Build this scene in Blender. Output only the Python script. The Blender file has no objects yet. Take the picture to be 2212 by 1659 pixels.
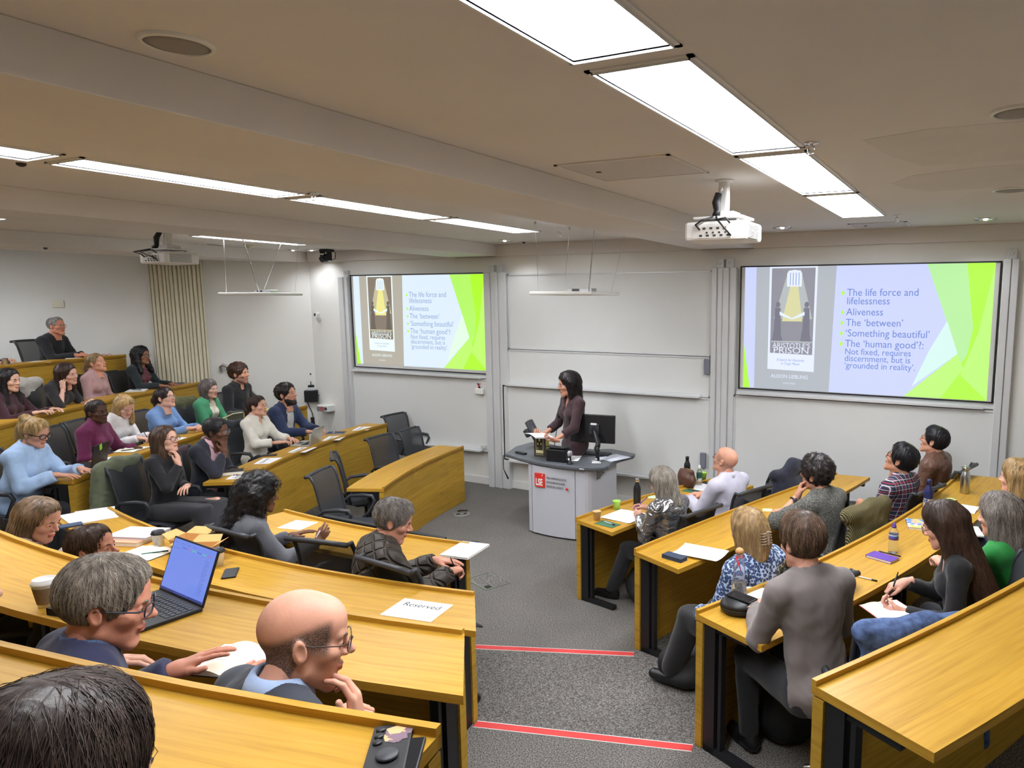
import bpy, bmesh, math, random
import numpy as np
from mathutils import Matrix, Vector

sc = bpy.context.scene
COL = sc.collection

# ------------------------------------------------------------ camera
FPX, YAW, PITCH, ROLL, PX, PY = 1521.60, 0.449963, 0.132998, -0.003414, 1405.65, 857.27
CAM = Vector((0, 0, 2.615))
_F = Vector((-math.sin(YAW)*math.cos(PITCH), math.cos(YAW)*math.cos(PITCH), -math.sin(PITCH)))
_R = Vector((math.cos(YAW), math.sin(YAW), 0))
_D = _F.cross(_R)
_R2 = _R*math.cos(ROLL) + _D*math.sin(ROLL)
_D2 = _D*math.cos(ROLL) - _R*math.sin(ROLL)
cd = bpy.data.cameras.new('camera')
cam = bpy.data.objects.new('camera', cd); COL.objects.link(cam)
cd.sensor_fit = 'HORIZONTAL'; cd.sensor_width = 36.0
cd.lens = FPX/2212*36.0
cd.shift_x = -(PX-1106)/2212
cd.shift_y = (PY-829.5)/2212
cd.clip_start = 0.02; cd.clip_end = 60
cam.matrix_world = Matrix(((_R2.x, -_D2.x, -_F.x, CAM.x), (_R2.y, -_D2.y, -_F.y, CAM.y),
                           (_R2.z, -_D2.z, -_F.z, CAM.z), (0, 0, 0, 1)))
sc.camera = cam

# ------------------------------------------------------------ world, exposure
w = bpy.data.worlds.new('world'); sc.world = w; w.use_nodes = True
w.node_tree.nodes['Background'].inputs[0].default_value = (0.9, 0.95, 1.0, 1)
w.node_tree.nodes['Background'].inputs[1].default_value = 0.0
sc.view_settings.view_transform = 'Standard'
sc.view_settings.look = 'None'
sc.view_settings.gamma = 1.0
sc.view_settings.use_curve_mapping = False
sc.view_settings.exposure = 0.0
sc.cycles.use_denoising = True
sc.cycles.max_bounces = 8
sc.cycles.diffuse_bounces = 5
sc.cycles.sample_clamp_indirect = 6.0
PANEL_EMIT = 34.0        # ceiling light panels
SCREEN_EMIT = 1.0       # projected slides
SPOT_W = 14.0           # recessed spot lamps over the boards
# ------------------------------------------------------------ materials
def s2l(c):
    return tuple(((x/255)/12.92 if x/255 <= 0.04045 else ((x/255+0.055)/1.055)**2.4) for x in c)
_mats = {}
def mat(name, rgb=(128,128,128), rough=0.6, metal=0.0, spec=0.5, bump=0.0, bscale=80.0, var=0.0, vscale=8.0,
        emit=0.0, alpha=1.0, trans=0.0, stretch=None, coat=0.0, sheen=0.0, lin=None, ior=1.45):
    """procedural principled material: noise colour variation + noise bump"""
    if name in _mats: return _mats[name]
    m = bpy.data.materials.new(name); m.use_nodes = True; _mats[name] = m
    nt = m.node_tree; N = nt.nodes; L = nt.links
    b = N['Principled BSDF']
    c = lin if lin else s2l(rgb)
    b.inputs['Base Color'].default_value = (*c, 1)
    b.inputs['Roughness'].default_value = rough
    b.inputs['Metallic'].default_value = metal
    b.inputs['Specular IOR Level'].default_value = spec
    b.inputs['IOR'].default_value = ior
    b.inputs['Transmission Weight'].default_value = trans
    b.inputs['Alpha'].default_value = alpha
    b.inputs['Coat Weight'].default_value = coat
    b.inputs['Sheen Weight'].default_value = sheen
    if emit:
        b.inputs['Emission Color'].default_value = (*c, 1); b.inputs['Emission Strength'].default_value = emit
    if bump or var:
        tc = N.new('ShaderNodeTexCoord'); mp = N.new('ShaderNodeMapping')
        L.new(tc.outputs['Object'], mp.inputs[0])
        if stretch: mp.inputs['Scale'].default_value = stretch
    if var:
        n = N.new('ShaderNodeTexNoise'); n.inputs['Scale'].default_value = vscale; n.inputs['Detail'].default_value = 4
        L.new(mp.outputs[0], n.inputs[0])
        r = N.new('ShaderNodeValToRGB'); r.color_ramp.elements[0].position = 0.3; r.color_ramp.elements[1].position = 0.7
        r.color_ramp.elements[0].color = (*[x*(1-var) for x in c], 1)
        r.color_ramp.elements[1].color = (*[min(1, x*(1+var)) for x in c], 1)
        L.new(n.outputs[0], r.inputs[0]); L.new(r.outputs[0], b.inputs['Base Color'])
    if bump:
        n = N.new('ShaderNodeTexNoise'); n.inputs['Scale'].default_value = bscale; n.inputs['Detail'].default_value = 3
        L.new(mp.outputs[0], n.inputs[0])
        bp = N.new('ShaderNodeBump'); bp.inputs['Strength'].default_value = bump; bp.inputs['Distance'].default_value = 0.01
        L.new(n.outputs[0], bp.inputs['Height']); L.new(bp.outputs[0], b.inputs['Normal'])
    return m

def nodes_of(m):
    return m.node_tree.nodes, m.node_tree.links, m.node_tree.nodes['Principled BSDF']
def ramp(N, stops, interp='LINEAR'):
    r = N.new('ShaderNodeValToRGB'); r.color_ramp.interpolation = interp
    e = r.color_ramp.elements
    while len(e) < len(stops): e.new(0.5)
    for k, (p, c) in enumerate(stops):
        e[k].position = p; e[k].color = (*c, 1)
    return r
def objcoord(N, L, scale=(1, 1, 1), rot=(0, 0, 0), kind='Object'):
    tc = N.new('ShaderNodeTexCoord'); mp = N.new('ShaderNodeMapping')
    mp.inputs['Scale'].default_value = scale; mp.inputs['Rotation'].default_value = rot
    L.new(tc.outputs[kind], mp.inputs[0]); return mp.outputs[0]

# ------------------------------------------------------------ mesh building
class MB:
    """collects boxes, tubes, prisms... and builds them as ONE mesh object"""
    def __init__(s): s.v = []; s.f = []; s.m = []; s.sm = []; s.cur = 0; s.smooth = False
    def add(s, V, F, smooth=None):
        o = len(s.v); s.v.extend([tuple(map(float, p)) for p in V])
        for f in F:
            s.f.append([int(i)+o for i in f]); s.m.append(s.cur); s.sm.append(s.smooth if smooth is None else smooth)
        return s
    def box(s, c, d, M=None, bev=0.0):
        x, y, z = d[0]/2, d[1]/2, d[2]/2
        if bev <= 0:
            V = [(-x,-y,-z),(x,-y,-z),(x,y,-z),(-x,y,-z),(-x,-y,z),(x,-y,z),(x,y,z),(-x,y,z)]
            F = [(0,3,2,1),(4,5,6,7),(0,1,5,4),(1,2,6,5),(2,3,7,6),(3,0,4,7)]
        else:
            bm = bmesh.new(); bmesh.ops.create_cube(bm, size=1.0)
            for q in bm.verts: q.co = Vector((q.co.x*d[0], q.co.y*d[1], q.co.z*d[2]))
            bmesh.ops.bevel(bm, geom=bm.edges[:], offset=min(bev, 0.49*min(d)), segments=2, profile=0.5, affect='EDGES')
            bm.verts.index_update()
            V = [tuple(q.co) for q in bm.verts]; F = [[q.index for q in f.verts] for f in bm.faces]; bm.free()
        out = []
        for p in V:
            q = Vector(p)
            if M is not None: q = M @ q
            out.append((q.x+c[0], q.y+c[1], q.z+c[2]))
        return s.add(out, F)
    def prism(s, poly, z0, z1, M=None):
        """vertical extrusion of an xy polygon (counter-clockwise)"""
        n = len(poly)
        V = [(p[0], p[1], z0) for p in poly]+[(p[0], p[1], z1) for p in poly]
        F = [list(range(n))[::-1], list(range(n, 2*n))]+[[i, (i+1) % n, n+(i+1) % n, n+i] for i in range(n)]
        if M is not None: V = [tuple(M @ Vector(p)) for p in V]
        return s.add(V, F)
    def tube(s, pts, r, n=8, closed=False, caps=True):
        P = [Vector(p) for p in pts]; m = len(P)
        R = r if isinstance(r, (list, tuple)) else [r]*m
        V = []; up = None
        for i, p in enumerate(P):
            if closed: t = (P[(i+1) % m]-P[i-1])
            else: t = P[min(i+1, m-1)]-P[max(i-1, 0)]
            if t.length < 1e-9: t = Vector((0, 0, 1))
            t.normalize()
            if up is None:
                up = Vector((0, 0, 1)) if abs(t.z) < 0.9 else Vector((1, 0, 0))
            a = up - t*up.dot(t)
            if a.length < 1e-6: a = t.orthogonal()
            a.normalize(); up = a; b = t.cross(a)
            for k in range(n):
                an = 2*math.pi*k/n; q = p+(a*math.cos(an)+b*math.sin(an))*R[i]
                V.append(tuple(q))
        F = []
        for i in range(m if closed else m-1):
            j = (i+1) % m
            for k in range(n):
                l = (k+1) % n; F.append((i*n+k, i*n+l, j*n+l, j*n+k))
        if caps and not closed:
            F.append(list(range(n))[::-1]); F.append([(m-1)*n+k for k in range(n)])
        return s.add(V, F, True)
    def lathe(s, prof, c=(0, 0, 0), n=24, M=None, cap=True):
        """profile [(r,z)...] turned round z"""
        V = []; F = []
        for r, z in prof:
            for k in range(n):
                a = 2*math.pi*k/n; V.append(Vector((r*math.cos(a), r*math.sin(a), z)))
        m = len(prof)
        for i in range(m-1):
            for k in range(n):
                l = (k+1) % n; F.append((i*n+k, i*n+l, (i+1)*n+l, (i+1)*n+k))
        if cap:
            if prof[0][0] > 1e-5: F.append(list(range(n))[::-1])
            if prof[-1][0] > 1e-5: F.append([(m-1)*n+k for k in range(n)])
        if M is not None: V = [M @ q for q in V]
        return s.add([(q.x+c[0], q.y+c[1], q.z+c[2]) for q in V], F, True)
    def ball(s, c, r, n=12, M=None):
        r = r if isinstance(r, (tuple, list)) else (r, r, r)
        V = []; F = []; m = n//2
        for i in range(m+1):
            th = math.pi*i/m
            for k in range(n):
                a = 2*math.pi*k/n
                q = Vector((r[0]*math.sin(th)*math.cos(a), r[1]*math.sin(th)*math.sin(a), -r[2]*math.cos(th)))
                if M is not None: q = M @ q
                V.append((q.x+c[0], q.y+c[1], q.z+c[2]))
        for i in range(m):
            for k in range(n):
                l = (k+1) % n; F.append((i*n+k, i*n+l, (i+1)*n+l, (i+1)*n+k))
        return s.add(V, F, True)
    def quad(s, a, b, c, d): return s.add([a, b, c, d], [(0, 1, 2, 3)])
    def grid(s, rows, smooth=True, closed=False):
        """rows of points -> surface"""
        n = len(rows[0]); V = [p for r in rows for p in r]; F = []
        for i in range(len(rows)-1):
            for k in range(n if closed else n-1):
                l = (k+1) % n; F.append((i*n+k, i*n+l, (i+1)*n+l, (i+1)*n+k))
        return s.add(V, F, smooth)
    def build(s, name, mats, parent=None, M=None, merge=False):
        me = bpy.data.meshes.new(name)
        V = s.v
        if M is not None: V = [tuple(M @ Vector(p)) for p in V]
        me.from_pydata(V, [], s.f)
        mats = mats if isinstance(mats, (list, tuple)) else [mats]
        for m in mats: me.materials.append(m)
        if s.f:
            me.polygons.foreach_set('material_index', s.m)
            me.polygons.foreach_set('use_smooth', s.sm)
        if merge:
            bm = bmesh.new(); bm.from_mesh(me); bmesh.ops.remove_doubles(bm, verts=bm.verts, dist=1e-5)
            bmesh.ops.recalc_face_normals(bm, faces=bm.faces); bm.to_mesh(me); bm.free()
        me.update()
        o = bpy.data.objects.new(name, me); COL.objects.link(o)
        if parent is not None: o.parent = parent
        return o

def np_obj(name, V, F, mats, parent=None, midx=None, smooth=True):
    """V (n,3) array, F (m,4) or (m,3) int array"""
    me = bpy.data.meshes.new(name); V = np.asarray(V, np.float32); F = np.asarray(F, np.int32)
    k = F.shape[1]
    me.vertices.add(len(V)); me.vertices.foreach_set('co', V.ravel())
    me.loops.add(F.size); me.loops.foreach_set('vertex_index', F.ravel())
    me.polygons.add(len(F)); me.polygons.foreach_set('loop_start', np.arange(0, F.size, k, dtype=np.int32))
    me.polygons.foreach_set('use_smooth', np.full(len(F), smooth))
    mats = mats if isinstance(mats, (list, tuple)) else [mats]
    for m in mats: me.materials.append(m)
    if midx is not None: me.polygons.foreach_set('material_index', np.asarray(midx, np.int32))
    me.update(calc_edges=True); me.validate()
    o = bpy.data.objects.new(name, me); COL.objects.link(o)
    if parent is not None: o.parent = parent
    return o

def thing(name, label, cat, loc=(0, 0, 0), rz=0.0, group=None):
    o = bpy.data.objects.new(name, None); COL.objects.link(o); o.empty_display_size = 0.1
    o.location = loc; o.rotation_euler = (0, 0, rz); o['label'] = label; o['category'] = cat
    if group: o['group'] = group
    return o
def tag(o, label, cat, group=None, kind=None):
    o['label'] = label; o['category'] = cat
    if group: o['group'] = group
    if kind: o['kind'] = kind
    return o
def struct(o, label=None, cat=None):
    o['kind'] = 'structure'
    if label: o['label'] = label
    if cat: o['category'] = cat
    return o
def place(o, loc, rz=0.0):
    o.location = loc; o.rotation_euler = (0, 0, rz); return o
def dup(root, loc, rz, label, group=None):
    r = root.copy(); COL.objects.link(r); r.location = loc; r.rotation_euler = (0, 0, rz); r['label'] = label
    if group: r['group'] = group
    for ch in list(root.children):
        c = ch.copy(); COL.objects.link(c); c.parent = r
        for g in list(ch.children):
            d = g.copy(); COL.objects.link(d); d.parent = c
    return r
def RZ(a): return Matrix.Rotation(a, 4, 'Z')
def RX(a): return Matrix.Rotation(a, 4, 'X')
def RY(a): return Matrix.Rotation(a, 4, 'Y')
def T(x, y, z): return Matrix.Translation((x, y, z))

def text_mesh(txt, size, M, mb, align='LEFT', slant=0.0, wx=1.0, bold=0.0, ext=0.0006, sp=1.0):
    """adds lettering to a mesh builder; text lies in local xy, transformed by M"""
    cu = bpy.data.curves.new('text', 'FONT'); cu.body = txt; cu.size = size; cu.align_x = align
    cu.shear = slant; cu.offset = bold; cu.extrude = ext; cu.resolution_u = 3; cu.space_character = sp
    o = bpy.data.objects.new('text', cu); COL.objects.link(o)
    dg = bpy.context.evaluated_depsgraph_get()
    me = bpy.data.meshes.new_from_object(o.evaluated_get(dg))
    V = [M @ Vector((q.co.x*wx, q.co.y, q.co.z)) for q in me.vertices]
    mb.add(V, [list(p.vertices) for p in me.polygons], False)
    bpy.data.objects.remove(o); bpy.data.curves.remove(cu); bpy.data.meshes.remove(me)
    return mb
# ------------------------------------------------------------ the setting
H = 3.395; LIPZ = 3.235; YW = 7.93; YB = 7.875
M_ceil = mat('ceiling_paint', lin=(0.72, 0.69, 0.665), rough=0.9, var=0.03, vscale=1.2, bump=0.02, bscale=60)
M_wall = mat('wall_paint', lin=(0.78, 0.775, 0.74), rough=0.85, bump=0.03, bscale=90, var=0.015, vscale=2)
M_white = mat('white_gloss_paint', lin=(0.78, 0.78, 0.76), rough=0.45, bump=0.01)
M_board = mat('whiteboard_enamel', lin=(0.70, 0.71, 0.70), rough=0.22, spec=0.4, var=0.02, vscale=1.5)
M_frame = mat('board_aluminium', lin=(0.66, 0.67, 0.68), rough=0.4, metal=0.15, bump=0.01, bscale=30)
M_black = mat('black_plastic', rgb=(24, 24, 27), rough=0.45, bump=0.02, bscale=300)
M_dkgrey = mat('dark_grey_plastic', rgb=(52, 54, 58), rough=0.5, bump=0.03, bscale=250)
M_steel = mat('brushed_steel', rgb=(190, 190, 190), rough=0.28, metal=1.0, bump=0.01, bscale=200)
M_chrome = mat('chrome', rgb=(215, 215, 218), rough=0.12, metal=1.0, bump=0.002)
M_red = mat('red_nosing_tape', rgb=(205, 62, 60), rough=0.7, bump=0.05, bscale=200, var=0.08, vscale=6)
M_cream = mat('cream_plastic', rgb=(225, 220, 200), rough=0.5, bump=0.01)
M_wplas = mat('white_plastic', rgb=(232, 232, 228), rough=0.4, bump=0.01)
M_paper = mat('paper', rgb=(242, 242, 245), rough=0.9, bump=0.02, bscale=50)
M_ink = mat('black_ink', rgb=(28, 28, 32), rough=0.8, bump=0.01)

def carpet():
    m = bpy.data.materials.new('carpet'); m.use_nodes = True; N, L, b = nodes_of(m)
    co = objcoord(N, L)
    n = N.new('ShaderNodeTexNoise'); n.inputs['Scale'].default_value = 130; n.inputs['Detail'].default_value = 3
    L.new(co, n.inputs[0])
    r = ramp(N, [(0.34, (0.06, 0.057, 0.054)), (0.5, (0.155, 0.145, 0.135)), (0.66, (0.30, 0.285, 0.265))]); L.new(n.outputs[0], r.inputs[0])
    n2 = N.new('ShaderNodeTexNoise'); n2.inputs['Scale'].default_value = 2.2; L.new(co, n2.inputs[0])
    mx = N.new('ShaderNodeMixRGB'); mx.blend_type = 'MULTIPLY'; mx.inputs[0].default_value = 0.5
    r2 = ramp(N, [(0.3, (0.75, 0.75, 0.75)), (0.7, (1, 1, 1))]); L.new(n2.outputs[0], r2.inputs[0])
    L.new(r.outputs[0], mx.inputs[1]); L.new(r2.outputs[0], mx.inputs[2]); L.new(mx.outputs[0], b.inputs['Base Color'])
    bp = N.new('ShaderNodeBump'); bp.inputs['Strength'].default_value = 0.6; bp.inputs['Distance'].default_value = 0.01
    L.new(n.outputs[0], bp.inputs['Height']); L.new(bp.outputs[0], b.inputs['Normal'])
    b.inputs['Roughness'].default_value = 0.95; b.inputs['Specular IOR Level'].default_value = 0.1
    return m
M_carpet = carpet()

def arc(a, b, sag, n=14, t0=0.0, t1=1.0):
    """points from a to b bowed sideways by sag (parabola)"""
    ax, ay = a; bx, by = b; l = math.hypot(bx-ax, by-ay); tx, ty = (bx-ax)/l, (by-ay)/l
    out = []
    for k in range(n+1):
        u = t0+(t1-t0)*k/n; s = sag*4*u*(1-u)
        out.append((ax+tx*l*u-ty*s, ay+ty*l*u+tx*s))
    return out

# front edges of the desk rows (plan, metres); tier edges run along them
LIP = {
 'R1': arc((-3.19, 5.10), (-2.60, 6.97), 0.06), 'R2': arc((-2.18, 4.25), (-1.36, 7.17), 0.035),
 'R3': arc((-1.29, 3.21), (-0.21, 7.07), -0.149), 'R4': arc((-0.47, 2.21), (1.00, 5.60), -0.10),
 'N1': arc((-5.22, 3.81), (-3.30, 3.84), -0.059), 'N2': arc((-6.01, 2.92), (-2.46, 2.89), -0.184),
 'N3': arc((-6.10, 1.98), (-1.75, 1.99), -0.23), 'N4': arc((-5.40, 0.85), (-0.99, 1.045), -0.20),
 'L1': arc((-5.47, 5.10), (-6.14, 7.09), 0.087), 'L2': arc((-6.47, 4.28), (-7.69, 7.28), 0.185),
 'L3': arc((-7.25, 3.26), (-9.32, 7.28), 0.186), 'L4': arc((-8.85, 3.41), (-10.86, 6.65), 0.099, 14, -0.35, 1.0),
 'L5': arc((-9.6, 2.4), (-11.41, 5.94), 0.16)}
ZT = {'R1': 0.73, 'R2': 0.88, 'R3': 1.03, 'R4': 1.36, 'N1': 0.88, 'N2': 1.03, 'N3': 1.36, 'N4': 1.72,
      'L1': 0.73, 'L2': 0.88, 'L3': 1.03, 'L4': 1.37, 'L5': 1.82}
LEVEL = {k: z-0.73 for k, z in ZT.items()}

# walls: front, diagonal left wall (45 degrees), side and back walls out of view
def wall_panel(name, x0, y0, x1, y1, z0=-0.05, z1=H, t=0.12, m=M_wall):
    d = Vector((x1-x0, y1-y0, 0)); l = d.length; d.normalize(); n = Vector((d.y, -d.x, 0))*-1
    mb = MB(); a = Vector((x0, y0, 0)); b = Vector((x1, y1, 0))
    mb.prism([tuple(a)[:2], tuple(b)[:2], tuple(b-n*t)[:2], tuple(a-n*t)[:2]][::-1], z0, z1)
    o = mb.build(name, m, merge=True); return struct(o, None)
CX = -9.87   # corner of front wall and diagonal wall
struct(wall_panel('wall_front', 1.05, YW, CX-0.06, YW))
struct(wall_panel('wall_left', CX, YW+0.05, -13.9, YW+0.05-(13.9+CX)))
struct(wall_panel('wall_side', -13.9, 4.2, -13.9, -2.6))
struct(wall_panel('wall_back', -14.0, -2.5, 2.3, -2.5))
struct(wall_panel('wall_right', 2.2, -2.6, 2.2, 6.9))
struct(wall_panel('wall_corner', 2.25, 6.75, 1.0, YW+0.05))

# ceiling slab with recesses cut for the light panels: built as strips round the openings
PANELS = []   # (x0,x1,y0,y1)
XR0, XR1 = -1.285, -0.922; XL0, XL1 = -4.895, -4.555; XS0, XS1 = -8.71, -8.37
YS = [(0.63, 2.07), (2.185, 3.63), (3.735, 5.145), (5.255, 6.645)]
for (a, b) in YS: PANELS.append((XR0, XR1, a, b))
for (a, b) in [(0.70, 2.145), (2.25, 3.655), (3.775, 5.165), (5.26, 6.595)]: PANELS.append((XL0, XL1, a, b))
for (a, b) in [(2.05, 3.52), (5.36, 6.80)]: PANELS.append((XS0, XS1, a, b))
for (a, b) in [(0.6, 2.05), (2.2, 3.65)]: PANELS.append((-12.3, -11.96, a, b))  # unseen extra panels, added to brighten the back left wall
xs = sorted({-14.1, 2.4} | {v for p in PANELS for v in p[:2]}); mb = MB()
for i in range(len(xs)-1):
    xa, xb = xs[i], xs[i+1]
    holes = sorted([(p[2], p[3]) for p in PANELS if abs(p[0]-xa) < 1e-6 and abs(p[1]-xb) < 1e-6])
    y = -2.7
    for (h0, h1) in holes+[(YW+0.15, None)]:
        mb.box(((xa+xb)/2, (y+h0)/2, H+0.03), (xb-xa, h0-y, 0.06)); y = h1
mb.box((-5.85, 2.7, H+0.11), (16.6, 11, 0.02))
ceil = struct(mb.build('ceiling', M_ceil))
# repainted patches on the ceiling, slightly greyer paint with ragged outlines
M_patch = mat('ceiling_repaint', lin=(0.66, 0.63, 0.60), rough=0.9, var=0.03, vscale=3)
for k, poly in enumerate([[(-0.62, 3.62), (-0.55, 4.05), (-0.42, 4.42), (0.15, 4.46), (0.9, 4.5), (0.9, 3.75), (0.2, 3.55), (-0.3, 3.52)],
                          [(-0.66, 4.98), (-0.5, 4.72), (-0.1, 4.6), (0.9, 4.62), (0.9, 5.5), (0.1, 5.42), (-0.45, 5.45), (-0.6, 5.2)]]):
    mb = MB(); mb.prism(poly, H-0.0015, H+0.002); struct(mb.build('trim_%d' % (20+k), M_patch))
# downstand beams and wall bulkheads
def beam(name, x0, x1, y0, y1):
    mb = MB(); mb.box(((x0+x1)/2, (y0+y1)/2, (LIPZ+H)/2), (x1-x0, y1-y0, H-LIPZ), bev=0.004); return struct(mb.build(name, M_ceil))
beam('ceiling', -3.17, -2.50, -2.55, YW); beam('ceiling', -6.90, -6.15, -2.55, YW); beam('ceiling', -10.95, -9.92, -2.55, YW)
mb = MB(); mb.box(((1.2+CX)/2, 7.905, (LIPZ+H)/2), (1.2-CX, 0.07, H-LIPZ), bev=0.003); struct(mb.build('ceiling', M_ceil))

# light panels: frame rim, recessed diffuser
M_emit = bpy.data.materials.new('light_diffuser'); M_emit.use_nodes = True
_N, _L, _b = nodes_of(M_emit)
_b.inputs['Base Color'].default_value = (0.8, 0.8, 0.8, 1)
_b.inputs['Emission Color'].default_value = (0.93, 0.955, 1.0, 1); _b.inputs['Emission Strength'].default_value = PANEL_EMIT
M_rim = mat('light_panel_rim', lin=(0.75, 0.74, 0.72), rough=0.4, bump=0.01)
names = {}
def row_word(i): return ['nearest the viewer', 'second from the viewer', 'third from the viewer', 'farthest from the viewer'][i]
for k, (x0, x1, y0, y1) in enumerate(PANELS):
    strip = 0 if k < 4 else (1 if k < 8 else 2)
    if strip == 0: lab = 'long ceiling light panel in the right hand strip, ' + row_word(k)
    elif strip == 1: lab = 'long ceiling light panel in the middle strip, ' + row_word(k-4)
    elif k > 9: lab = 'added unseen ceiling light panel beyond the far left beam, ' + ('nearer one', 'farther one')[k-10]
    else: lab = 'ceiling light panel seen edge on behind the middle beam, ' + ('near the left picture edge' if k == 8 else 'above the hanging tile at left')
    t = thing('ceiling_light_panel', lab, 'ceiling light', ((x0+x1)/2, (y0+y1)/2, H), 0, 'recessed ceiling light panels')
    wx, wy = x1-x0, y1-y0
    mb = MB()
    for sx in (-1, 1):
        mb.box((sx*(wx/2-0.002), 0, 0.012), (0.004, wy, 0.05)); mb.box((sx*(wx/2+0.007), 0, -0.003), (0.022, wy+0.036, 0.006))
    for sy in (-1, 1):
        mb.box((0, sy*(wy/2-0.002), 0.012), (wx, 0.004, 0.05)); mb.box((0, sy*(wy/2+0.007), -0.003), (wx+0.036, 0.022, 0.006))
    mb.build('frame', M_rim, t)
    mb = MB(); mb.box((0, 0, 0.030), (wx-0.008, wy-0.008, 0.008)); mb.build('diffuser', M_emit, t)

# ------------------------------------------------------------ floor tiers
def tier(name, edge, z0, z1, outer, m=M_carpet):
    """slab between a front edge polyline and the outer boundary"""
    bm = bmesh.new(); pts = list(edge)+list(outer)
    vs = [bm.verts.new((p[0], p[1], z1)) for p in pts]
    f = bm.faces.new(vs); bmesh.ops.triangulate(bm, faces=[f], ngon_method='EAR_CLIP')
    top = [g for g in bm.faces]
    low = [bm.verts.new((p[0], p[1], z0)) for p in edge]
    for i in range(len(edge)-1): bm.faces.new((vs[i], low[i], low[i+1], vs[i+1]))
    bmesh.ops.recalc_face_normals(bm, faces=bm.faces)
    me = bpy.data.meshes.new(name); bm.to_mesh(me); bm.free(); me.materials.append(m)
    o = bpy.data.objects.new(name, me); COL.objects.link(o); return struct(o)
def outer(xr, xl): return [(xr, YW+0.02), (2.25, YW+0.02), (2.25, -2.55), (-14.0, -2.55), (-14.0, YW+0.02)]
mb = MB(); mb.box((-5.85, 2.7, -0.05), (16.6, 10.7, 0.10)); struct(mb.build('floor', M_carpet))
R_ = lambda p: p[::-1]
e1 = [(-7.9, YW)]+R_(LIP['L2'])+LIP['N1'][:]+[(-3.22, 3.79), (-2.18, 4.20)]+LIP['R2']+[(-1.15, YW)]
e2 = [(-9.75, YW-0.1)]+R_(LIP['L3'])+LIP['N2'][:]+LIP['R3']+[(0.0, YW)]
e3 = R_(LIP['L4'])+[(-6.6, 1.85)]+LIP['N3'][:]+LIP['R4']+[(2.2, 7.0)]
e4 = [(-8.1, -0.4)]+LIP['N4']+[(0.2, 1.25), (2.2, 3.6)]
e5 = R_(LIP['L5'])+[(-9.0, -0.5)]
tier('floor', e1, 0.0, 0.15, outer(0, 0)); tier('floor', e2, 0.15, 0.30, outer(0, 0))
tier('floor', e3, 0.30, 0.63, [(2.2, -2.5), (-13.9, -2.5), (-13.9, 3.9)])
tier('floor', e4, 0.63, 0.99, [(2.2, -2.5), (-8.1, -2.5)])
tier('floor', e5, 0.63, 1.09, [(-9.0, -2.5), (-13.9, -2.5), (-13.9, 3.6)])
# aisle half step
tier('floor', [(-1.9, 2.35), (-0.62, 2.62)], 0.30, 0.46, [(-0.3, 2.1), (-1.7, 1.9)])
# red nosing strips across the aisle
def nosing(k, a, b, z, wdt=0.05):
    d = Vector((b[0]-a[0], b[1]-a[1], 0)).normalized(); n = Vector((d.y, -d.x, 0))
    mb = MB(); A, B = Vector((*a, 0)), Vector((*b, 0))
    mb.prism([tuple(A)[:2], tuple(A+n*wdt)[:2], tuple(B+n*wdt)[:2], tuple(B)[:2]], z-0.001, z+0.004)
    mb.cur = 1
    mb.prism([tuple(A-n*0.006)[:2], tuple(A)[:2], tuple(B)[:2], tuple(B-n*0.006)[:2]], z-0.012, z+0.003)
    mb.prism([tuple(A+n*wdt)[:2], tuple(A+n*(wdt+0.004))[:2], tuple(B+n*(wdt+0.004))[:2], tuple(B+n*wdt)[:2]], z-0.001, z+0.003)
    struct(mb.build('trim_%d' % k, [M_red, M_wplas], merge=True))
nosing(1, (-3.24, 3.785), (-2.15, 4.20), 0.15); nosing(2, (-2.45, 2.865), (-1.29, 3.195), 0.30)

# baseboards
mb = MB(); mb.box(((1.0+CX)/2, YW-0.008, 0.055), (1.0-CX, 0.016, 0.11), bev=0.004); struct(mb.build('baseboard_front', M_white))
# ------------------------------------------------------------ desks
def wood(name, dark, mid, light, rough=0.42, coat=0.04):
    m = bpy.data.materials.new(name); m.use_nodes = True; N, L, b = nodes_of(m)
    uv = N.new('ShaderNodeUVMap'); uv.uv_map = 'uv'
    mp = N.new('ShaderNodeMapping'); mp.inputs['Scale'].default_value = (1.2, 26, 1); L.new(uv.outputs[0], mp.inputs[0])
    n = N.new('ShaderNodeTexNoise'); n.inputs['Scale'].default_value = 2.2; n.inputs['Detail'].default_value = 6; n.inputs['Distortion'].default_value = 0.6
    L.new(mp.outputs[0], n.inputs[0])
    br = N.new('ShaderNodeTexBrick'); br.inputs['Scale'].default_value = 1.0
    br.inputs['Brick Width'].default_value = 1.7; br.inputs['Row Height'].default_value = 0.16; br.inputs['Mortar Size'].default_value = 0.0
    br.inputs['Color1'].default_value = (0.88, 0.88, 0.88, 1); br.inputs['Color2'].default_value = (1.06, 1.06, 1.06, 1)
    br.inputs['Mortar'].default_value = (0.9, 0.9, 0.9, 1)
    L.new(uv.outputs[0], br.inputs['Vector'])
    r = ramp(N, [(0.3, dark), (0.5, mid), (0.72, light)]); L.new(n.outputs[0], r.inputs[0])
    mx = N.new('ShaderNodeMixRGB'); mx.blend_type = 'MULTIPLY'; mx.inputs[0].default_value = 1.0
    L.new(r.outputs[0], mx.inputs[1]); L.new(br.outputs[0], mx.inputs[2]); L.new(mx.outputs[0], b.inputs['Base Color'])
    b.inputs['Roughness'].default_value = rough; b.inputs['Coat Weight'].default_value = coat; b.inputs['Coat Roughness'].default_value = 0.2
    b.inputs['Specular IOR Level'].default_value = 0.22
    return m
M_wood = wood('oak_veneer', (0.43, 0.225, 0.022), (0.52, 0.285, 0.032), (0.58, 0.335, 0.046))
M_woodp = wood('oak_panel', (0.38, 0.215, 0.022), (0.47, 0.275, 0.032), (0.54, 0.325, 0.044), rough=0.5, coat=0.0)

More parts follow.
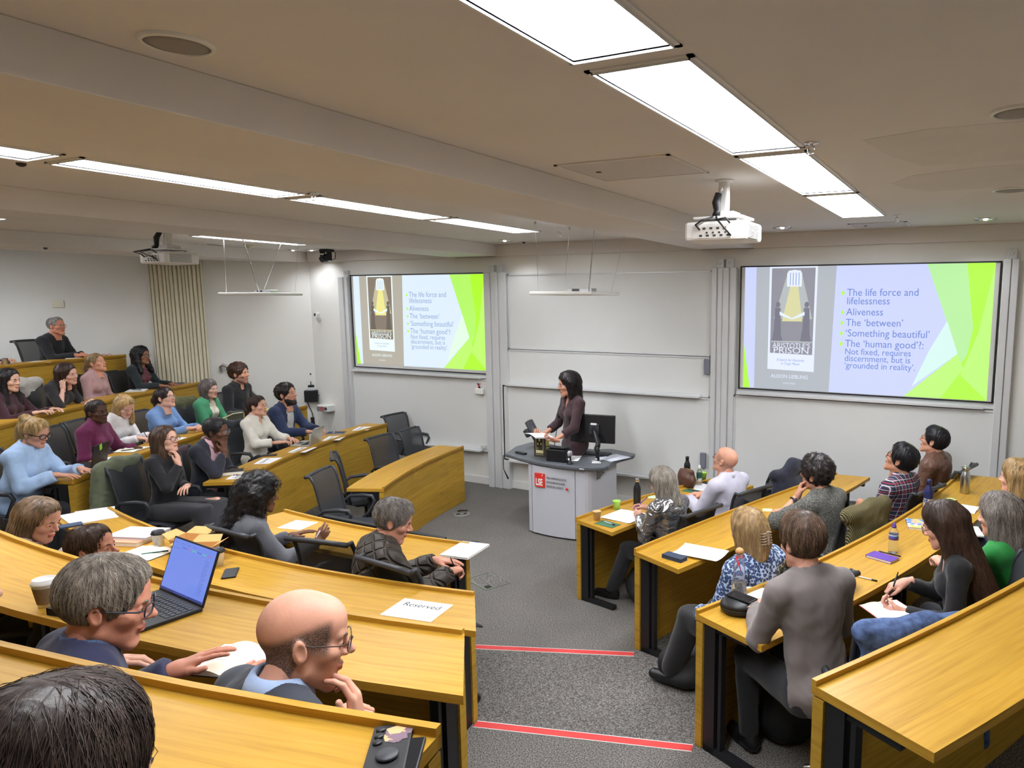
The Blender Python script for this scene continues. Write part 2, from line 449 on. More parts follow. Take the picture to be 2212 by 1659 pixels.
class UVB:
    """mesh builder with a uv map (u along the row, v across), for curved desk parts"""
    def __init__(s): s.bm = bmesh.new(); s.uv = s.bm.loops.layers.uv.new('uv')
    def face(s, pts, uvs):
        f = s.bm.faces.new([s.bm.verts.new(p) for p in pts])
        for l, q in zip(f.loops, uvs): l[s.uv].uv = q
    def slab(s, A, B, z0, z1):
        """closed curved slab between plan polylines A and B"""
        n = len(A); U = [0.0]
        for i in range(1, n): U.append(U[-1]+math.dist(A[i], A[i-1]))
        u0 = (A[0][0]*3.1+A[0][1]*1.7) % 5
        for i in range(n-1):
            w0 = math.dist(A[i], B[i]); w1 = math.dist(A[i+1], B[i+1]); a, b = u0+U[i], u0+U[i+1]
            s.face([(*A[i], z1), (*A[i+1], z1), (*B[i+1], z1), (*B[i], z1)], [(a, 0), (b, 0), (b, w1), (a, w0)])
            s.face([(*A[i], z0), (*B[i], z0), (*B[i+1], z0), (*A[i+1], z0)], [(a, 0), (a, w0), (b, w1), (b, 0)])
            for P, vo in ((A, 0.03), (B, 0.57)):
                s.face([(*P[i], z0), (*P[i+1], z0), (*P[i+1], z1), (*P[i], z1)], [(a, vo+z0), (b, vo+z0), (b, vo+z1), (a, vo+z1)])
        for i in (0, n-1):
            w = math.dist(A[i], B[i])
            s.face([(*A[i], z0), (*B[i], z0), (*B[i], z1), (*A[i], z1)], [(0.3, z0), (0.3+w, z0), (0.3+w, z1), (0.3, z1)])
    def build(s, name, m, parent):
        bmesh.ops.remove_doubles(s.bm, verts=s.bm.verts, dist=1e-5); bmesh.ops.recalc_face_normals(s.bm, faces=s.bm.faces)
        me = bpy.data.meshes.new(name); s.bm.to_mesh(me); s.bm.free(); me.materials.append(m)
        o = bpy.data.objects.new(name, me); COL.objects.link(o); o.parent = parent; return o

def normals(P, side):
    out = []
    for i in range(len(P)):
        a, b = P[max(i-1, 0)], P[min(i+1, len(P)-1)]; d = Vector((b[0]-a[0], b[1]-a[1])).normalized()
        out.append(Vector((d.y, -d.x))*side)
    return out
def off(P, N, d): return [(p[0]+n.x*d, p[1]+n.y*d) for p, n in zip(P, N)]

NEAR = {}
def desk(key, side, width, label, near=None, ends=(1, 1), legs=3, skew=(0, 0), pbase=None):
    """desk row: top, raised front lip, solid front panel, black legs. side: +1/-1 turns the seat side"""
    P = LIP[key]; z = ZT[key]; zb = LEVEL[key] if pbase is None else pbase
    N = normals(P, side); n = len(P)
    Q = near if near else off(P, N, width)
    d0 = Vector((P[1][0]-P[0][0], P[1][1]-P[0][1])).normalized()
    dn = Vector((P[-1][0]-P[-2][0], P[-1][1]-P[-2][1])).normalized()
    if not near and (skew[0] or skew[1]):     # end edges cut at an angle
        Q = [(q[0]+d0.x*skew[0]*max(0, 1-i/4)+dn.x*skew[1]*max(0, 1-(n-1-i)/4), q[1]+d0.y*skew[0]*max(0, 1-i/4)+dn.y*skew[1]*max(0, 1-(n-1-i)/4)) for i, q in enumerate(Q)]
    NEAR[key] = Q
    t = thing('lecture_desk', label, 'desk', (0, 0, 0), 0, 'curved oak lecture desks')
    u = UVB(); u.slab(P, Q, z-0.032, z); u.build('desk_top', M_wood, t)
    u = UVB(); u.slab(P, off(P, N, 0.02), z-0.033, z+0.02); u.build('front_lip', M_wood, t)
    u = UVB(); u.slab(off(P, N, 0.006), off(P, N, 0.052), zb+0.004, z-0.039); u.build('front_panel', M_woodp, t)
    for k in range(legs):
        i = [1, n-2, n//2, n//4, 3*n//4][k] if legs > 1 else 1
        c = Vector(P[i]); nn = N[i]; tt = Vector((-nn.y, nn.x))
        if k == 0: c = Vector(P[0])+tt*(0.03 if tt.dot(d0) > 0 else -0.03)
        if k == 1: c = Vector(P[-1])-tt*(0.03 if tt.dot(dn) > 0 else -0.03)
        ang = math.atan2(nn.y, nn.x); mb = MB(); MR = RZ(ang)
        q = c+nn*0.098; mb.box((q.x, q.y, (zb+z-0.032)/2), (0.075, 0.05, z-0.034-zb), MR)
        q = c+nn*0.165; mb.box((q.x, q.y, (zb+z-0.032)/2), (0.02, 0.035, z-0.034-zb), MR)
        q = c+nn*0.20; mb.box((q.x, q.y, z-0.047), (0.27, 0.035, 0.028), MR)
        q = c+nn*0.24; mb.box((q.x, q.y, zb+0.02), (0.36, 0.05, 0.035), MR)
        mb.build('desk_leg', M_black, t)
    return t
def near_of(a, b, sag): return arc(a, b, sag)
desk('R1', 1, 0.47, 'front oak desk at right with two paper cups and a flask', near_of((-2.73, 4.93), (-2.14, 6.90), 0.055))
desk('R2', 1, 0.47, 'oak desk at right with a blank sheet hanging over its edge and a navy case', near_of((-1.76, 4.07), (-1.02, 7.20), -0.06))
desk('R3', 1, 0.47, 'oak desk at right carrying the purple notebook and small water bottle', near_of((-0.88, 3.02), (0.22, 7.10), -0.174))
desk('R4', 1, 0.47, 'bare oak desk in the bottom right corner', near_of((-0.075, 2.00), (1.40, 5.35), -0.10))
desk('N1', 1, 0.46, 'oak desk before the man in the quilted jacket, his notepad on its end')
desk('N2', 1, 0.46, 'oak desk in the centre carrying the reserved sign and brown food boxes', near_of((-6.17, 2.62), (-2.17, 2.55), -0.24))
desk('N3', 1, 0.46, 'oak desk with the lit laptop and open cream notebook', near_of((-6.3, 1.45), (-1.46, 1.645), -0.23))
desk('N4', 1, 0.46, 'oak desk at bottom left edge with a patterned phone lying on it')
desk('L1', -1, 0.34, 'short oak desk standing alone on the flat floor at left, nothing on it', near_of((-5.82, 4.94), (-6.54, 7.04), 0.10), legs=2)
desk('L2', -1, 0.36, 'oak desk at left with the open silver laptop and reserved papers', near_of((-6.76, 4.08), (-8.04, 7.23), 0.15))
desk('L3', -1, 0.38, 'oak desk at left carrying the black laptop with a green sticker', near_of((-7.60, 3.12), (-9.62, 7.12), 0.17))
desk('L4', -1, 0.40, 'oak desk at left below the pleated curtain, a red phone and notepad on it')
desk('L5', -1, 0.40, 'topmost oak desk at left before the man in the black sweater')
# ------------------------------------------------------------ boards and screens on the front wall
def fbox(mb, x0, x1, z0, z1, y0, y1, bev=0.0):
    mb.box(((x0+x1)/2, (y0+y1)/2, (z0+z1)/2), (abs(x1-x0), abs(y1-y0), abs(z1-z0)), bev=bev); return mb
def post(x0, x1, grooves, label, zt=3.02):
    t = thing('board_column', label, 'column', ((x0+x1)/2, YW, 0), 0, 'aluminium columns between the boards')
    xc = (x0+x1)/2; mb = MB(); gs = [x0]+grooves+[x1]
    for i in range(len(gs)-1):
        fbox(mb, gs[i]-xc+0.004, gs[i+1]-xc-0.004, 0.0, zt, -0.105 if i % 2 == 0 else -0.088, -0.001, 0.006)
    fbox(mb, x0-xc, x1-xc, 0.002, zt-0.01, -0.075, -0.001); mb.build('column_profile', M_frame, t)
    return t
c1 = post(-6.345, -5.985, [-6.24, -6.17, -6.11], 'grooved aluminium column left of the centre whiteboard')
c2 = post(-3.0, -2.70, [-2.93, -2.86, -2.78], 'grooved aluminium column between the centre whiteboard and the big right screen')
c3 = post(-9.17, -8.965, [-9.06, -9.01], 'narrow aluminium column left of the left screen', 2.99)
c4 = post(0.055, 0.20, [0.13], 'narrow aluminium column right of the right screen', 3.05)
for t, xs_ in ((c1, (-0.07, 0.07)), (c2, (-0.06, 0.06)), (c3, (0.03,)), (c4, (0.0,))):
    zt = 2.99 if t is c3 else (3.05 if t is c4 else 3.02)
    for x in xs_:
        mb = MB(); fbox(mb, x-0.045, x+0.045, zt, zt+0.10, -0.06, -0.001, 0.004)
        mb.ball((x, -0.062, zt+0.055), (0.02, 0.008, 0.02), 10); mb.build('top_bracket', M_frame, t)

def board(name, label, x0, x1, z0, z1, y=YB, tray=None, rim=0.018, cat='whiteboard', mm=None, deep=None):
    t = thing(name, label, cat, ((x0+x1)/2, y, z0), 0, 'whiteboards on the front wall'); xc = (x0+x1)/2; h = z1-z0; wd = (x1-x0)/2
    d = YW-y-0.001 if deep is None else deep
    mb = MB(); fbox(mb, -wd+rim, wd-rim, rim, h-rim, 0.004, d); mb.build('board_surface', mm or M_board, t)
    mb = MB()
    for a in ((-wd, -wd+rim, 0, h), (wd-rim, wd, 0, h), (-wd, wd, 0, rim), (-wd, wd, h-rim, h)): fbox(mb, a[0], a[1], a[2], a[3], -0.006, d)
    mb.build('board_frame', M_frame, t)
    if tray:
        mb = MB(); tx0, tx1, tz = tray
        fbox(mb, tx0-xc, tx1-xc, tz-z0-0.012, tz-z0+0.004, -0.085, 0.0, 0.003); fbox(mb, tx0-xc, tx1-xc, tz-z0-0.012, tz-z0+0.03, -0.012, 0.003)
        fbox(mb, tx0-xc, tx1-xc, tz-z0-0.012, tz-z0+0.014, -0.088, -0.080, 0.002); mb.build('pen_tray', M_frame, t)
    return t
board('whiteboard', 'lower whiteboard under the left screen with a pen pot on it', -9.07, -6.31, 0.50, 1.535, y=7.855, tray=(-8.95, -6.45, 0.515))
board('whiteboard', 'upper sliding whiteboard behind the speaker, topmost of the centre boards', -5.975, -3.01, 1.98, 2.99, y=7.885)
board('whiteboard', 'narrow middle whiteboard strip with a grey eraser high at its right end', -5.985, -3.005, 1.485, 1.972, y=7.865, tray=(-5.98, -3.12, 1.49))
board('whiteboard', 'lower whiteboard directly behind the speaker and podium', -6.07, -2.96, 0.42, 1.478, y=7.848, tray=(-5.95, -3.1, 0.43))
board('whiteboard', 'lower whiteboard under the right screen', -2.70, 0.08, 0.43, 1.54, y=7.850)

# slide: flat projected image with its lettering
def emat(name, rgb, k=1.0):
    m = bpy.data.materials.new(name); m.use_nodes = True; N, L, b = nodes_of(m)
    c = s2l(rgb); b.inputs['Base Color'].default_value = (0.05, 0.05, 0.05, 1); b.inputs['Roughness'].default_value = 0.8
    b.inputs['Emission Color'].default_value = (*c, 1); b.inputs['Emission Strength'].default_value = SCREEN_EMIT*k
    return m
def screen(label, x0, x1, z0, z1, pal, sx0, sx1, sz0, sz1):
    t = thing('projection_screen', label, 'screen', ((x0+x1)/2, YB, z0), 0, 'projection screens'); xc = (x0+x1)/2; wd = (x1-x0)/2; h = z1-z0
    mb = MB(); fbox(mb, -wd, wd, 0, h, 0.0, 0.05); mb.build('screen_surface', mat('screen_fabric', lin=(0.62, 0.62, 0.6), rough=0.9, bump=0.01), t)
    mb = MB(); r = 0.014
    for a in ((-wd, -wd+r, 0, h), (wd-r, wd, 0, h), (-wd, wd, 0, r), (-wd, wd, h-r, h)): fbox(mb, a[0], a[1], a[2], a[3], -0.012, 0.0)
    mb.build('screen_border', M_black, t)
    mb = MB(); fbox(mb, -wd-0.03, wd+0.03, -0.062, -0.003, 0.012, 0.05); fbox(mb, -wd, wd-0.08, -0.060, -0.048, -0.075, 0.012, 0.003); fbox(mb, -wd, wd-0.08, -0.060, -0.03, -0.08, -0.07, 0.002)
    mb.build('pen_tray', M_frame, t)
    # slide picture, coordinates u,v in 0..1 (v down)
    W = sx1-sx0; Hh = sz1-sz0
    def uv(u, v, k): return (sx0-xc+u*W, -0.003-0.0004*k, sz1-z0-v*Hh)
    mb = MB()
    def poly(pts, k, mi): mb.cur = mi; mb.add([uv(u, v, k) for u, v in pts], [list(range(len(pts)))])
    def line(u, v, txt, size, k, mi, align='LEFT', **kw):
        mb.cur = mi; M = Matrix(((1, 0, 0, uv(u, v, k)[0]), (0, 0, -1, uv(u, v, k)[1]), (0, 1, 0, uv(u, v, k)[2]), (0, 0, 0, 1)))
        text_mesh(txt, size*Hh, M, mb, align, ext=0.0001, **kw)
    G1, G2, G3, G4, BG, GR, DK, TX, WH, BL, SK, YE = 1, 2, 3, 4, 0, 5, 6, 7, 8, 9, 10, 11
    poly([(0, 0), (1, 0), (1, 1), (0, 1)], 0, BG)
    poly([(.755, 0), (1, 0), (1, 1), (.69, 1), (.885, .66)], 1, G1)
    poly([(.90, 0), (1, 0), (1, 1), (.83, 1), (.92, .66), (.935, .47)], 2, G3)
    poly([(.955, .5), (1, 0), (1, 1), (.90, .82)], 3, G2)
    poly([(.84, .42), (.885, .66), (.72, .92), (.78, .64)], 3, G4)
    poly([(.885, .66), (.91, .77), (.83, 1), (.69, 1)], 3, G2)
    poly([(0, .62), (.032, 1), (0, 1)], 1, G3)
    # book cover reproduced on the slide: plain stand-in picture with its lettering
    poly([(.052, .0), (.40, .0), (.385, 1), (.052, 1)], 1, GR)
    poly([(.112, .0), (.322, .0), (.318, .845), (.112, .835)], 2, WH)
    poly([(.122, .012), (.312, .012), (.309, .708), (.122, .700)], 3, DK)
    poly([(.195, .03), (.25, .03), (.305, .42), (.135, .42)], 4, SK)
    poly([(.205, .16), (.24, .16), (.262, .44), (.172, .44)], 5, YE)
    poly([(.190, .055), (.197, .035), (.2225, .026), (.248, .035), (.255, .055), (.255, .16), (.190, .16)], 6, WH)
    for i in range(4): poly([(.203+.0125*i, .05), (.206+.0125*i, .05), (.206+.0125*i, .15), (.203+.0125*i, .15)], 7, BL)
    for s_, x in ((1, .153), (-1, .279)):
        poly([(x-.012, .33), (x+.012, .33), (x+.016*1, .55), (x+.024, .60), (x-.024, .60), (x-.016, .5)], 6, DK+6)
        n = 10; poly([(x+.010*math.cos(6.283*i/n), .305+.024*math.sin(6.283*i/n)) for i in range(n)], 6, DK+6)
        poly([(x+s_*.008, .36), (x+s_*.008, .39), (x+s_*.062, .425), (x+s_*.062, .412)], 7, WH)
    poly([(.127, .60), (.307, .60), (.307, .612), (.127, .612)], 6, SK)
    line(.216, .655, "ARISTOTLE\u2019S", .056, 8, WH, 'CENTER', wx=0.98); line(.216, .700, 'PRISON', .070, 8, WH, 'CENTER', wx=1.25)
    line(.214, .765, 'A Search for Humanity', .030, 8, BL, 'CENTER', slant=0.25, wx=0.82); line(.214, .795, 'in Tragic Places', .030, 8, BL, 'CENTER', slant=0.25, wx=0.82)
    line(.212, .905, 'ALISON LIEBLING', .042, 8, WH, 'CENTER', wx=0.95); line(.212, .955, 'OXFORD', .022, 8, WH, 'CENTER', sp=1.2)
    tl = [(.235, 'The life force and', 1, 0), (.30, 'lifelessness', 0, 0), (.385, 'Aliveness', 1, 0), (.468, 'The \u2018between\u2019', 1, 0), (.55, '\u2018Something beautiful\u2019', 1, 0),
          (.632, 'The \u2018human good\u2019?:', 1, 0), (.692, 'Not fixed, requires', 0, 1), (.745, 'discernment, but is', 0, 1), (.80, '\u2018grounded in reality\u2019.', 0, 1)]
    for v, s_, bul, sm in tl:
        line(.446, v, s_, .080-.011*sm, 4, TX, wx=0.93)
        if bul: poly([(.425, v-.042), (.440, v-.022), (.425, v-.002)], 4, G3)
    mb.build('slide_image', pal, t)
    return t
def pal(p, a):
    cols = dict(a)
    return [emat(p+'_'+n, c) for n, c in cols.items()]
PR = pal('slide_right', {'ground': (203, 212, 255), 'green_pale': (183, 240, 160), 'green_soft': (190, 250, 120), 'green_vivid': (178, 248, 60), 'mint': (214, 246, 240),
      'cover_grey': (176, 182, 190), 'cover_dark': (140, 140, 152), 'text_blue': (98, 128, 205), 'white': (228, 236, 255), 'grey_blue': (120, 150, 205), 'ray': (178, 184, 186), 'yellow': (216, 214, 160), 'figure': (112, 112, 128)})
PL = pal('slide_left', {'ground': (222, 238, 255), 'green_pale': (180, 248, 100), 'green_soft': (190, 252, 105), 'green_vivid': (176, 255, 30), 'mint': (226, 252, 228),
      'cover_grey': (178, 172, 158), 'cover_dark': (128, 116, 100), 'text_blue': (140, 165, 205), 'white': (236, 250, 250), 'grey_blue': (150, 175, 200), 'ray': (196, 188, 150), 'yellow': (238, 232, 140), 'figure': (96, 86, 74)})
screen('large projection screen at right showing the bullet point slide', -2.655, 0.045, 1.615, 3.035, PR, -2.60, -0.01, 1.635, 3.02)
screen('smaller looking projection screen at left, farther away, showing the same slide', -8.94, -6.35, 1.605, 3.02, PL, -8.885, -6.36, 1.66, 3.0)

# pen pot and erasers on the boards
t = thing('pen_pot', 'small white pen pot holding markers on the left lower whiteboard', 'pen holder', (-6.45, 7.85, 1.33))
mb = MB(); mb.box((0, -0.035, 0.04), (0.13, 0.06, 0.085), bev=0.012); mb.build('pot', M_wplas, t)
for dx, m_, tl_ in ((-0.03, M_red, 0.3), (0.025, M_black, -0.5)):
    mb = MB(); mb.tube([(dx, -0.035, 0.06), (dx+tl_*0.12, -0.035, 0.15)], 0.010); mb.build('marker', m_, t)
M_er = mat('eraser_grey', rgb=(120, 122, 135), rough=0.8, bump=0.1, bscale=150)
for x, z, lb, yy in ((-3.04, 1.86, 'grey whiteboard eraser stuck at right end of the middle whiteboard strip', 7.856), (-3.07, 0.72, 'grey whiteboard eraser low on the lower whiteboard, left of the bald man', 7.84)):
    o = MB().box((0, -0.018, 0), (0.075, 0.04, 0.19), bev=0.012).build('board_eraser', M_er); o.location = (x, yy, z); tag(o, lb, 'eraser')
o = MB().box((0, -0.01, 0), (0.09, 0.02, 0.05), bev=0.004).build('board_clip', M_frame); o.location = (-6.43, 7.846, 0.57); tag(o, 'small metal clip at lower right corner of the left lower whiteboard', 'clip')
# ------------------------------------------------------------ ceiling and wall fixtures
M_grille = mat('speaker_grille', rgb=(150, 145, 142), rough=0.7, bump=0.3, bscale=900)
def speaker(x, y, r, label):
    t = thing('ceiling_speaker', label, 'speaker', (x, y, H), 0, 'round ceiling speakers')
    mb = MB(); mb.lathe([(r*1.16, 0), (r*1.15, -0.008), (r*1.02, -0.012), (r, -0.004)], n=40, cap=False); mb.build('rim', M_wplas, t)
    mb = MB(); mb.lathe([(r*1.02, -0.006), (r*0.7, -0.012), (0.0, -0.015)], n=40); mb.build('grille', M_grille, t)
speaker(-2.29, 1.415, 0.088, 'round ceiling speaker at upper left of the picture')
speaker(0.05, 3.36, 0.10, 'round ceiling speaker at the right picture edge, nearer one')
speaker(0.055, 5.57, 0.10, 'round ceiling speaker at the right picture edge, farther one')
speaker(-9.73, 6.28, 0.10, 'round ceiling speaker in the far left bay beside the smoke detector')
def downlight(x, y, label, z=H):
    t = thing('recessed_spotlight', label, 'spotlight', (x, y, z), 0, 'recessed spotlights near the boards')
    mb = MB(); mb.lathe([(0.10, 0), (0.098, -0.007), (0.078, -0.008), (0.07, 0.0)], n=32, cap=False); mb.build('rim', M_chrome, t)
    mb = MB(); mb.lathe([(0.074, 0.001), (0.0, 0.001)], n=24); mb.build('reflector', M_steel, t)
    mb = MB(); mb.ball((0, 0, -0.006), (0.022, 0.022, 0.012), 10); mb.build('bulb', mat('spot_bulb', rgb=(255, 246, 235), emit=14.0), t)
    l = bpy.data.lights.new('spot', 'SPOT'); l.energy = SPOT_W; l.spot_size = 1.9; l.spot_blend = 0.8; l.shadow_soft_size = 0.05; l.color = (0.93, 0.95, 1.0)
    lo = bpy.data.objects.new('spot_lamp', l); COL.objects.link(lo); lo.parent = t; lo.location = (0, 0, -0.03); lo.rotation_euler = (0.25, 0, 0)
downlight(-0.12, 7.36, 'recessed spotlight above the right end of the right screen')
downlight(-2.03, 7.33, 'recessed spotlight beside the big projector')
downlight(-5.66, 7.43, 'recessed spotlight in front of the centre whiteboard')
downlight(-9.45, 7.62, 'recessed spotlight beside the ceiling camera in the left corner')
downlight(-9.71, 7.50, 'recessed spotlight left of its twin beside the ceiling camera')
downlight(-10.98, 5.10, 'recessed spotlight hidden above the left wall near the curtain')
downlight(-11.9, 4.4, 'recessed spotlight hidden above the left wall behind the grey haired man')
def sprinkler(x, y, label):
    t = thing('fire_sprinkler', label, 'sprinkler', (x, y, H), 0, 'fire sprinklers')
    mb = MB(); mb.lathe([(0.036, 0), (0.034, -0.006), (0.012, -0.008)], n=24); mb.build('escutcheon', M_chrome, t)
    mb = MB(); mb.tube([(0, 0, 0), (0, 0, -0.02)], 0.009)
    for s_ in (-1, 1): mb.tube([(0.008*s_, 0, -0.018), (0.018*s_, 0, -0.03), (0.014*s_, 0, -0.05), (0, 0, -0.056)], 0.003, 6)
    mb.lathe([(0.0, -0.054), (0.018, -0.056), (0.018, -0.058), (0.0, -0.058)], n=14); mb.build('head', M_chrome, t)
sprinkler(-0.855, 3.575, 'fire sprinkler beside the right hand light strip')
sprinkler(-0.83, 6.77, 'fire sprinkler near the right screen, beyond the light strip')
sprinkler(-4.47, 3.65, 'fire sprinkler beside the middle light strip')
sprinkler(-4.40, 6.77, 'small fire sprinkler among the cables of the hanging tile')
def dot(x, y, z, label, r=0.03):
    o = MB().lathe([(r, 0), (r*0.9, -0.012), (r*0.4, -0.02), (0, -0.021)], n=20).build('motion_sensor', M_dkgrey); o.location = (x, y, z); tag(o, label, 'sensor')
dot(-5.07, 2.19, H, 'small dark ceiling sensor near the left picture edge', 0.025); dot(-5.59, 7.74, H, 'small dark ceiling sensor near the front bulkhead', 0.02)
dot(-10.15, 4.53, LIPZ, 'small dark sensor under the far left beam', 0.022)
t = thing('smoke_detector', 'cream smoke detector on the ceiling in the far left bay', 'smoke detector', (-9.35, 6.54, H))
mb = MB()
for k in range(4): mb.lathe([(0.075-0.012*k, -0.012*k), (0.075-0.012*k, -0.012*k-0.007), (0.05-0.01*k, -0.012*k-0.008)], n=24)
mb.build('louvres', M_cream, t); MB().lathe([(0.03, -0.045), (0.0, -0.06)], n=12).build('cap', M_cream, t)
# access hatches
def hatch(x0, x1, y0, y1, label):
    t = thing('ceiling_hatch', label, 'hatch', ((x0+x1)/2, (y0+y1)/2, H)); wx, wy = x1-x0, y1-y0
    mb = MB(); mb.box((0, 0, -0.002), (wx-0.05, wy-0.05, 0.006)); mb.build('hatch_panel', mat('hatch_paint', lin=(0.56, 0.53, 0.51), rough=0.7, bump=0.01), t)
    mb = MB()
    for s_ in (-1, 1):
        mb.box((s_*(wx/2-0.01), 0, -0.003), (0.02, wy, 0.008)); mb.box((0, s_*(wy/2-0.01), -0.003), (wx, 0.02, 0.008))
    mb.build('hatch_frame', M_ceil, t)
    MB().box((-wx/2+0.14, -0.02, -0.007), (0.028, 0.02, 0.006)).build('latch', M_dkgrey, t)
hatch(-2.32, -1.595, 3.515, 4.10, 'large square access hatch in the ceiling beside the right light strip'); hatch(-1.355, -0.80, 7.27, 7.72, 'small access hatch in the ceiling close to the right screen')

# projectors on ceiling poles
M_proj = mat('projector_white', rgb=(226, 224, 220), rough=0.45, bump=0.01)
def projector(x, y, zb, wd, dp, hh, label, swing):
    t = thing('projector', label, 'projector', (x, y, 0), 0, 'ceiling projectors')
    MB().box((0, 0, zb+hh/2), (wd, dp, hh), bev=0.02).build('body', M_proj, t)
    mb = MB(); mb.box((-0.02, -dp/2-0.001, zb+hh*0.42), (wd*0.62, 0.006, hh*0.62)); p = mb.build('port_panel', mat('port_panel', rgb=(205, 200, 192), rough=0.6, bump=0.01), t)
    for k in range(9): MB().box((-wd*0.22+k*wd*0.055, -dp/2-0.005, zb+hh*(0.62 if k % 2 else 0.25)), (0.018, 0.008, 0.012)).build('socket', M_dkgrey, p)
    for k in range(4): MB().lathe([(0.006, 0), (0.006, 0.006), (0, 0.006)], (-wd*0.12+k*wd*0.1, -dp/2-0.004, zb+hh*0.4), 10, RX(math.pi/2)).build('jack_socket', M_dkgrey, p)
    mb = MB()
    for k in range(10): mb.box((wd/2+0.0, -0.02, zb+hh*(0.14+0.075*k)), (0.006, dp*0.62, hh*0.035))
    mb.build('vent_grille', mat('vent_grey', rgb=(150, 148, 145), rough=0.6, bump=0.01), t)
    mb = MB(); mb.box((0, 0, zb+hh+0.028), (wd*0.8, dp*0.72, 0.016), bev=0.004); mb.box((0.02, 0, zb+hh+0.052), (wd*0.36, dp*0.4, 0.035), bev=0.012)
    for sx in (-1, 1):
        for sy in (-1, 1): mb.tube([(sx*wd*0.3, sy*dp*0.25, zb+hh-0.005), (sx*wd*0.3, sy*dp*0.25, zb+hh+0.03)], 0.012)
    mb.build('mount_plate', M_proj, t)
    mb = MB(); mb.box((0.0, 0, (zb+hh+0.05+H)/2), (0.062, 0.062, H-zb-hh-0.05), bev=0.012); mb.lathe([(0.06, H), (0.055, H-0.012), (0.03, H-0.014)], n=24); mb.ball((-0.012, -0.036, H-0.06), (0.016, 0.01, 0.016), 10); mb.build('mount_pole', M_proj, t)
    mb = MB(); s_ = swing
    mb.tube([(-0.02+s_*0.02, -0.05, H-0.09), (-0.03+s_*0.05, -0.065, H-0.15), (-0.02+s_*0.06, -0.07, zb+hh+0.07), (-0.02+s_*0.08, -0.09, zb+hh+0.04)], [0.022, 0.028, 0.022, 0.026], 10)
    q = (-0.02+s_*0.08, -0.09, zb+hh+0.04)
    for (ex, ez) in ((-wd*0.28, 0.55), (wd*0.22, 0.2), (wd*0.2, 0.85)):
        mb.tube([q, ((q[0]+ex)/2+s_*0.1, -dp/2-0.05, zb+hh*1.0), (ex, -dp/2-0.035, zb+hh*ez+0.03), (ex+0.02, -dp/2-0.01, zb+hh*ez)], 0.006, 6)
    mb.build('cable_bundle', M_black, t)
projector(-1.605, 4.40, 3.005, 0.415, 0.33, 0.118, 'white ceiling projector hanging in front of the right screen', 0.0)
projector(-7.56, 4.42, 2.985, 0.43, 0.34, 0.115, 'white ceiling projector at left, in front of the pleated curtain', -1.0)

# hanging tiles on thin wires
def tile(x, y, z, rz, pts, label, sz=0.60):
    t = thing('hanging_microphone_tile', label, 'hanging panel', (x, y, z), rz, 'hanging ceiling tiles'); MI = T(x, y, z) @ RZ(rz)
    MB().box((0, 0, 0), (sz, sz, 0.032), bev=0.010).build('tile', M_wplas, t)
    MB().box((0.06, 0.02, 0.033), (0.26, 0.12, 0.034), bev=0.004).build('connector_box', M_steel, t)
    MB().box((0.02, -0.045, 0.034), (0.07, 0.012, 0.022)).build('connector_plug', M_dkgrey, t)
    iv = MI.inverted()
    for k, (px, py) in enumerate(pts):
        a = iv @ Vector((px, py, H)); sx, sy = [(-1, -1), (-1, 1), (1, -1), (1, 1)][k]; b = Vector((sx*sz*0.4, sy*sz*0.4, 0.014))
        mb = MB(); mb.tube([a, a-Vector((0, 0, 0.03)), b], 0.0028 if k != 2 else 0.006, 6); mb.ball(a-Vector((0, 0, 0.02)), 0.014, 8)
        if k == 2:
            for j in range(5): mb.ball(a.lerp(b, 0.15+0.17*j), 0.009, 6)
        mb.build('hanging_wire', M_steel, t)
tile(-3.70, 5.96, 2.700, 0.10, [(-4.05, 5.80), (-4.01, 6.36), (-3.32, 5.70), (-3.31, 6.30)], 'square white tile hanging on wires in front of the centre whiteboard', 0.66)
tile(-8.20, 5.85, 2.703, 0.12, [(-8.62, 5.70), (-8.30, 6.25), (-8.05, 5.55), (-7.85, 6.15)], 'square white tile hanging on wires at left, beside the pleated curtain', 0.66)

# ceiling camera
t = thing('ceiling_camera', 'black camera hanging from the ceiling above the left corner', 'camera', (-9.12, 7.62, H))
MB().box((0, 0, -0.02), (0.17, 0.15, 0.04), bev=0.015).build('base', M_black, t)
for s_ in (-1, 1): MB().box((s_*0.07, -0.02, -0.10), (0.022, 0.09, 0.14), bev=0.01).build('yoke_arm', M_black, t)
mb = MB(); mb.ball((0, -0.03, -0.13), (0.062, 0.062, 0.062), 16); mb.lathe([(0.045, 0), (0.045, 0.05), (0.03, 0.055), (0.0, 0.045)], (0, -0.06, -0.14), 20, RX(math.pi*0.62)); mb.build('camera_head', M_black, t)
MB().box((0, -0.085, -0.075), (0.07, 0.02, 0.02), bev=0.006).build('front_band', M_wplas, t)
MB().tube([(0.085, 0.02, -0.02), (0.16, 0.02, -0.05), (0.15, 0.02, -0.14), (0.08, 0.02, -0.16)], 0.006, 6).build('camera_cable', M_black, t)

# pleated curtain on the diagonal wall
DW = lambda s_, o=0.0: (CX-s_*0.70711+o*0.70711, YW+0.05-s_*0.70711-o*0.70711)   # s along the wall from the corner, o out from it
def curtain():
    rows = []; n = 170
    for z in (1.02, 1.4, 2.0, 2.6, 3.05, 3.235):
        r = []
        for k in range(n+1):
            u = k/n; s_ = 1.545+u*0.70; ph = u*2*math.pi*14+0.8*math.sin(u*19)
            o = 0.055+0.026*math.sin(ph)+0.012*math.sin(2*ph+1.0+0.3*z)
            x, y = DW(s_, o); r.append((x, y, z))
        rows.append(r)
    return MB().grid(rows).build('pleated_curtain', mat('curtain_cream', rgb=(226, 219, 196), rough=0.9, bump=0.05, bscale=200, sheen=0.2))
o = curtain(); m = o.modifiers.new('thick', 'SOLIDIFY'); m.thickness = 0.004
tag(o, 'cream pleated curtain hanging on the left wall', 'curtain')
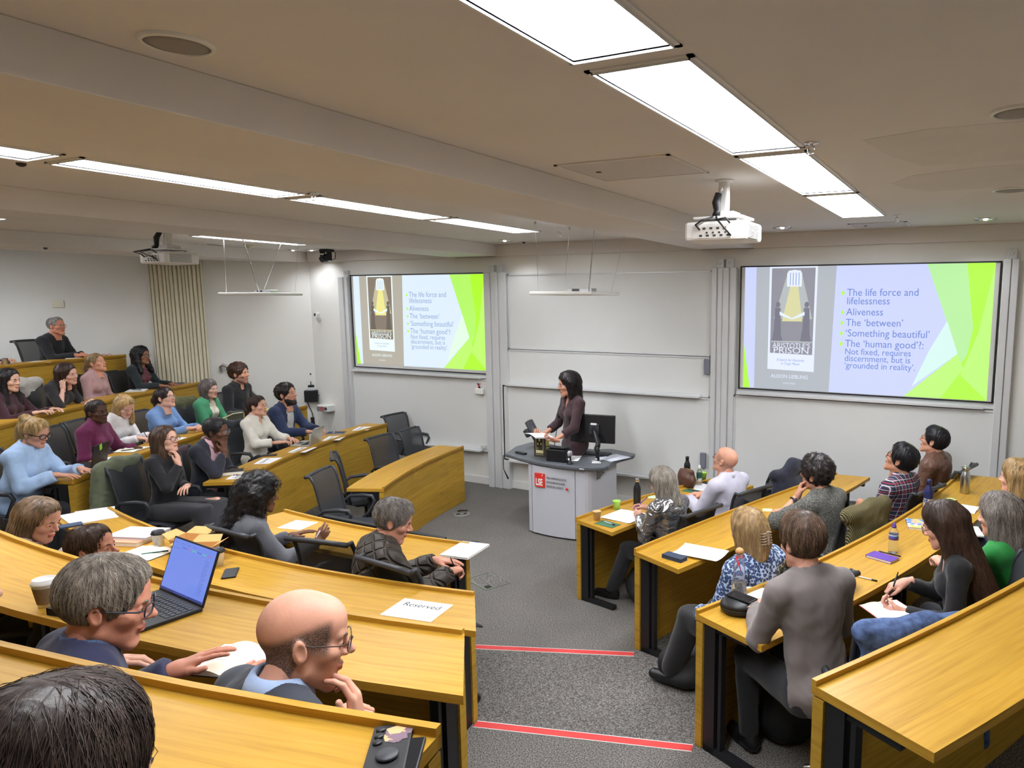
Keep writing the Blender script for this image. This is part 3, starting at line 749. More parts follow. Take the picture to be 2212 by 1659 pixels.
# switch / thermostat, handrail, wall boxes
def on_wall(s_, o, z): x, y = DW(s_, o); return (x, y, z)
t = thing('wall_control', 'cream wall control with a dark display above the grey haired man at left', 'control panel', on_wall(3.415, 0.0, 2.565), math.radians(-135))
MB().box((0.0, 0.0, 0), (0.145, 0.03, 0.105), bev=0.006).build('casing', M_cream, t); MB().box((-0.038, 0.014, 0.008), (0.045, 0.02, 0.072), bev=0.004).build('display', mat('display_green', rgb=(48, 66, 62), rough=0.2, bump=0.005), t)
for o in t.children: o.location = (0, 0, 0); o.rotation_euler = (0, 0, math.radians(180))
t = thing('handrail', 'brushed steel handrail on the left wall behind the man in the black shirt', 'handrail', (0, 0, 0))
pts = [on_wall(1.40, 0.03, 1.52), on_wall(1.40, 0.075, 1.60), on_wall(1.36, 0.085, 1.63), on_wall(1.30, 0.085, 1.60), on_wall(1.15, 0.085, 1.40), on_wall(0.8, 0.085, 0.95)]
MB().tube(pts, 0.021, 12).build('rail', M_steel, t); MB().tube([on_wall(1.22, 0.0, 1.42), on_wall(1.22, 0.05, 1.42), on_wall(1.22, 0.085, 1.48)], 0.009).build('rail_bracket', M_steel, t)
t = thing('wall_sensor', 'small white sensor with dark face on the wall left of the left screen', 'sensor', (-9.745, YW, 2.36))
MB().ball((0, -0.01, -0.02), (0.045, 0.015, 0.045), 14).build('back_plate', M_wplas, t); MB().box((0.02, -0.05, 0.03), (0.05, 0.05, 0.10), RY(0.35), bev=0.01).build('sensor_body', M_wplas, t); MB().box((-0.01, -0.075, 0.045), (0.03, 0.012, 0.04), RY(0.35)).build('sensor_face', M_dkgrey, t)
# radio microphone charger shelf on the diagonal wall, small box on the front wall
x, y, z = on_wall(0.24, 0.0, 0.99); t = thing('microphone_safe', 'black wall box with microphones standing on top, beside the bearded man', 'microphone box', (x, y, z), math.radians(-45))
MB().box((0, 0.10, 0.10), (0.24, 0.20, 0.185), bev=0.006).build('cabinet', M_black, t)
mb = MB(); mb.lathe([(0.022, 0), (0.022, 0.01), (0.015, 0.012)], (0.07, 0.205, 0.13), 16, RX(-math.pi/2)); p = mb.build('key_lock', M_chrome, t)
mb = MB()
for k in range(5): mb.box((-0.03, 0.201, 0.05+0.018*k), (0.12, 0.004, 0.008))
mb.build('cabinet_vent', M_dkgrey, t)
MB().box((0.0, 0.10, 0.215), (0.13, 0.11, 0.045), bev=0.005).build('charger_base', M_frame, t); MB().box((0.0, 0.10, 0.255), (0.11, 0.09, 0.04), bev=0.006).build('charger', M_black, t)
mb = MB(); mb.tube([(-0.02, 0.10, 0.27), (-0.02, 0.10, 0.42)], [0.014, 0.017], 14); mb.build('microphone_handle', M_steel, t)
MB().ball((-0.02, 0.10, 0.45), (0.024, 0.024, 0.034), 14).build('microphone_head', M_black, t)
mb = MB()
for dx in (0.03, 0.045): mb.tube([(dx, 0.10, 0.27), (dx, 0.10, 0.335)], 0.006)
mb.build('small_microphones', M_black, t)
t = thing('wall_box', 'small white wall box with a red and grey face beside the left screen', 'wall box', (-9.62, YW, 0.86))
MB().box((0, -0.075, 0.05), (0.24, 0.15, 0.10), bev=0.008).build('casing', M_wplas, t)
MB().box((-0.03, -0.152, 0.045), (0.17, 0.006, 0.07)).build('face_plate', mat('box_grey', rgb=(128, 128, 132), rough=0.5, bump=0.01), t)
MB().box((-0.005, -0.156, 0.045), (0.045, 0.005, 0.06)).build('red_key', M_red, t)
MB().tube([(0.08, -0.155, 0.03), (0.075, -0.157, 0.065), (0.095, -0.157, 0.075), (0.11, -0.157, 0.06), (0.10, -0.155, 0.03)], 0.007, 6).build('hook', M_black, t)
o = MB().tube([(-9.98, 7.80, 0.99), (-9.93, 7.84, 0.8), (-9.90, 7.85, 0.62), (-9.88, 7.86, 0.4), (-9.80, 7.87, 0.12)], 0.007, 6).build('power_cable', M_black); tag(o, 'black cable hanging below the black microphone box', 'cable')
o = MB().box((-9.92, 7.83, 0.68), (0.05, 0.04, 0.12), bev=0.006).build('cable_plug', M_black); tag(o, 'black plug block on the cable under the microphone box', 'plug')

# floor fittings
M_grate = mat('floor_grate', rgb=(150, 152, 150), rough=0.5, metal=0.3, bump=0.02)
def grate(x, y, label, r=0.10):
    t = thing('floor_vent', label, 'floor vent', (x, y, 0.001), 0, 'round floor vents')
    MB().lathe([(r, 0), (r, 0.004), (r*0.9, 0.006), (0, 0.006)], n=36).build('disc', M_grate, t)
    mb = MB()
    for k in range(22):
        a = 2*math.pi*k/22; mb.box((math.cos(a)*r*0.55, math.sin(a)*r*0.55, 0.0065), (r*0.5, 0.006, 0.002), RZ(a))
    mb.build('slots', M_black, t)
grate(-5.80, 6.62, 'round grey floor vent on the carpet between the short desk and the podium'); grate(-5.78, 5.60, 'round grey floor vent partly hidden behind the centre desk')
for x, y, lb in ((-5.88, 6.73, 'small black floor plate beside the round vent'), (-4.98, 5.85, 'small black floor plate in front of the podium')):
    o = MB().box((0, 0, 0.003), (0.12, 0.06, 0.006)).build('floor_plate', M_black); o.location = (x, y, 0.001); o.rotation_euler = (0, 0, 0.5); tag(o, lb, 'floor plate')
t = thing('floor_box', 'carpeted rectangular floor box lid with steel rim in the aisle', 'floor box', (-4.15, 5.07, 0.002), -0.35)
mb = MB()
for a in (((0, 0.125, 0), (0.36, 0.012, 0.008)), ((0, -0.125, 0), (0.36, 0.012, 0.008)), ((0.18, 0, 0), (0.012, 0.25, 0.008)), ((-0.18, 0, 0), (0.012, 0.25, 0.008))): mb.box(*a)
mb.build('rim', M_steel, t); MB().box((0, 0, 0), (0.34, 0.236, 0.005)).build('lid', M_carpet, t); MB().box((0.13, -0.08, 0.003), (0.06, 0.05, 0.006)).build('handle', M_black, t)
# ------------------------------------------------------------ podium
M_pod = mat('podium_grey', rgb=(196, 198, 206), rough=0.55, bump=0.03, bscale=300, metal=0.05)
M_podtop = mat('podium_top_grey', rgb=(92, 96, 102), rough=0.4, bump=0.02, bscale=300)
t = thing('lectern', 'grey teaching podium with a red logo and dark curved top', 'podium', (-4.28, 6.74, 0), -0.02)
mb = MB()
front = [(-0.36, -0.33), (-0.30, -0.345)]; 
mb.prism([(-0.37, -0.30), (-0.30, -0.335), (-0.30, 0.28), (-0.37, 0.24)], 0.02, 0.80); mb.build('left_pillar', M_pod, t, merge=True)
mb = MB(); fp = [(-0.292+0.057*k, -0.338-0.028*math.sin(math.pi*k/10)) for k in range(11)]
mb.prism(fp+[(0.278, 0.28), (-0.292, 0.28)], 0.02, 0.80); mb.build('front_panel', M_pod, t, merge=True)
mb = MB(); rp = [(0.287, -0.336), (0.36, -0.325)]+[(0.36+0.09*math.sin(a), -0.325+0.10*(1-math.cos(a))) for a in (0.4, 0.8, 1.2, 1.57)]+[(0.45, 0.28), (0.287, 0.28)]
mb.prism(rp, 0.02, 0.80); mb.build('right_pillar', M_pod, t, merge=True)
mb = MB(); mb.prism([(-0.355, -0.285), (0.35, -0.31), (0.43, -0.2), (0.43, 0.26), (-0.355, 0.24)], 0.0, 0.03); mb.build('plinth', M_black, t)
mb = MB()
for i in range(6):
    for j in range(5):
        if j+i*0.6 < 5.4: mb.box((0.4515, -0.15+0.028*i, 0.77-0.022*j), (0.004, 0.012, 0.014))
mb.build('vent_slots', M_black, t)
top = [(-0.80, -0.14), (-0.78, -0.19), (-0.5, -0.30), (-0.2, -0.37), (0.1, -0.40), (0.35, -0.375), (0.52, -0.31), (0.60, -0.24), (0.615, -0.17), (0.575, -0.08), (0.55, 0.05), (0.555, 0.2), (0.60, 0.42), (0.57, 0.52), (0.2, 0.62), (0.02, 0.50), (-0.45, 0.46), (-0.75, 0.56), (-0.92, 0.50), (-0.93, 0.2)]
mb = MB(); mb.prism(top, 0.81, 0.855); o = mb.build('desk_top', M_podtop, t, merge=True); b_ = o.modifiers.new('b', 'BEVEL'); b_.width = 0.012; b_.segments = 2
mb = MB(); mb.box((0.40, -0.385, 0.832), (0.06, 0.01, 0.02), RZ(0.25), bev=0.004); mb.build('edge_badge', M_steel, t)
# logo: red square with white letters, small lettering beside it
MX = lambda x, z, y=-0.372: Matrix(((1, 0, 0, x), (0, 0, -1, y), (0, 1, 0, z), (0, 0, 0, 1)))
mb = MB(); mb.box((-0.165, -0.366, 0.645), (0.135, 0.012, 0.155)); mb.cur = 1; text_mesh('LSE', 0.105, MX(-0.220, 0.588), mb, wx=0.62, bold=0.004); mb.box((-0.128, -0.373, 0.705), (0.008, 0.001, 0.02), RY(0.5))
mb.build('logo_plate', [mat('logo_red', rgb=(226, 52, 44), rough=0.5, bump=0.005), M_wplas], t)
mb = MB()
for k, s_ in enumerate(('THE LONDON SCHOOL', 'OF ECONOMICS AND', 'POLITICAL SCIENCE')): text_mesh(s_, 0.032, MX(-0.075, 0.672-0.048*k, -0.3705), mb, wx=0.78)
mb.cur = 1; mb.lathe([(0.016, 0), (0.016, 0.003), (0, 0.003)], (0.195, -0.366, 0.585), 16, RX(math.pi/2)); mb.build('logo_lettering', [M_dkgrey, _mats['logo_red']], t)
PT = 0.855   # podium top height
def on_pod(dx, dy): q = T(-4.28, 6.74, 0) @ RZ(-0.02) @ Vector((dx, dy, PT)); return tuple(q)
# monitor on an arm
t = thing('computer_monitor', 'black computer monitor on a clamp arm, seen from behind on the podium', 'monitor', on_pod(0.30, 0.04), 0.14)
MB().box((-0.06, 0.10, 0.33), (0.55, 0.035, 0.325), RX(-0.05), bev=0.008).build('housing', M_black, t)
mb = MB(); mb.box((-0.06, 0.119, 0.331), (0.53, 0.004, 0.31), RX(-0.05)); mb.build('screen', mat('screen_dark', rgb=(40, 48, 60), rough=0.15, bump=0.002), t)
MB().box((-0.03, 0.074, 0.33), (0.12, 0.03, 0.12), bev=0.008).build('mount_plate', M_dkgrey, t)
mb = MB(); mb.tube([(-0.03, 0.05, 0.33), (0.02, -0.02, 0.30), (0.08, -0.08, 0.20), (0.08, -0.10, 0.16)], [0.026, 0.03, 0.028, 0.03], 12); mb.tube([(0.08, -0.10, 0.0), (0.08, -0.10, 0.20)], 0.022, 14); mb.tube([(0.08, -0.10, 0.12), (0.05, -0.06, 0.14)], 0.028, 12); mb.build('monitor_arm', M_black, t)
mb = MB(); mb.box((0.08, -0.11, 0.008), (0.10, 0.10, 0.016), bev=0.004); mb.ball((0.08, -0.145, 0.03), 0.016, 10); mb.build('clamp', M_steel, t)
mb = MB(); mb.box((-0.29, 0.073, 0.475), (0.07, 0.003, 0.025), RX(-0.05)); mb.box((-0.03, 0.056, 0.39), (0.07, 0.003, 0.022)); mb.box((0.16, 0.087, 0.245), (0.035, 0.003, 0.015), RX(-0.05)); mb.cur = 1; mb.box((0.16, 0.088, 0.222), (0.035, 0.003, 0.012), RX(-0.05)); mb.build('stickers', [M_paper, mat('sticker_purple', rgb=(140, 90, 170), rough=0.6, bump=0.01)], t)
# document camera arm
t = thing('document_camera', 'thick grey leaning tube of a document camera at the left of the podium', 'document camera', on_pod(-0.50, 0.12), 0.0)
mb = MB(); mb.tube([(0.02, 0, 0.04), (-0.20, 0.05, 0.33)], 0.052, 20); mb.build('tube_head', M_dkgrey, t)
MB().box((-0.185, 0.0, 0.20), (0.07, 0.06, 0.10), RY(-0.6), bev=0.015).build('lamp_housing', M_dkgrey, t)
MB().lathe([(0.085, 0), (0.08, 0.018), (0.03, 0.03), (0.025, 0.05), (0, 0.05)], (0.03, 0, 0), 20).build('base', M_black, t)
o = MB().box((0, 0, 0.011), (0.17, 0.05, 0.022), bev=0.008).build('remote_control', M_black); place(o, on_pod(-0.60, -0.13), -0.25); tag(o, 'black remote control lying on the left wing of the podium', 'remote control')
# book standing with yellow page markers
t = thing('hardback_book', 'dark hardback book standing on the podium with yellow page markers', 'book', on_pod(-0.31, -0.14), 0.08)
M_bk = mat('book_cover_brown', rgb=(74, 66, 56), rough=0.5, bump=0.01)
mb = MB()
for y_ in (-0.016, 0.016): mb.box((0, y_, 0.118), (0.155, 0.003, 0.236))
mb.box((-0.077, 0, 0.118), (0.003, 0.034, 0.236)); mb.build('cover', M_bk, t)
MB().box((0.0, 0, 0.117), (0.148, 0.028, 0.226)).build('pages', mat('page_edges', rgb=(232, 226, 205), rough=0.9, bump=0.2, bscale=400), t)
mb = MB(); FX = lambda x, z: Matrix(((1, 0, 0, x), (0, 0, -1, -0.0185), (0, 1, 0, z), (0, 0, 0, 1)))
mb.cur = 0; mb.box((-0.005, -0.0182, 0.135), (0.095, 0.001, 0.185)); mb.cur = 1; mb.box((-0.005, -0.0186, 0.150), (0.085, 0.001, 0.145)); mb.cur = 2; mb.box((-0.005, -0.0189, 0.198), (0.022, 0.0008, 0.03))
for s_ in (-1, 1): mb.ball((-0.005+0.02*s_, -0.0187, 0.15), (0.009, 0.0006, 0.026), 10)
mb.cur = 0; text_mesh("ARISTOTLE\u2019S", 0.018, FX(-0.005, 0.100), mb, 'CENTER', wx=0.75); text_mesh('PRISON', 0.022, FX(-0.005, 0.082), mb, 'CENTER'); text_mesh('ALISON LIEBLING', 0.013, FX(-0.005, 0.022), mb, 'CENTER')
mb.build('cover_print', [mat('print_cream', rgb=(228, 220, 170), rough=0.6, bump=0.01), mat('print_dark', rgb=(38, 34, 32), rough=0.6, bump=0.01), mat('print_yellow', rgb=(225, 205, 110), rough=0.6, bump=0.01)], t)
mb = MB(); rnd = random.Random(3)
for k in range(9): mb.box((0.085, -0.010+0.0025*k, 0.03+0.021*k), (0.045, 0.001, 0.03))
mb.build('page_markers', mat('sticky_yellow', rgb=(226, 222, 110), rough=0.8, bump=0.01), t)
# gooseneck microphone
t = thing('gooseneck_microphone', 'thin gooseneck microphone rising from the podium before the speaker', 'microphone', on_pod(-0.30, 0.12))
MB().tube([(0, 0, 0), (0.0, 0, 0.08), (0.03, 0, 0.25), (0.06, 0.0, 0.36), (0.065, 0, 0.42)], 0.0045, 8).build('stem', M_black, t); MB().ball((0.066, 0, 0.455), (0.018, 0.018, 0.042), 12).build('windscreen', M_black, t); MB().lathe([(0.03, 0), (0.03, 0.012), (0.008, 0.016)], n=16).build('base', M_black, t)
# black box, touch panel, sample cup, wire stand, papers, keyboard
t = thing('equipment_box', 'black open topped box on the podium below the monitor', 'box', on_pod(0.0, -0.24), 0.05)
MB().box((0, 0, 0.07), (0.24, 0.13, 0.14), bev=0.01).build('box_body', M_black, t); MB().box((-0.02, 0.03, 0.152), (0.24, 0.15, 0.012), RX(-0.12)).build('sloping_lid', M_dkgrey, t)
t = thing('table_microphone', 'small stand with a clear domed top at the front edge of the podium', 'microphone', on_pod(0.195, -0.30))
MB().lathe([(0.035, 0), (0.035, 0.012), (0.016, 0.02), (0.014, 0.08), (0.022, 0.09)], n=18).build('stand', M_black, t); MB().lathe([(0.027, 0.09), (0.028, 0.13), (0.02, 0.145), (0, 0.147)], n=18).build('clear_cap', mat('clear_acrylic', rgb=(235, 235, 240), rough=0.1, trans=0.6, bump=0.002), t); MB().box((-0.005, -0.016, 0.055), (0.018, 0.004, 0.025)).build('tag', M_paper, t)
t = thing('wire_stand', 'folded black wire book stand behind the standing book', 'book stand', on_pod(-0.17, -0.10))
mb = MB()
for k in range(4): mb.tube([(-0.09+0.05*k, 0, 0.005), (-0.04+0.05*k, 0.03, 0.09), (0.01+0.05*k, 0, 0.005)], 0.003, 6)
mb.tube([(-0.10, 0.03, 0.09), (0.12, 0.03, 0.09)], 0.003, 6); mb.build('wires', M_black, t)
def sheet(name, label, loc, rz, w=0.21, h=0.297, th=0.0012, m=None, cat='paper', group=None, bend=0.0, tilt=None, txt=None, tsize=0.05, tflip=False):
    mb = MB(); n = 6; rows = []
    for i in range(n+1):
        v = i/n-0.5; rows.append([(-w/2, v*h, th+bend*(4*v*v)), (w/2, v*h, th+bend*(4*v*v))])
    mb.grid(rows, False); mb.grid([[(p[0], p[1], p[2]-th) for p in r][::-1] for r in rows], False)
    if txt:
        mb.cur = 1; MT = T(0, h*0.12, th+0.0004) if not tflip else RZ(math.pi) @ T(0, h*0.12, th+0.0004)
        text_mesh(txt, tsize, MT, mb, 'CENTER', ext=0.0001, wx=0.95)
    o = mb.build(name, [m or M_paper, M_ink]); place(o, loc, rz)
    if tilt: o.rotation_euler = (*tilt, rz)
    return tag(o, label, cat, group)
sheet('paper_sheet', 'white sheet lying behind the black box on the podium', on_pod(0.05, -0.06), 0.4, th=0.004)
sheet('paper_sheet', 'pale sheet on the right wing of the podium', on_pod(0.47, 0.18), -0.3, 0.25, 0.32, th=0.003, m=mat('paper_grey', rgb=(208, 212, 224), rough=0.8, bump=0.01))
sheet('paper_sheet', 'small printed card at the right front of the podium', on_pod(0.40, -0.08), 0.5, 0.10, 0.15, th=0.003)
t = thing('keyboard', 'black keyboard on the podium under the monitor', 'keyboard', on_pod(0.17, 0.24), 0.15)
MB().box((0, 0, 0.010), (0.40, 0.13, 0.02), bev=0.004).build('frame', M_black, t)
mb = MB()
for i in range(4):
    for j in range(14): mb.box((-0.178+0.0275*j, -0.045+0.03*i, 0.022), (0.022, 0.024, 0.006))
mb.build('keys', M_dkgrey, t)
o = MB().tube([tuple(Vector(on_pod(-0.82, -0.17))-Vector((0,0,0.03))), tuple(Vector(on_pod(-0.84, -0.16))-Vector((0, 0, 0.08))), tuple(Vector(on_pod(-0.82, -0.18))-Vector((0, 0, 0.2))), tuple(Vector(on_pod(-0.74, -0.2))-Vector((0, 0, 0.30)))], [0.006, 0.005, 0.005, 0.011], 8).build('hanging_cable', M_black); tag(o, 'black cable end dangling from the left wing of the podium', 'cable')
# ------------------------------------------------------------ mesh backed office chairs
M_mesh = bpy.data.materials.new('chair_mesh'); M_mesh.use_nodes = True
_N, _L, _b = nodes_of(M_mesh)
_b.inputs['Base Color'].default_value = (0.035, 0.038, 0.045, 1); _b.inputs['Roughness'].default_value = 0.7; _b.inputs['Alpha'].default_value = 0.86
_n = _N.new('ShaderNodeTexWave'); _n.inputs['Scale'].default_value = 160; _L.new(objcoord(_N, _L), _n.inputs[0])
_bp = _N.new('ShaderNodeBump'); _bp.inputs['Strength'].default_value = 0.2; _L.new(_n.outputs[0], _bp.inputs['Height']); _L.new(_bp.outputs[0], _b.inputs['Normal'])
M_chair = mat('chair_frame', rgb=(50, 52, 57), rough=0.45, bump=0.02, bscale=250)
M_seat = mat('chair_seat_fabric', rgb=(44, 47, 55), rough=0.8, bump=0.15, bscale=500)
def back_pt(u, v):
    """u -1..1 across, v 0..1 up"""
    y = -0.185-0.10*v-0.035*math.sin(v*3.1)*0 + 0.03*(u*u) - 0.05*max(0, v-0.86)*3
    z = 0.47+0.50*v
    return (u*(0.215+0.012*v), y, z)
def make_chair(label, loc, rz, group='mesh backed office chairs'):
    t = thing('office_chair', label, 'chair', loc, rz, group)
    mb = MB(); mb.grid([[back_pt(-1+k/6, v/10) for k in range(13)] for v in range(11)]); o = mb.build('backrest_mesh', M_mesh, t)
    mb = MB()
    for s_ in (-1, 1): mb.tube([back_pt(s_, v/8) for v in range(9)]+[(s_*0.222, -0.315, 0.965)], [0.013]*8+[0.016, 0.014], 8)
    mb.tube([(-0.232, -0.318, 0.968), (-0.12, -0.322, 0.972), (0, -0.324, 0.973), (0.12, -0.322, 0.972), (0.232, -0.318, 0.968)], 0.017, 10)
    mb.build('backrest_frame', M_chair, t)
    mb = MB(); rows = []
    for i in range(11):
        v = i/10; y = -0.20+0.46*v; dz = -0.04*max(0, v-0.75)**2*16+0.02*(0.5-v)*max(0, 0.3-v)*10
        hw = 0.225*(1-0.10*(2*v-1)**4)
        rows.append([(hw*math.cos(math.pi*2*k/16)*(1 if True else 1), y, 0.445+dz+0.022*math.sin(math.pi*2*k/16)) for k in range(16)])
    mb.grid(rows, True, True); mb.add([(p[0], p[1], p[2]) for p in rows[0]], [list(range(16))]); mb.add(rows[-1], [list(range(16))[::-1]]); mb.build('seat', M_seat, t)
    for s_ in (-1, 1):
        mb = MB(); mb.tube([(s_*0.20, -0.20, 0.50), (s_*0.262, -0.21, 0.60), (s_*0.268, -0.14, 0.655), (s_*0.266, 0.0, 0.665), (s_*0.264, 0.09, 0.655), (s_*0.262, 0.115, 0.61), (s_*0.25, 0.06, 0.50), (s_*0.20, 0.0, 0.435)], [0.012, 0.014, 0.018, 0.021, 0.021, 0.017, 0.014, 0.013], 8)
        mb.build('armrest', M_chair, t)
    mb = MB(); mb.tube([(0, 0, 0.07), (0, 0, 0.25), (0, 0, 0.26), (0, 0, 0.40)], [0.028, 0.028, 0.018, 0.018], 12); mb.box((0, 0, 0.41), (0.18, 0.22, 0.03), bev=0.01); mb.build('stem', M_dkgrey, t)
    mb = MB(); 
    for k in range(5):
        a = 2*math.pi*k/5+0.3; mb.tube([(0, 0, 0.10), (0.15*math.cos(a), 0.15*math.sin(a), 0.095), (0.30*math.cos(a), 0.30*math.sin(a), 0.075), (0.30*math.cos(a), 0.30*math.sin(a), 0.045)], [0.03, 0.022, 0.016, 0.012], 8)
    mb.build('star_base', M_steel, t)
    for k in range(5):
        a = 2*math.pi*k/5+0.3; mb = MB()
        for s_ in (-1, 1): mb.lathe([(0.0, -0.009), (0.027, -0.009), (0.03, 0), (0.027, 0.009), (0, 0.009)], (0.30*math.cos(a)+s_*0.012*math.sin(a), 0.30*math.sin(a)-s_*0.012*math.cos(a), 0.03), 14, RZ(a) @ RX(math.pi/2))
        mb.tube([(0.30*math.cos(a), 0.30*math.sin(a), 0.03), (0.30*math.cos(a), 0.30*math.sin(a), 0.05)], 0.012, 8)
        mb.build('caster', M_black, t)
    return t
CHAIR0 = None
def chair(label, x, y, z, face):
    """face: world angle (radians) the sitter looks along"""
    global CHAIR0
    rz = face-math.pi/2
    if CHAIR0 is None: CHAIR0 = make_chair(label, (x, y, z), rz); return CHAIR0
    return dup(CHAIR0, (x, y, z), rz, label)
# ------------------------------------------------------------ smooth bodies from distance fields
F32 = np.float32
def A3(*p): return np.array(p, F32)
def d_cap(P, a, b, ra, rb):
    a = np.asarray(a, F32); ba = np.asarray(b, F32)-a; pa = P-a
    t = np.clip(pa @ ba/max(float(ba @ ba), 1e-9), 0, 1)
    q = pa-t[:, None]*ba
    return np.sqrt(np.einsum('ij,ij->i', q, q))-(ra+(rb-ra)*t)
def d_ell(P, c, r, Rm=None):
    q = P-np.asarray(c, F32)
    if Rm is not None: q = q @ np.asarray(Rm, F32)      # columns of Rm are the axes
    r = np.asarray(r, F32); a = q/r; k0 = np.sqrt(np.einsum('ij,ij->i', a, a))+1e-9
    b = a/r; k1 = np.sqrt(np.einsum('ij,ij->i', b, b))+1e-9
    return k0*(k0-1)/k1
def smin(a, b, k):
    if k <= 0: return np.minimum(a, b)
    h = np.maximum(k-np.abs(a-b), 0)/k
    return np.minimum(a, b)-h*h*k*0.25
def smax(a, b, k): return -smin(-a, -b, k)
def sinnoise(P, freq, seed=0, n=6):
    r = np.random.RandomState(seed); s = np.zeros(len(P), F32)
    for i in range(n):
        d = r.normal(size=3); d /= np.linalg.norm(d); fr = freq*(0.7+0.7*r.rand())
        s += np.sin(P @ (d*fr).astype(F32)+F32(r.rand()*6.28))
    return s/n
def surf(f, lo, hi, h, margin=0.01):
    """surface nets of f<0 inside the box lo..hi on an h grid (coarse pass first)"""
    lo = np.asarray(lo, float); n = np.maximum(4*(np.ceil((np.asarray(hi)-lo)/h/4).astype(int)), 4)
    st = 4; nb = n//st
    ax = [lo[i]+h*(st*np.arange(nb[i])+st/2) for i in range(3)]
    C = np.stack(np.meshgrid(*ax, indexing='ij'), -1).reshape(-1, 3).astype(F32)
    act = (np.abs(f(C)) < st*h*1.25+margin).reshape(nb)
    pt = np.zeros(n+1, bool)
    big = np.repeat(np.repeat(np.repeat(act, st, 0), st, 1), st, 2)
    for dx in (0, 1):
        for dy in (0, 1):
            for dz in (0, 1): pt[dx:dx+n[0], dy:dy+n[1], dz:dz+n[2]] |= big
    ids = np.argwhere(pt); D = np.full(n+1, 1.0, F32)
    D[pt] = f((lo+ids*h).astype(F32))
    S = D < 0
    cs = np.zeros(n, np.int8)
    for dx in (0, 1):
        for dy in (0, 1):
            for dz in (0, 1): cs += S[dx:dx+n[0], dy:dy+n[1], dz:dz+n[2]]
    ac = (cs > 0) & (cs < 8) & big
    cell = np.argwhere(ac); idx = np.full(n, -1, np.int64); idx[ac] = np.arange(len(cell))
    acc = np.zeros((len(cell), 3)); cnt = np.zeros(len(cell))
    cor = [np.array(c) for c in ((0,0,0),(1,0,0),(0,1,0),(1,1,0),(0,0,1),(1,0,1),(0,1,1),(1,1,1))]
    val = [D[cell[:, 0]+c[0], cell[:, 1]+c[1], cell[:, 2]+c[2]] for c in cor]
    for a, b in ((0,1),(2,3),(4,5),(6,7),(0,2),(1,3),(4,6),(5,7),(0,4),(1,5),(2,6),(3,7)):
        m = (val[a] < 0) != (val[b] < 0); t = val[a][m]/(val[a][m]-val[b][m])
        acc[m] += cor[a]+t[:, None]*(cor[b]-cor[a]); cnt[m] += 1
    V = lo+h*(cell+acc/np.maximum(cnt, 1)[:, None]); Q = []
    for axis in range(3):
        o = [1, 1, 1]; o[axis] = 0; sl = [slice(o[i], n[i]) if i != axis else slice(0, n[i]) for i in range(3)]
        s0 = S[tuple(sl)]; sl2 = [slice(o[i], n[i]) if i != axis else slice(1, n[i]+1) for i in range(3)]
        s1 = S[tuple(sl2)]; e = np.argwhere(s0 != s1)+np.array(o)
        if not len(e): continue
        fl = s0[s0 != s1]; u, v = [(1, 2), (2, 0), (0, 1)][axis]
        du = np.zeros(3, int); du[u] = 1; dv = np.zeros(3, int); dv[v] = 1
        q = np.stack([idx[tuple((e-du-dv).T)], idx[tuple((e-dv).T)], idx[tuple(e.T)], idx[tuple((e-du).T)]], 1)
        q[~fl] = q[~fl][:, ::-1]; Q.append(q)
    Q = np.concatenate(Q) if Q else np.zeros((0, 4), int)
    Q = Q[(Q >= 0).all(1)]
    return V.astype(F32), Q

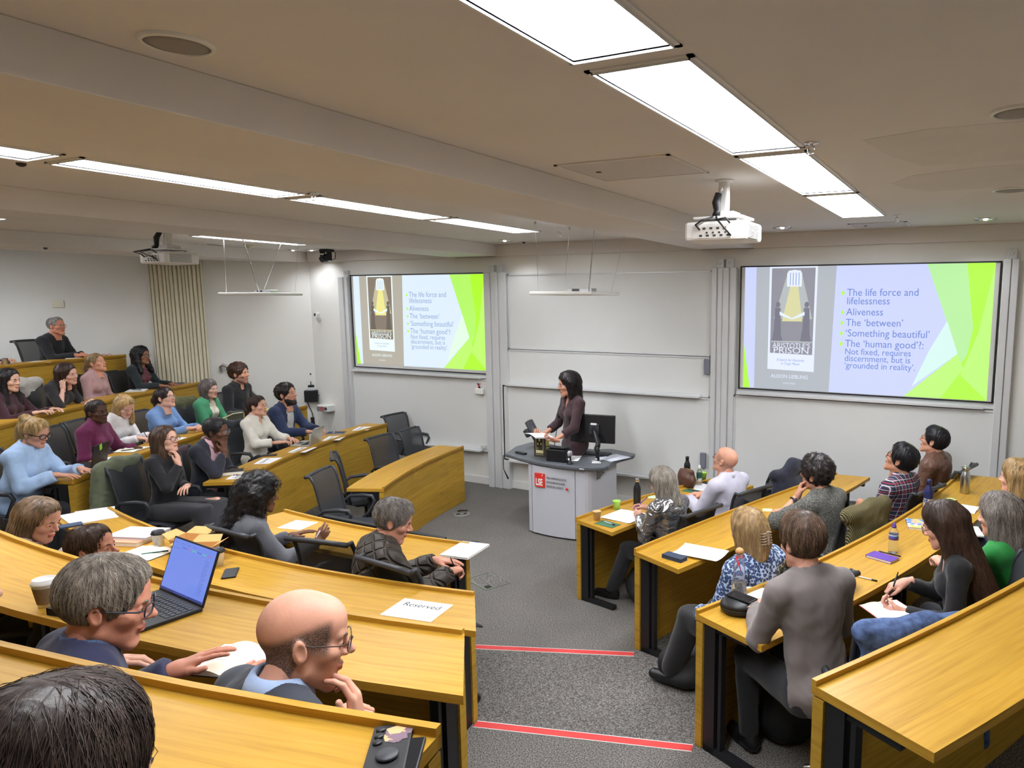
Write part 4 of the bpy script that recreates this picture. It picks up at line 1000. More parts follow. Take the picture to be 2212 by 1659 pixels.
# ---- head templates (origin between the ears, +Y face, +Z up)
def head_sdf(fem, jaw=1.0, old=0.0):
    jx = 0.049*jaw*(0.93 if fem else 1.0); cz = -0.104 if fem else -0.112
    def f(P):
        X = np.abs(P[:, 0]); Q = P.copy(); Q[:, 0] = X
        d = d_ell(Q, (0, -0.014, 0.036), (0.075, 0.097, 0.090))
        d = smin(d, d_ell(Q, (0, 0.022, -0.022), (0.064, 0.072, 0.082)), 0.03)
        d = smin(d, d_ell(Q, (0, 0.045, 0.052), (0.058, 0.047, 0.05)), 0.03)
        d = smin(d, d_cap(Q, (jx, 0.008, -0.066), (0.012, 0.070, cz), 0.020, 0.017), 0.025)
        d = smin(d, d_cap(Q, (0, 0.066, cz+0.004), (0, 0.072, cz+0.010), 0.017, 0.016), 0.02)
        d = smin(d, d_ell(Q, (0, 0.03, -0.075), (0.045, 0.055, 0.03)), 0.02)
        d = smin(d, d_ell(Q, (0.043, 0.060, -0.022), (0.022, 0.022, 0.020)), 0.022)
        d = smin(d, d_cap(Q, (0.010, 0.088, 0.018), (0.038, 0.078, 0.020), 0.010 if not fem else 0.008, 0.010), 0.016)
        d = smax(d, -d_ell(Q, (0.032, 0.101, 0.001), (0.019, 0.016, 0.013)), 0.014)
        d = smin(d, d_cap(Q, (0, 0.088, 0.012), (0, 0.114-0.004*fem, -0.026), 0.0075, 0.0115-0.0015*fem), 0.010)
        d = smin(d, d_ell(Q, (0.0115, 0.099, -0.031), (0.0085, 0.011, 0.0075)), 0.006)
        d = smax(d, -d_ell(Q, (0.007, 0.107, -0.039), (0.0035, 0.006, 0.004)), 0.003)
        d = smin(d, d_ell(Q, (0.0, 0.089, -0.060), (0.024, 0.012, 0.0055)), 0.006)
        d = smin(d, d_ell(Q, (0.0, 0.088, -0.070), (0.021, 0.0125, 0.0065)), 0.006)
        d = smax(d, -d_ell(Q, (0.0, 0.103, -0.0648), (0.026, 0.008, 0.0018)), 0.003)
        d = smin(d, d_ell(Q, (0.032, 0.0795, 0.0015), (0.0165, 0.013, 0.0125)), 0.004)      # lids
        d = smax(d, -d_ell(Q, (0.032, 0.0935, 0.0005), (0.0135, 0.006, 0.0042)), 0.002)     # eye slit
        e = d_ell(Q, (0.078, -0.008, -0.006), (0.010, 0.019, 0.031), EARM)
        e = smax(e, -d_ell(Q, (0.088, -0.003, -0.003), (0.006, 0.011, 0.019), EARM), 0.005)
        d = smin(d, e, 0.008)
        nk = 0.047 if fem else 0.056
        d = smin(d, d_cap(Q, (0, -0.022, -0.05), (0, -0.040, -0.185), nk, nk+0.006), 0.022)
        return d
    return f
EARM = np.array(Matrix.Rotation(0.25, 3, 'X') @ Matrix.Rotation(-0.35, 3, 'Z'))
HEADS = {}
def head_template(fem):
    if fem not in HEADS:
        V, Q = surf(head_sdf(fem), (-0.10, -0.13, -0.20), (0.10, 0.14, 0.145), 0.0042, 0.004)
        MBe = MB(); MBe.cur = 0
        HEADS[fem] = (V, Q)
    return HEADS[fem]

# ---- hand templates (wrist at origin, fingers +Y, palm -Z, thumb on +X = a left hand seen from above... mirrored for right)
def hand_sdf(curls, thumb, spread=1.0):
    K = [(0.030, 0.088, 0.0), (0.0095, 0.094, 0.003), (-0.0110, 0.090, 0.002), (-0.0300, 0.080, -0.002)]
    LN = [(0.042, 0.025, 0.020), (0.046, 0.029, 0.021), (0.043, 0.027, 0.020), (0.034, 0.021, 0.018)]
    segs = []
    for i in range(4):
        a = np.array(K[i]); ang = 0.0; sp = (0.10, 0.02, -0.05, -0.14)[i]*spread; w = (0, 0.016, 0.03)
        for j in range(3):
            ang += curls[i][j] if isinstance(curls[i], (list, tuple)) else curls[i]*(0.8, 1.0, 0.7)[j]
            dvec = np.array([math.sin(sp)*math.cos(ang), math.cos(sp)*math.cos(ang), -math.sin(ang)])
            b = a+dvec*LN[i][j]; r = (0.0092, 0.0083, 0.0074)[j]*(0.9 if i == 3 else 1.0)
            segs.append((a, b, r, r*0.93)); a = b
    tp = [np.array(p) for p in thumb]
    def f(P):
        d = d_cap(P, (0.012, 0.0, -0.002), (0.026, 0.080, -0.002), 0.017, 0.0125)
        d = smin(d, d_cap(P, (0.002, 0.0, 0), (0.008, 0.086, 0.001), 0.018, 0.0130), 0.012)
        d = smin(d, d_cap(P, (-0.008, 0.0, 0), (-0.010, 0.082, 0.0), 0.018, 0.0125), 0.012)
        d = smin(d, d_cap(P, (-0.014, 0.004, -0.003), (-0.027, 0.074, -0.004), 0.016, 0.0115), 0.012)
        d = smin(d, d_cap(P, (0, -0.05, 0), (0, 0.01, 0), 0.0245, 0.0225), 0.02)
        d = smin(d, d_cap(P, (0.018, 0.018, -0.010), tp[0], 0.018, 0.0135), 0.014)
        d = smin(d, d_cap(P, tp[0], tp[1], 0.0120, 0.0105), 0.006)
        d = smin(d, d_cap(P, tp[1], tp[2], 0.0105, 0.0085), 0.003)
        for a, b, r1, r2 in segs: d = smin(d, d_cap(P, a, b, r1, r2), 0.0032)
        return d
    return f
HPOSE = {
 'flat': ((0.16, 0.20, 0.25, 0.30), ((0.040, 0.050, -0.014), (0.056, 0.078, -0.018), (0.060, 0.102, -0.022)), 1.2),
 'relax': ((0.38, 0.46, 0.52, 0.58), ((0.038, 0.050, -0.018), (0.050, 0.076, -0.030), (0.048, 0.098, -0.040)), 1.0),
 'curl': ((0.85, 0.95, 1.0, 1.05), ((0.036, 0.050, -0.024), (0.036, 0.074, -0.042), (0.022, 0.090, -0.050)), 0.8),
 'pen': (((0.55, 0.75, 0.35), (0.75, 0.85, 0.45), (1.0, 1.0, 0.7), (1.15, 1.1, 0.8)), ((0.036, 0.052, -0.022), (0.040, 0.080, -0.036), (0.032, 0.104, -0.046)), 0.6),
 'cheek': ((0.55, 0.62, 0.75, 0.85), ((0.044, 0.046, -0.012), (0.060, 0.070, -0.016), (0.066, 0.094, -0.020)), 1.0),
}
HANDS = {}
def hand_template(p):
    if p not in HANDS:
        c, th, sp = HPOSE[p]; HANDS[p] = surf(hand_sdf(c, th, sp), (-0.06, -0.06, -0.11), (0.09, 0.21, 0.035), 0.0034, 0.004)
    return HANDS[p]
# ------------------------------------------------------------ people
def skin_mat(rgb, scalp=None):
    m = mat('skin_%d_%d_%d' % rgb+('_%d' % scalp[0] if scalp else ''), rgb=rgb, rough=0.5, spec=0.35, bump=0.05, bscale=140, var=0.07, vscale=22)
    if scalp and not m.get('done'):
        m['done'] = 1; N, L, b = nodes_of(m); src = b.inputs['Base Color'].links[0].from_socket
        at = N.new('ShaderNodeAttribute'); at.attribute_name = 'hairmask'; no = N.new('ShaderNodeTexNoise'); no.inputs['Scale'].default_value = 420; L.new(objcoord(N, L), no.inputs[0])
        r = ramp(N, [(0.35, (0.55, 0.55, 0.55)), (0.6, (1, 1, 1))]); L.new(no.outputs[0], r.inputs[0]); mu = N.new('ShaderNodeMath'); mu.operation = 'MULTIPLY'; L.new(at.outputs['Fac'], mu.inputs[0]); L.new(r.outputs[0], mu.inputs[1])
        mx = N.new('ShaderNodeMixRGB'); L.new(mu.outputs[0], mx.inputs[0]); L.new(src, mx.inputs[1]); mx.inputs[2].default_value = (*s2l(scalp), 1); L.new(mx.outputs[0], b.inputs['Base Color'])
    return m
def lip_mat(rgb): return mat('lips_%d_%d_%d' % rgb, rgb=(max(0, int(rgb[0]*0.88)), int(rgb[1]*0.70), int(rgb[2]*0.69)), rough=0.45, bump=0.02)
def cloth(name, rgb, **kw):
    a = dict(rough=0.88, bump=0.12, bscale=260, var=0.06, vscale=14, sheen=0.15); a.update(kw); return mat(name, rgb=rgb, **a)
def hair_mat(rgb, rough=0.42):
    n = 'hair_%d_%d_%d' % rgb
    if n in _mats: return _mats[n]
    m = mat(n, rgb=rgb, rough=rough, spec=0.4); N, L, b = nodes_of(m)
    no = N.new('ShaderNodeTexNoise'); no.inputs['Scale'].default_value = 45; no.inputs['Detail'].default_value = 5
    L.new(objcoord(N, L, (1, 1, 0.16)), no.inputs[0]); c = s2l(rgb)
    r = ramp(N, [(0.28, tuple(x*0.42 for x in c)), (0.52, c), (0.75, tuple(min(1, x*1.55+0.01) for x in c))]); L.new(no.outputs[0], r.inputs[0]); L.new(r.outputs[0], b.inputs['Base Color'])
    bp = N.new('ShaderNodeBump'); bp.inputs['Strength'].default_value = 0.5; bp.inputs['Distance'].default_value = 0.006
    L.new(no.outputs[0], bp.inputs['Height']); L.new(bp.outputs[0], b.inputs['Normal'])
    return m
M_eye = mat('eye_white', rgb=(232, 228, 222), rough=0.2, bump=0.002)
M_iris = mat('eye_iris', rgb=(52, 38, 30), rough=0.15, bump=0.002)

def nrm(v): v = np.asarray(v, float); return v/max(np.linalg.norm(v), 1e-9)
class Pose: pass
def make_pose(sp):
    """joint positions in the person's own frame (+Y ahead, +X to the person's right), seat about 0.46 high"""
    J = Pose(); fem = sp.get('fem', False); s = sp.get('s', 1.0)*(0.95 if fem else 1.0); J.s = s; J.fem = fem
    th = math.radians(sp.get('lean', 4)); tw = math.radians(sp.get('twist', 0)); sd = math.radians(sp.get('side', 0))
    hz = sp.get('hip', 0.50); J.p0 = np.array((0, 0, hz))
    def up(k): return nrm((math.sin(sd)*k, math.sin(th*k)*math.cos(sd*k), math.cos(th*k)*math.cos(sd*k)))
    u1, u2 = up(0.55), up(1.0); J.u = u2
    J.r = np.array((math.cos(tw), -math.sin(tw), 0)); J.r = nrm(J.r-u2*(J.r @ u2)); J.f = nrm(np.cross(u2, J.r))
    J.p1 = J.p0+u1*0.17*s; J.p2 = J.p1+u2*0.20*s; J.p3 = J.p2+u2*0.165*s
    sw = (0.158 if fem else 0.178)*s*sp.get('sw', 1.0); shr = sp.get('shrug', (0, 0))
    J.S = [J.p3-u2*(0.055*s-shr[i])+J.r*(sw*(1, -1)[i])+J.f*sp.get('shf', 0.0) for i in (0, 1)]   # right, left
    hy, hp, hr = [math.radians(a) for a in sp.get('head', (0, 0, 0))]
    nk = up(sp.get('neckk', 1.0)*1.3)
    J.hc = J.p3+nk*0.150*s+J.f*(0.030+sp.get('hf', 0.0))*s+np.array(sp.get('hoff', (0, 0, 0)))
    J.hs = sp.get('hs', 1.0)*(0.97 if fem else 1.0)*1.03
    J.MH = T(*J.hc) @ RZ(hy-tw) @ RX(hp) @ RY(hr) @ Matrix.Scale(J.hs, 4)
    J.E = []; J.W = []; J.hf = []; J.hp = []; J.hn = []
    L1, L2 = 0.285*s, 0.255*s
    for i, key in enumerate(('R', 'L')):
        sx = (1, -1)[i]; a = sp.get(key) or dict(w=(sx*0.20, 0.30, 0.74)); S = J.S[i]; W = np.array(a['w'], float)+(J.hc if a.get('rel') else 0)
        d = W-S; dl = np.linalg.norm(d)
        if dl > 0.985*(L1+L2): W = S+d/dl*0.985*(L1+L2); d = W-S; dl = np.linalg.norm(d)
        if dl < abs(L1-L2)+0.05: dl = abs(L1-L2)+0.05
        q = (L1*L1-L2*L2+dl*dl)/(2*dl); hh = math.sqrt(max(L1*L1-q*q, 0)); dn = d/max(np.linalg.norm(d), 1e-6)
        pole = np.array(a.get('pole', (sx*0.5, -0.35, -1.0)), float); pole = nrm(pole-dn*(pole @ dn))
        E = S+dn*q+pole*hh; J.E.append(E); J.W.append(W)
        fd = nrm(a['f']) if 'f' in a else nrm(W-E+np.array((0, 0, -0.02))); pd = np.array(a.get('p', (0, 0, -1.0)), float)
        pd = pd-fd*(pd @ fd); pd = nrm(pd); J.hf.append(fd); J.hp.append(pd); J.hn.append(a.get('h', 'relax'))
    lg = sp.get('legs'); J.K = []; J.A = []; J.TO = []; J.HP = []
    for i in (0, 1):
        sx = (1, -1)[i]; J.HP.append(J.p0+np.array((sx*0.088*s, 0.02, -0.02)))
        if lg: k, a, t = lg[i]
        elif sp.get('tuck'): k, a, t = (sx*0.12, 0.30, hz-0.03), (sx*0.12, 0.10, 0.09), (sx*0.13, 0.24, 0.035)
        else: k, a, t = (sx*0.12, 0.43*s, hz-0.02), (sx*0.12, 0.40*s, 0.09), (sx*0.13, 0.40*s+0.16, 0.035)
        J.K.append(np.array(k, float)); J.A.append(np.array(a, float)); J.TO.append(np.array(t, float))
    return J
def frame(J): return np.stack([J.r, J.f, J.u], 1)
def torso(P, J, t, fat=0.0):
    s = J.s; R = frame(J); Q = J.fem
    d = d_ell(P, J.p0+np.array((0, -0.01, 0)), np.array((0.172 if Q else 0.168, 0.125, 0.115))*s+t)
    d = smin(d, d_ell(P, J.p1+J.f*0.012, np.array((0.128+fat if Q else 0.145+fat, 0.100+fat, 0.15))*s+t, R), 0.06)
    d = smin(d, d_ell(P, J.p2, np.array((0.142 if Q else 0.162, 0.105, 0.16))*s+t, R), 0.06)
    d = smin(d, d_ell(P, J.p2+J.u*0.085*s-J.f*0.012, np.array((0.145 if Q else 0.165, 0.082, 0.095))*s+t, R), 0.04)
    if Q:
        for k in (-1, 1): d = smin(d, d_ell(P, J.p2+J.r*k*0.068*s+J.f*0.075*s-J.u*0.012, np.array((0.062, 0.055, 0.062))*s+t, R), 0.03)
    d = smin(d, d_cap(P, J.S[0], J.S[1], 0.052*s+t, 0.052*s+t), 0.05)
    for k in (0, 1): d = smin(d, d_cap(P, J.p3+J.u*0.012, J.p3*0.45+J.S[k]*0.55+J.u*0.012*s, 0.047*s+t, 0.042*s+t), 0.03)
    return d
def arms(P, J, t, lo=0.0, hi=1.0, which=(0, 1), wr=1.0):
    """upper arm + forearm, forearm kept from fraction lo to hi"""
    d = None; g = J.s*(0.88 if J.fem else 1.0)
    for i in which:
        c = d_cap(P, J.S[i], J.E[i], 0.054*g+t, 0.043*g+t)
        if hi > 0:
            e = J.E[i]+(J.W[i]-J.E[i])*hi
            k = d_cap(P, J.E[i], e, 0.044*g+t, (0.044+(0.029-0.044)*hi)*g*wr+t); ax = nrm(J.W[i]-J.E[i]).astype(F32)
            k = np.maximum(k, (P-e.astype(F32)) @ ax); c = smin(c, k, 0.02)
        d = c if d is None else np.minimum(d, c)
    return d
def legs(P, J, t):
    d = None; s = J.s
    for i in (0, 1):
        c = smin(d_cap(P, J.HP[i], J.K[i], 0.080*s+t, 0.056*s+t), d_cap(P, J.K[i], J.A[i], 0.056*s+t, 0.038*s+t), 0.02)
        d = c if d is None else smin(d, c, 0.015)
    return d
def bounds(pts, pad): pts = np.array(pts); return pts.min(0)-pad, pts.max(0)+pad
def mesh_join(parts):
    V = []; Fq = []; M_ = []; o = 0
    for v, q, m in parts:
        V.append(v); Fq.append(q+o); M_.append(np.full(len(q), m) if np.isscalar(m) else m); o += len(v)
    return np.concatenate(V), np.concatenate(Fq), np.concatenate(M_)
def xf(V, M):
    A = np.array(M, float); return (V @ A[:3, :3].T+A[:3, 3]).astype(F32)
def hand_matrix(J, i):
    y = J.hf[i]; z = -J.hp[i]; x = np.cross(y, z); s = J.s*(0.92 if J.fem else 1.0)*1.02
    if i == 0: x = -x        # right hand: mirrored
    return Matrix(((x[0]*s, y[0]*s, z[0]*s, J.W[i][0]), (x[1]*s, y[1]*s, z[1]*s, J.W[i][1]), (x[2]*s, y[2]*s, z[2]*s, J.W[i][2]), (0, 0, 0, 1)))
def eyes_mesh(MH):
    out = []
    for sx in (-1, 1):
        for r, c, m in ((0.0122, (sx*0.032, 0.0795, 0.0008), 2), (0.0066, (sx*0.032, 0.0865, 0.0004), 3)):
            b = MB(); b.ball(c, r, 10); V = np.array(b.v); F = np.array([f if len(f) == 4 else (f+f[-1:]) for f in b.f]); out.append((xf(V, MH), F, m))
    return out
def build_body(J, sp, root):
    fem = J.fem; sk = sp['skin']; HV, HQ = head_template(fem); V = HV.copy()
    jw = sp.get('jaw', 1.0); V[:, 0] *= 1+(jw-1)*np.clip((0.02-V[:, 2])/0.08, 0, 1)
    c = V[HQ].mean(1); mi = np.zeros(len(HQ), int)
    lip = (np.abs(c[:, 0]) < 0.0225) & (c[:, 2] < -0.056) & (c[:, 2] > -0.0745) & (c[:, 1] > 0.086); mi[lip] = 1
    if sp.get('stubble'):
        st = (c[:, 2] < -0.035-0.9*np.maximum(0, c[:, 1]-0.075)) & (c[:, 1] > 0.0) & (c[:, 2] > -0.135) & ~lip & (np.abs(c[:, 0])+0*c[:, 1] < 0.085)
        mi[st & ((c[:, 2] < -0.05) | (np.abs(c[:, 0]) > 0.035))] = 4
    parts = [(xf(V, J.MH), HQ, mi)]+eyes_mesh(J.MH)
    t = -0.010
    def f(P):
        d = torso(P, J, t); d = smin(d, arms(P, J, -0.002, 0, 1.0, wr=0.92), 0.02); d = smin(d, legs(P, J, t-0.012), 0.03)
        return smin(d, d_cap(P, J.p3-J.u*0.03, J.p3*0.55+J.hc*0.45-J.f*0.012, 0.055*J.s, 0.046*J.s), 0.035)
    lo, hi = bounds([J.p0, J.p3, J.hc]+J.S+J.E+J.W+J.K+J.A, 0.15)
    v, q = surf(f, lo, hi, 0.0165 if not sp.get('fine') else 0.012, 0.0); parts.append((v, q, 0))
    for i in (0, 1):
        if J.hn[i] == 'none': continue
        hv, hq = hand_template(J.hn[i]); M = hand_matrix(J, i); parts.append((xf(hv, M), hq if i == 1 else hq[:, ::-1], 0))
    V, Q, mi = mesh_join(parts)
    o = np_obj('body', V, Q, [skin_mat(sk, sp.get('scalp')), lip_mat(sk), M_eye, M_iris, mat('stubble_%d' % sk[0], rgb=tuple(int(x*0.74) for x in sk), rough=0.8, bump=0.1, bscale=500)], root, mi)
    if sp.get('scalp'):
        H_ = HV; y = H_[:, 1]; z = H_[:, 2]; ss = lambda a, b_, x: np.clip((x-a)/(b_-a), 0, 1)**2*(3-2*np.clip((x-a)/(b_-a), 0, 1))
        top = np.interp(y, [-0.11, -0.06, 0.0, 0.05, 0.07], sp.get('band', [0.0, 0.012, 0.042, 0.060, 0.060])); low = np.interp(y, [-0.09, -0.02, 0.0, 0.05], [-0.095, -0.075, -0.01, -0.02])
        mk = ss(0.014, -0.012, z-top)*ss(-0.012, 0.016, z-low)*ss(0.066, 0.050, y)*(np.abs(H_[:, 0]) < 0.080)
        full = np.zeros(len(V), np.float32); full[:len(HV)] = mk*sp.get('bandk', 0.9); at = o.data.attributes.new('hairmask', 'FLOAT', 'POINT'); at.data.foreach_set('value', full)
    return o
def garment(J, sp, root, name, m, t=0.014, sleeve=0.95, neck='crew', hem=0.47, amp=0.007, fat=0.0, armt=None, open_=None, arms_on=True, h=0.0125, label=None, seed=1, depth=0.15, nr=0.060):
    at = t if armt is None else armt
    nb = (J.p3+J.u*0.01).astype(F32)
    def f(P):
        d = torso(P, J, t, fat)
        if arms_on: d = smin(d, arms(P, J, at, 0, sleeve, wr=1.15), 0.022)
        if amp: d = d+amp*sinnoise(P*np.array((1, 1, 0.55), F32), 52, seed)+amp*0.45*sinnoise(P, 120, seed+9)
        L = (P-nb) @ frame(J).astype(F32)
        if neck in ('crew', 'shirt', 'vneck', 'scoop'):
            d = smax(d, -d_cap(P, nb-J.u*0.02, J.p3+J.u*0.16+J.f*0.04, nr*J.s, nr*J.s+0.01), 0.01)
        if neck == 'scoop': d = smax(d, -d_ell(P, J.p3-J.u*0.04+J.f*0.09, (0.085, 0.09, 0.075), frame(J)), 0.01)
        if neck == 'vneck':
            w_ = 0.062*(1+L[:, 2]/depth); d = smax(d, np.minimum(np.minimum(w_-np.abs(L[:, 0]), L[:, 1]+0.005), L[:, 2]+depth)*0.9, 0.006)
        if neck == 'turtle':
            d = smin(d, d_cap(P, J.p3-J.u*0.01, J.p3*0.45+J.hc*0.55-J.f*0.016-J.u*0.01, 0.064*J.s, 0.059*J.s), 0.02)
            q = (J.p3*0.47+J.hc*0.53-J.f*0.016).astype(F32); d = np.maximum(d, np.minimum((P-q) @ nrm(J.hc-J.p3).astype(F32), 0.08-np.linalg.norm(P-q, axis=1)))
        if open_:
            wt, wb, ln = open_; w_ = wt+(wb-wt)*np.clip(-L[:, 2]/ln, 0, 1)
            d = smax(d, np.minimum(w_-np.abs(L[:, 0]), L[:, 1]-0.01)*0.9, 0.006)
        return np.maximum(d, hem-P[:, 2])
    lo, hi = bounds([J.p0, J.p3+J.u*0.09]+J.S+(J.E+J.W if arms_on else []), 0.17); lo[2] = max(lo[2], hem-0.02)
    V, Q = surf(f, lo, hi, h, 0.012)
    o = np_obj(name, V, Q, m, root)
    if label: o['label'] = label
    return o
def collar(J, root, m, r=0.066, hgt=0.042, gap=0.35, name='collar', fl=0.022):
    c = J.p3+J.u*0.012+J.f*0.010; rows = [[], [], [], []]
    n = 26
    for k in range(n+1):
        a = math.pi/2+gap+(2*math.pi-2*gap)*k/n; dr = J.r*math.cos(a)+J.f*math.sin(a); fr = max(0, math.sin(a))
        dn = 0.022*fr
        rows[0].append(c+dr*(r+0.006)*J.s+J.u*(-0.012-dn)); rows[1].append(c+dr*(r-0.006)*J.s+J.u*(hgt-dn))
        rows[2].append(c+dr*(r+0.002)*J.s+J.u*(hgt+0.003-dn)); rows[3].append(c+dr*(r+fl)*J.s+J.u*(-0.006-dn*1.9))
    mb = MB(); mb.grid(rows); o = mb.build(name, m, root); q = o.modifiers.new('t', 'SOLIDIFY'); q.thickness = 0.0035; return o
def trousers(J, sp, root, m, name='trousers'):
    def f(P):
        d = d_ell(P, J.p0+np.array((0, -0.01, 0)), np.array((0.172, 0.125, 0.115))*J.s+0.006)
        d = smin(d, legs(P, J, sp.get('legt', 0.012)), 0.04); return d+0.005*sinnoise(P, 40, 3)
    lo, hi = bounds([J.p0]+J.K+J.A, 0.15); lo[2] = max(lo[2], 0.04)
    g = lambda P: np.maximum(np.maximum(f(P), P[:, 2]-(J.p0[2]+0.075)), 0.075-P[:, 2])
    V, Q = surf(g, lo, hi, 0.017, 0.008); return np_obj(name, V, Q, m, root)
def shoes(J, root, m, hgt=0.0, name='shoe'):
    for i in (0, 1):
        a, t = J.A[i], J.TO[i]; hd = nrm((a-t)*np.array((1, 1, 0))); heel = np.array((a[0], a[1], t[2]+0.005))+hd*0.035
        def f(P):
            d = smin(d_cap(P, heel, (heel+t)/2, 0.036, 0.041), d_cap(P, (heel+t)/2, t, 0.041, 0.034), 0.01)
            d = smin(d, d_cap(P, a, a*0.6+heel*0.4, 0.045, 0.042), 0.03)
            return np.maximum(d, t[2]-0.030-P[:, 2])
        lo, hi = bounds([a, t, heel], 0.07); V, Q = surf(f, lo, hi, 0.010, 0.004); np_obj(name, V, Q, m, root)
def skirt_boot(*a): pass

# ---- hair
def hair(J, sp, root):
    hs = sp['hair']; st = hs['style']; rgb = hs['rgb']; rnd = np.random.RandomState(hs.get('seed', 5)); vol = hs.get('vol', 0.012)
    amp = hs.get('amp', 0.0022); curly = hs.get('curly', 0); L = hs.get('len', 0.0); dr = hs.get('drape', 0.0); hl = hs.get('line', 0.078); part = hs.get('part', 0.0)
    face_c = np.array((0, 0.112, hl-0.112)); face_r = np.array((0.074, 0.080, 0.115))
    if st == 'bald': face_r = np.array((0.066, 0.068, 0.115))
    face_r = np.array(hs.get('face_r', face_r)); near = hs.get('h', 0.0075)
    extra = hs.get('extra', [])
    def f(P):
        d = d_ell(P, (0, -0.016, 0.036+vol*0.25), (0.0765+vol, 0.098+vol, 0.090+vol*1.15))
        if st != 'bald': d = smin(d, d_ell(P, (part, 0.035, 0.07), (0.055+vol*0.6, 0.05+vol*0.4, 0.052+vol)), 0.025)
        if st in ('bob', 'long', 'half'):
            zz = -0.10 if st == 'bob' else -0.12; w = hs.get('wide', 0.0)
            d = smin(d, d_cap(P, (0.058+w, -0.015, 0.03), (0.066+w, -0.010, zz-L*0.5), 0.040+vol*0.5, 0.032), 0.035)
            d = smin(d, d_cap(P, (-0.058-w, -0.015, 0.03), (-0.066-w, -0.010, zz-L*0.5), 0.040+vol*0.5, 0.032), 0.035)
            d = smin(d, d_cap(P, (0, -0.055, 0.0), (0, -0.075-dr, zz-L), 0.062+vol, 0.055+w), 0.045)
            if st == 'long':
                for sx in (-1, 1):
                    if hs.get('front', 1): d = smin(d, d_cap(P, (sx*(0.066+w), 0.0, -0.03), (sx*(0.085+w), 0.045, -0.14-L*0.8), 0.030, 0.028), 0.03)
                    d = smin(d, d_cap(P, (sx*0.05, -0.05, -0.06), (sx*(0.075+w), -0.065-dr, -0.14-L), 0.05, 0.045+w*0.4), 0.04)
        for e in extra: d = smin(d, d_cap(P, e[0], e[1], e[2], e[3]), e[4] if len(e) > 4 else 0.02)
        cut = d_ell(P, face_c, face_r)
        d = smax(d, -cut, 0.012)
        if st in ('short', 'bald', 'up'):
            zc = -0.036+0.54*P[:, 1]+hs.get('nape', 0.0)
            q = (zc-P[:, 2])*0.88
            if extra: q = np.minimum(q, np.min([d_cap(P, e[0], e[1], e[2]+0.02, e[3]+0.02) for e in extra], axis=0)) if st == 'up' else q
            d = smax(d, q, 0.012)
            X = P.copy(); X[:, 0] = np.abs(X[:, 0]); d = smax(d, -d_ell(X, (0.088, -0.004, -0.008), (0.030, 0.026, 0.036)), 0.006)
        if st == 'bald':
            d = smax(d, -d_ell(P, hs.get('cut_c', (0, 0.02, 0.125)), hs.get('cut_r', (0.074, 0.135, 0.085))), 0.008)
        if curly: d = d+curly*sinnoise(P, hs.get('cf', 150), 4)+curly*0.6*sinnoise(P, hs.get('cf', 150)*2.1, 8)
        else:
            ph = np.arctan2(P[:, 0]-part, -(P[:, 1]+0.02) if st in ('long', 'bob', 'half') else P[:, 1]+0.03)
            d = d+amp*np.sin(ph*46+2.2*sinnoise(P*np.array((1, 1, 0.3), F32), 38, 2))+amp*0.8*sinnoise(P*np.array((1, 1, 0.35), F32), 60, 6)
        return d
    ext = 0.20+L+(0.1 if st in ('long', 'half') else 0)
    pts = [(0.12+hs.get('wide', 0), 0.13, 0.17), (-0.12-hs.get('wide', 0), -0.17-dr, -ext)]+[tuple(e[k]) for e in extra for k in (0, 1)]
    lo, hi = bounds(pts, 0.03)
    V, Q = surf(f, lo, hi, near, 0.01)
    parts = [(V, Q, 0)]
    # separate strands lying over the hair mass
    ns = hs.get('strands', 240); sl = hs.get('slen', 0.05); rr = hs.get('srad', 0.0011); stp = 6
    if ns and len(V) > 50:
        def grad(P):
            e = 0.004; g = np.stack([f(P+A3(*(e*np.eye(3)[k])))-f(P-A3(*(e*np.eye(3)[k]))) for k in range(3)], 1)
            return g/np.maximum(np.linalg.norm(g, axis=1, keepdims=True), 1e-6)
        p = V[rnd.randint(0, len(V), ns)].copy(); path = [p.copy()]; jit = rnd.normal(size=(ns, 3))*hs.get('mess', 0.25)
        crown = np.array((0, -0.035, 0.135))
        for k in range(stp):
            n = grad(p); out = p-crown; out /= np.maximum(np.linalg.norm(out, axis=1, keepdims=True), 1e-6)
            D = out*(1.0 if st in ('short', 'bald', 'up') else 0.35)+np.array((0, -0.15 if st in ('long', 'bob', 'half') else 0.0, -0.55 if st in ('short', 'bald', 'up') else -1.1))+jit
            D = D-n*np.einsum('ij,ij->i', D, n)[:, None]; D /= np.maximum(np.linalg.norm(D, axis=1, keepdims=True), 1e-6)
            if curly: jit = jit*0.4+rnd.normal(size=(ns, 3))*0.9
            p = p+(D*sl/stp).astype(F32); dd = f(p); lift = hs.get('lift', 0.0015)*(1+k*hs.get('fly', 0.25)); p = p-(n*(dd-lift)[:, None]).astype(F32); path.append(p.copy())
        pa = np.stack(path, 1); ang = np.arange(3)*2*math.pi/3
        tn = np.gradient(pa, axis=1); tn /= np.maximum(np.linalg.norm(tn, axis=2, keepdims=True), 1e-9)
        b1 = np.cross(tn, np.array((0.3, 0.2, 0.93))); b1 /= np.maximum(np.linalg.norm(b1, axis=2, keepdims=True), 1e-9); b2 = np.cross(tn, b1)
        w_ = rr*np.array([0.7, 1, 1, 1, 0.9, 0.7, 0.25])[None, :, None, None]
        ring = pa[:, :, None, :]+w_*(b1[:, :, None, :]*np.cos(ang)[None, None, :, None]+b2[:, :, None, :]*np.sin(ang)[None, None, :, None])
        SV = ring.reshape(-1, 3).astype(F32); base = (np.arange(ns)*(stp+1)*3)[:, None, None, None]
        kk = np.arange(stp)[None, :, None, None]*3; cc = np.arange(3)[None, None, :, None]; c2 = (np.arange(3)+1) % 3
        SQ = np.concatenate([base+kk+cc, base+kk+c2[None, None, :, None], base+kk+3+c2[None, None, :, None], base+kk+3+cc], 3).reshape(-1, 4)
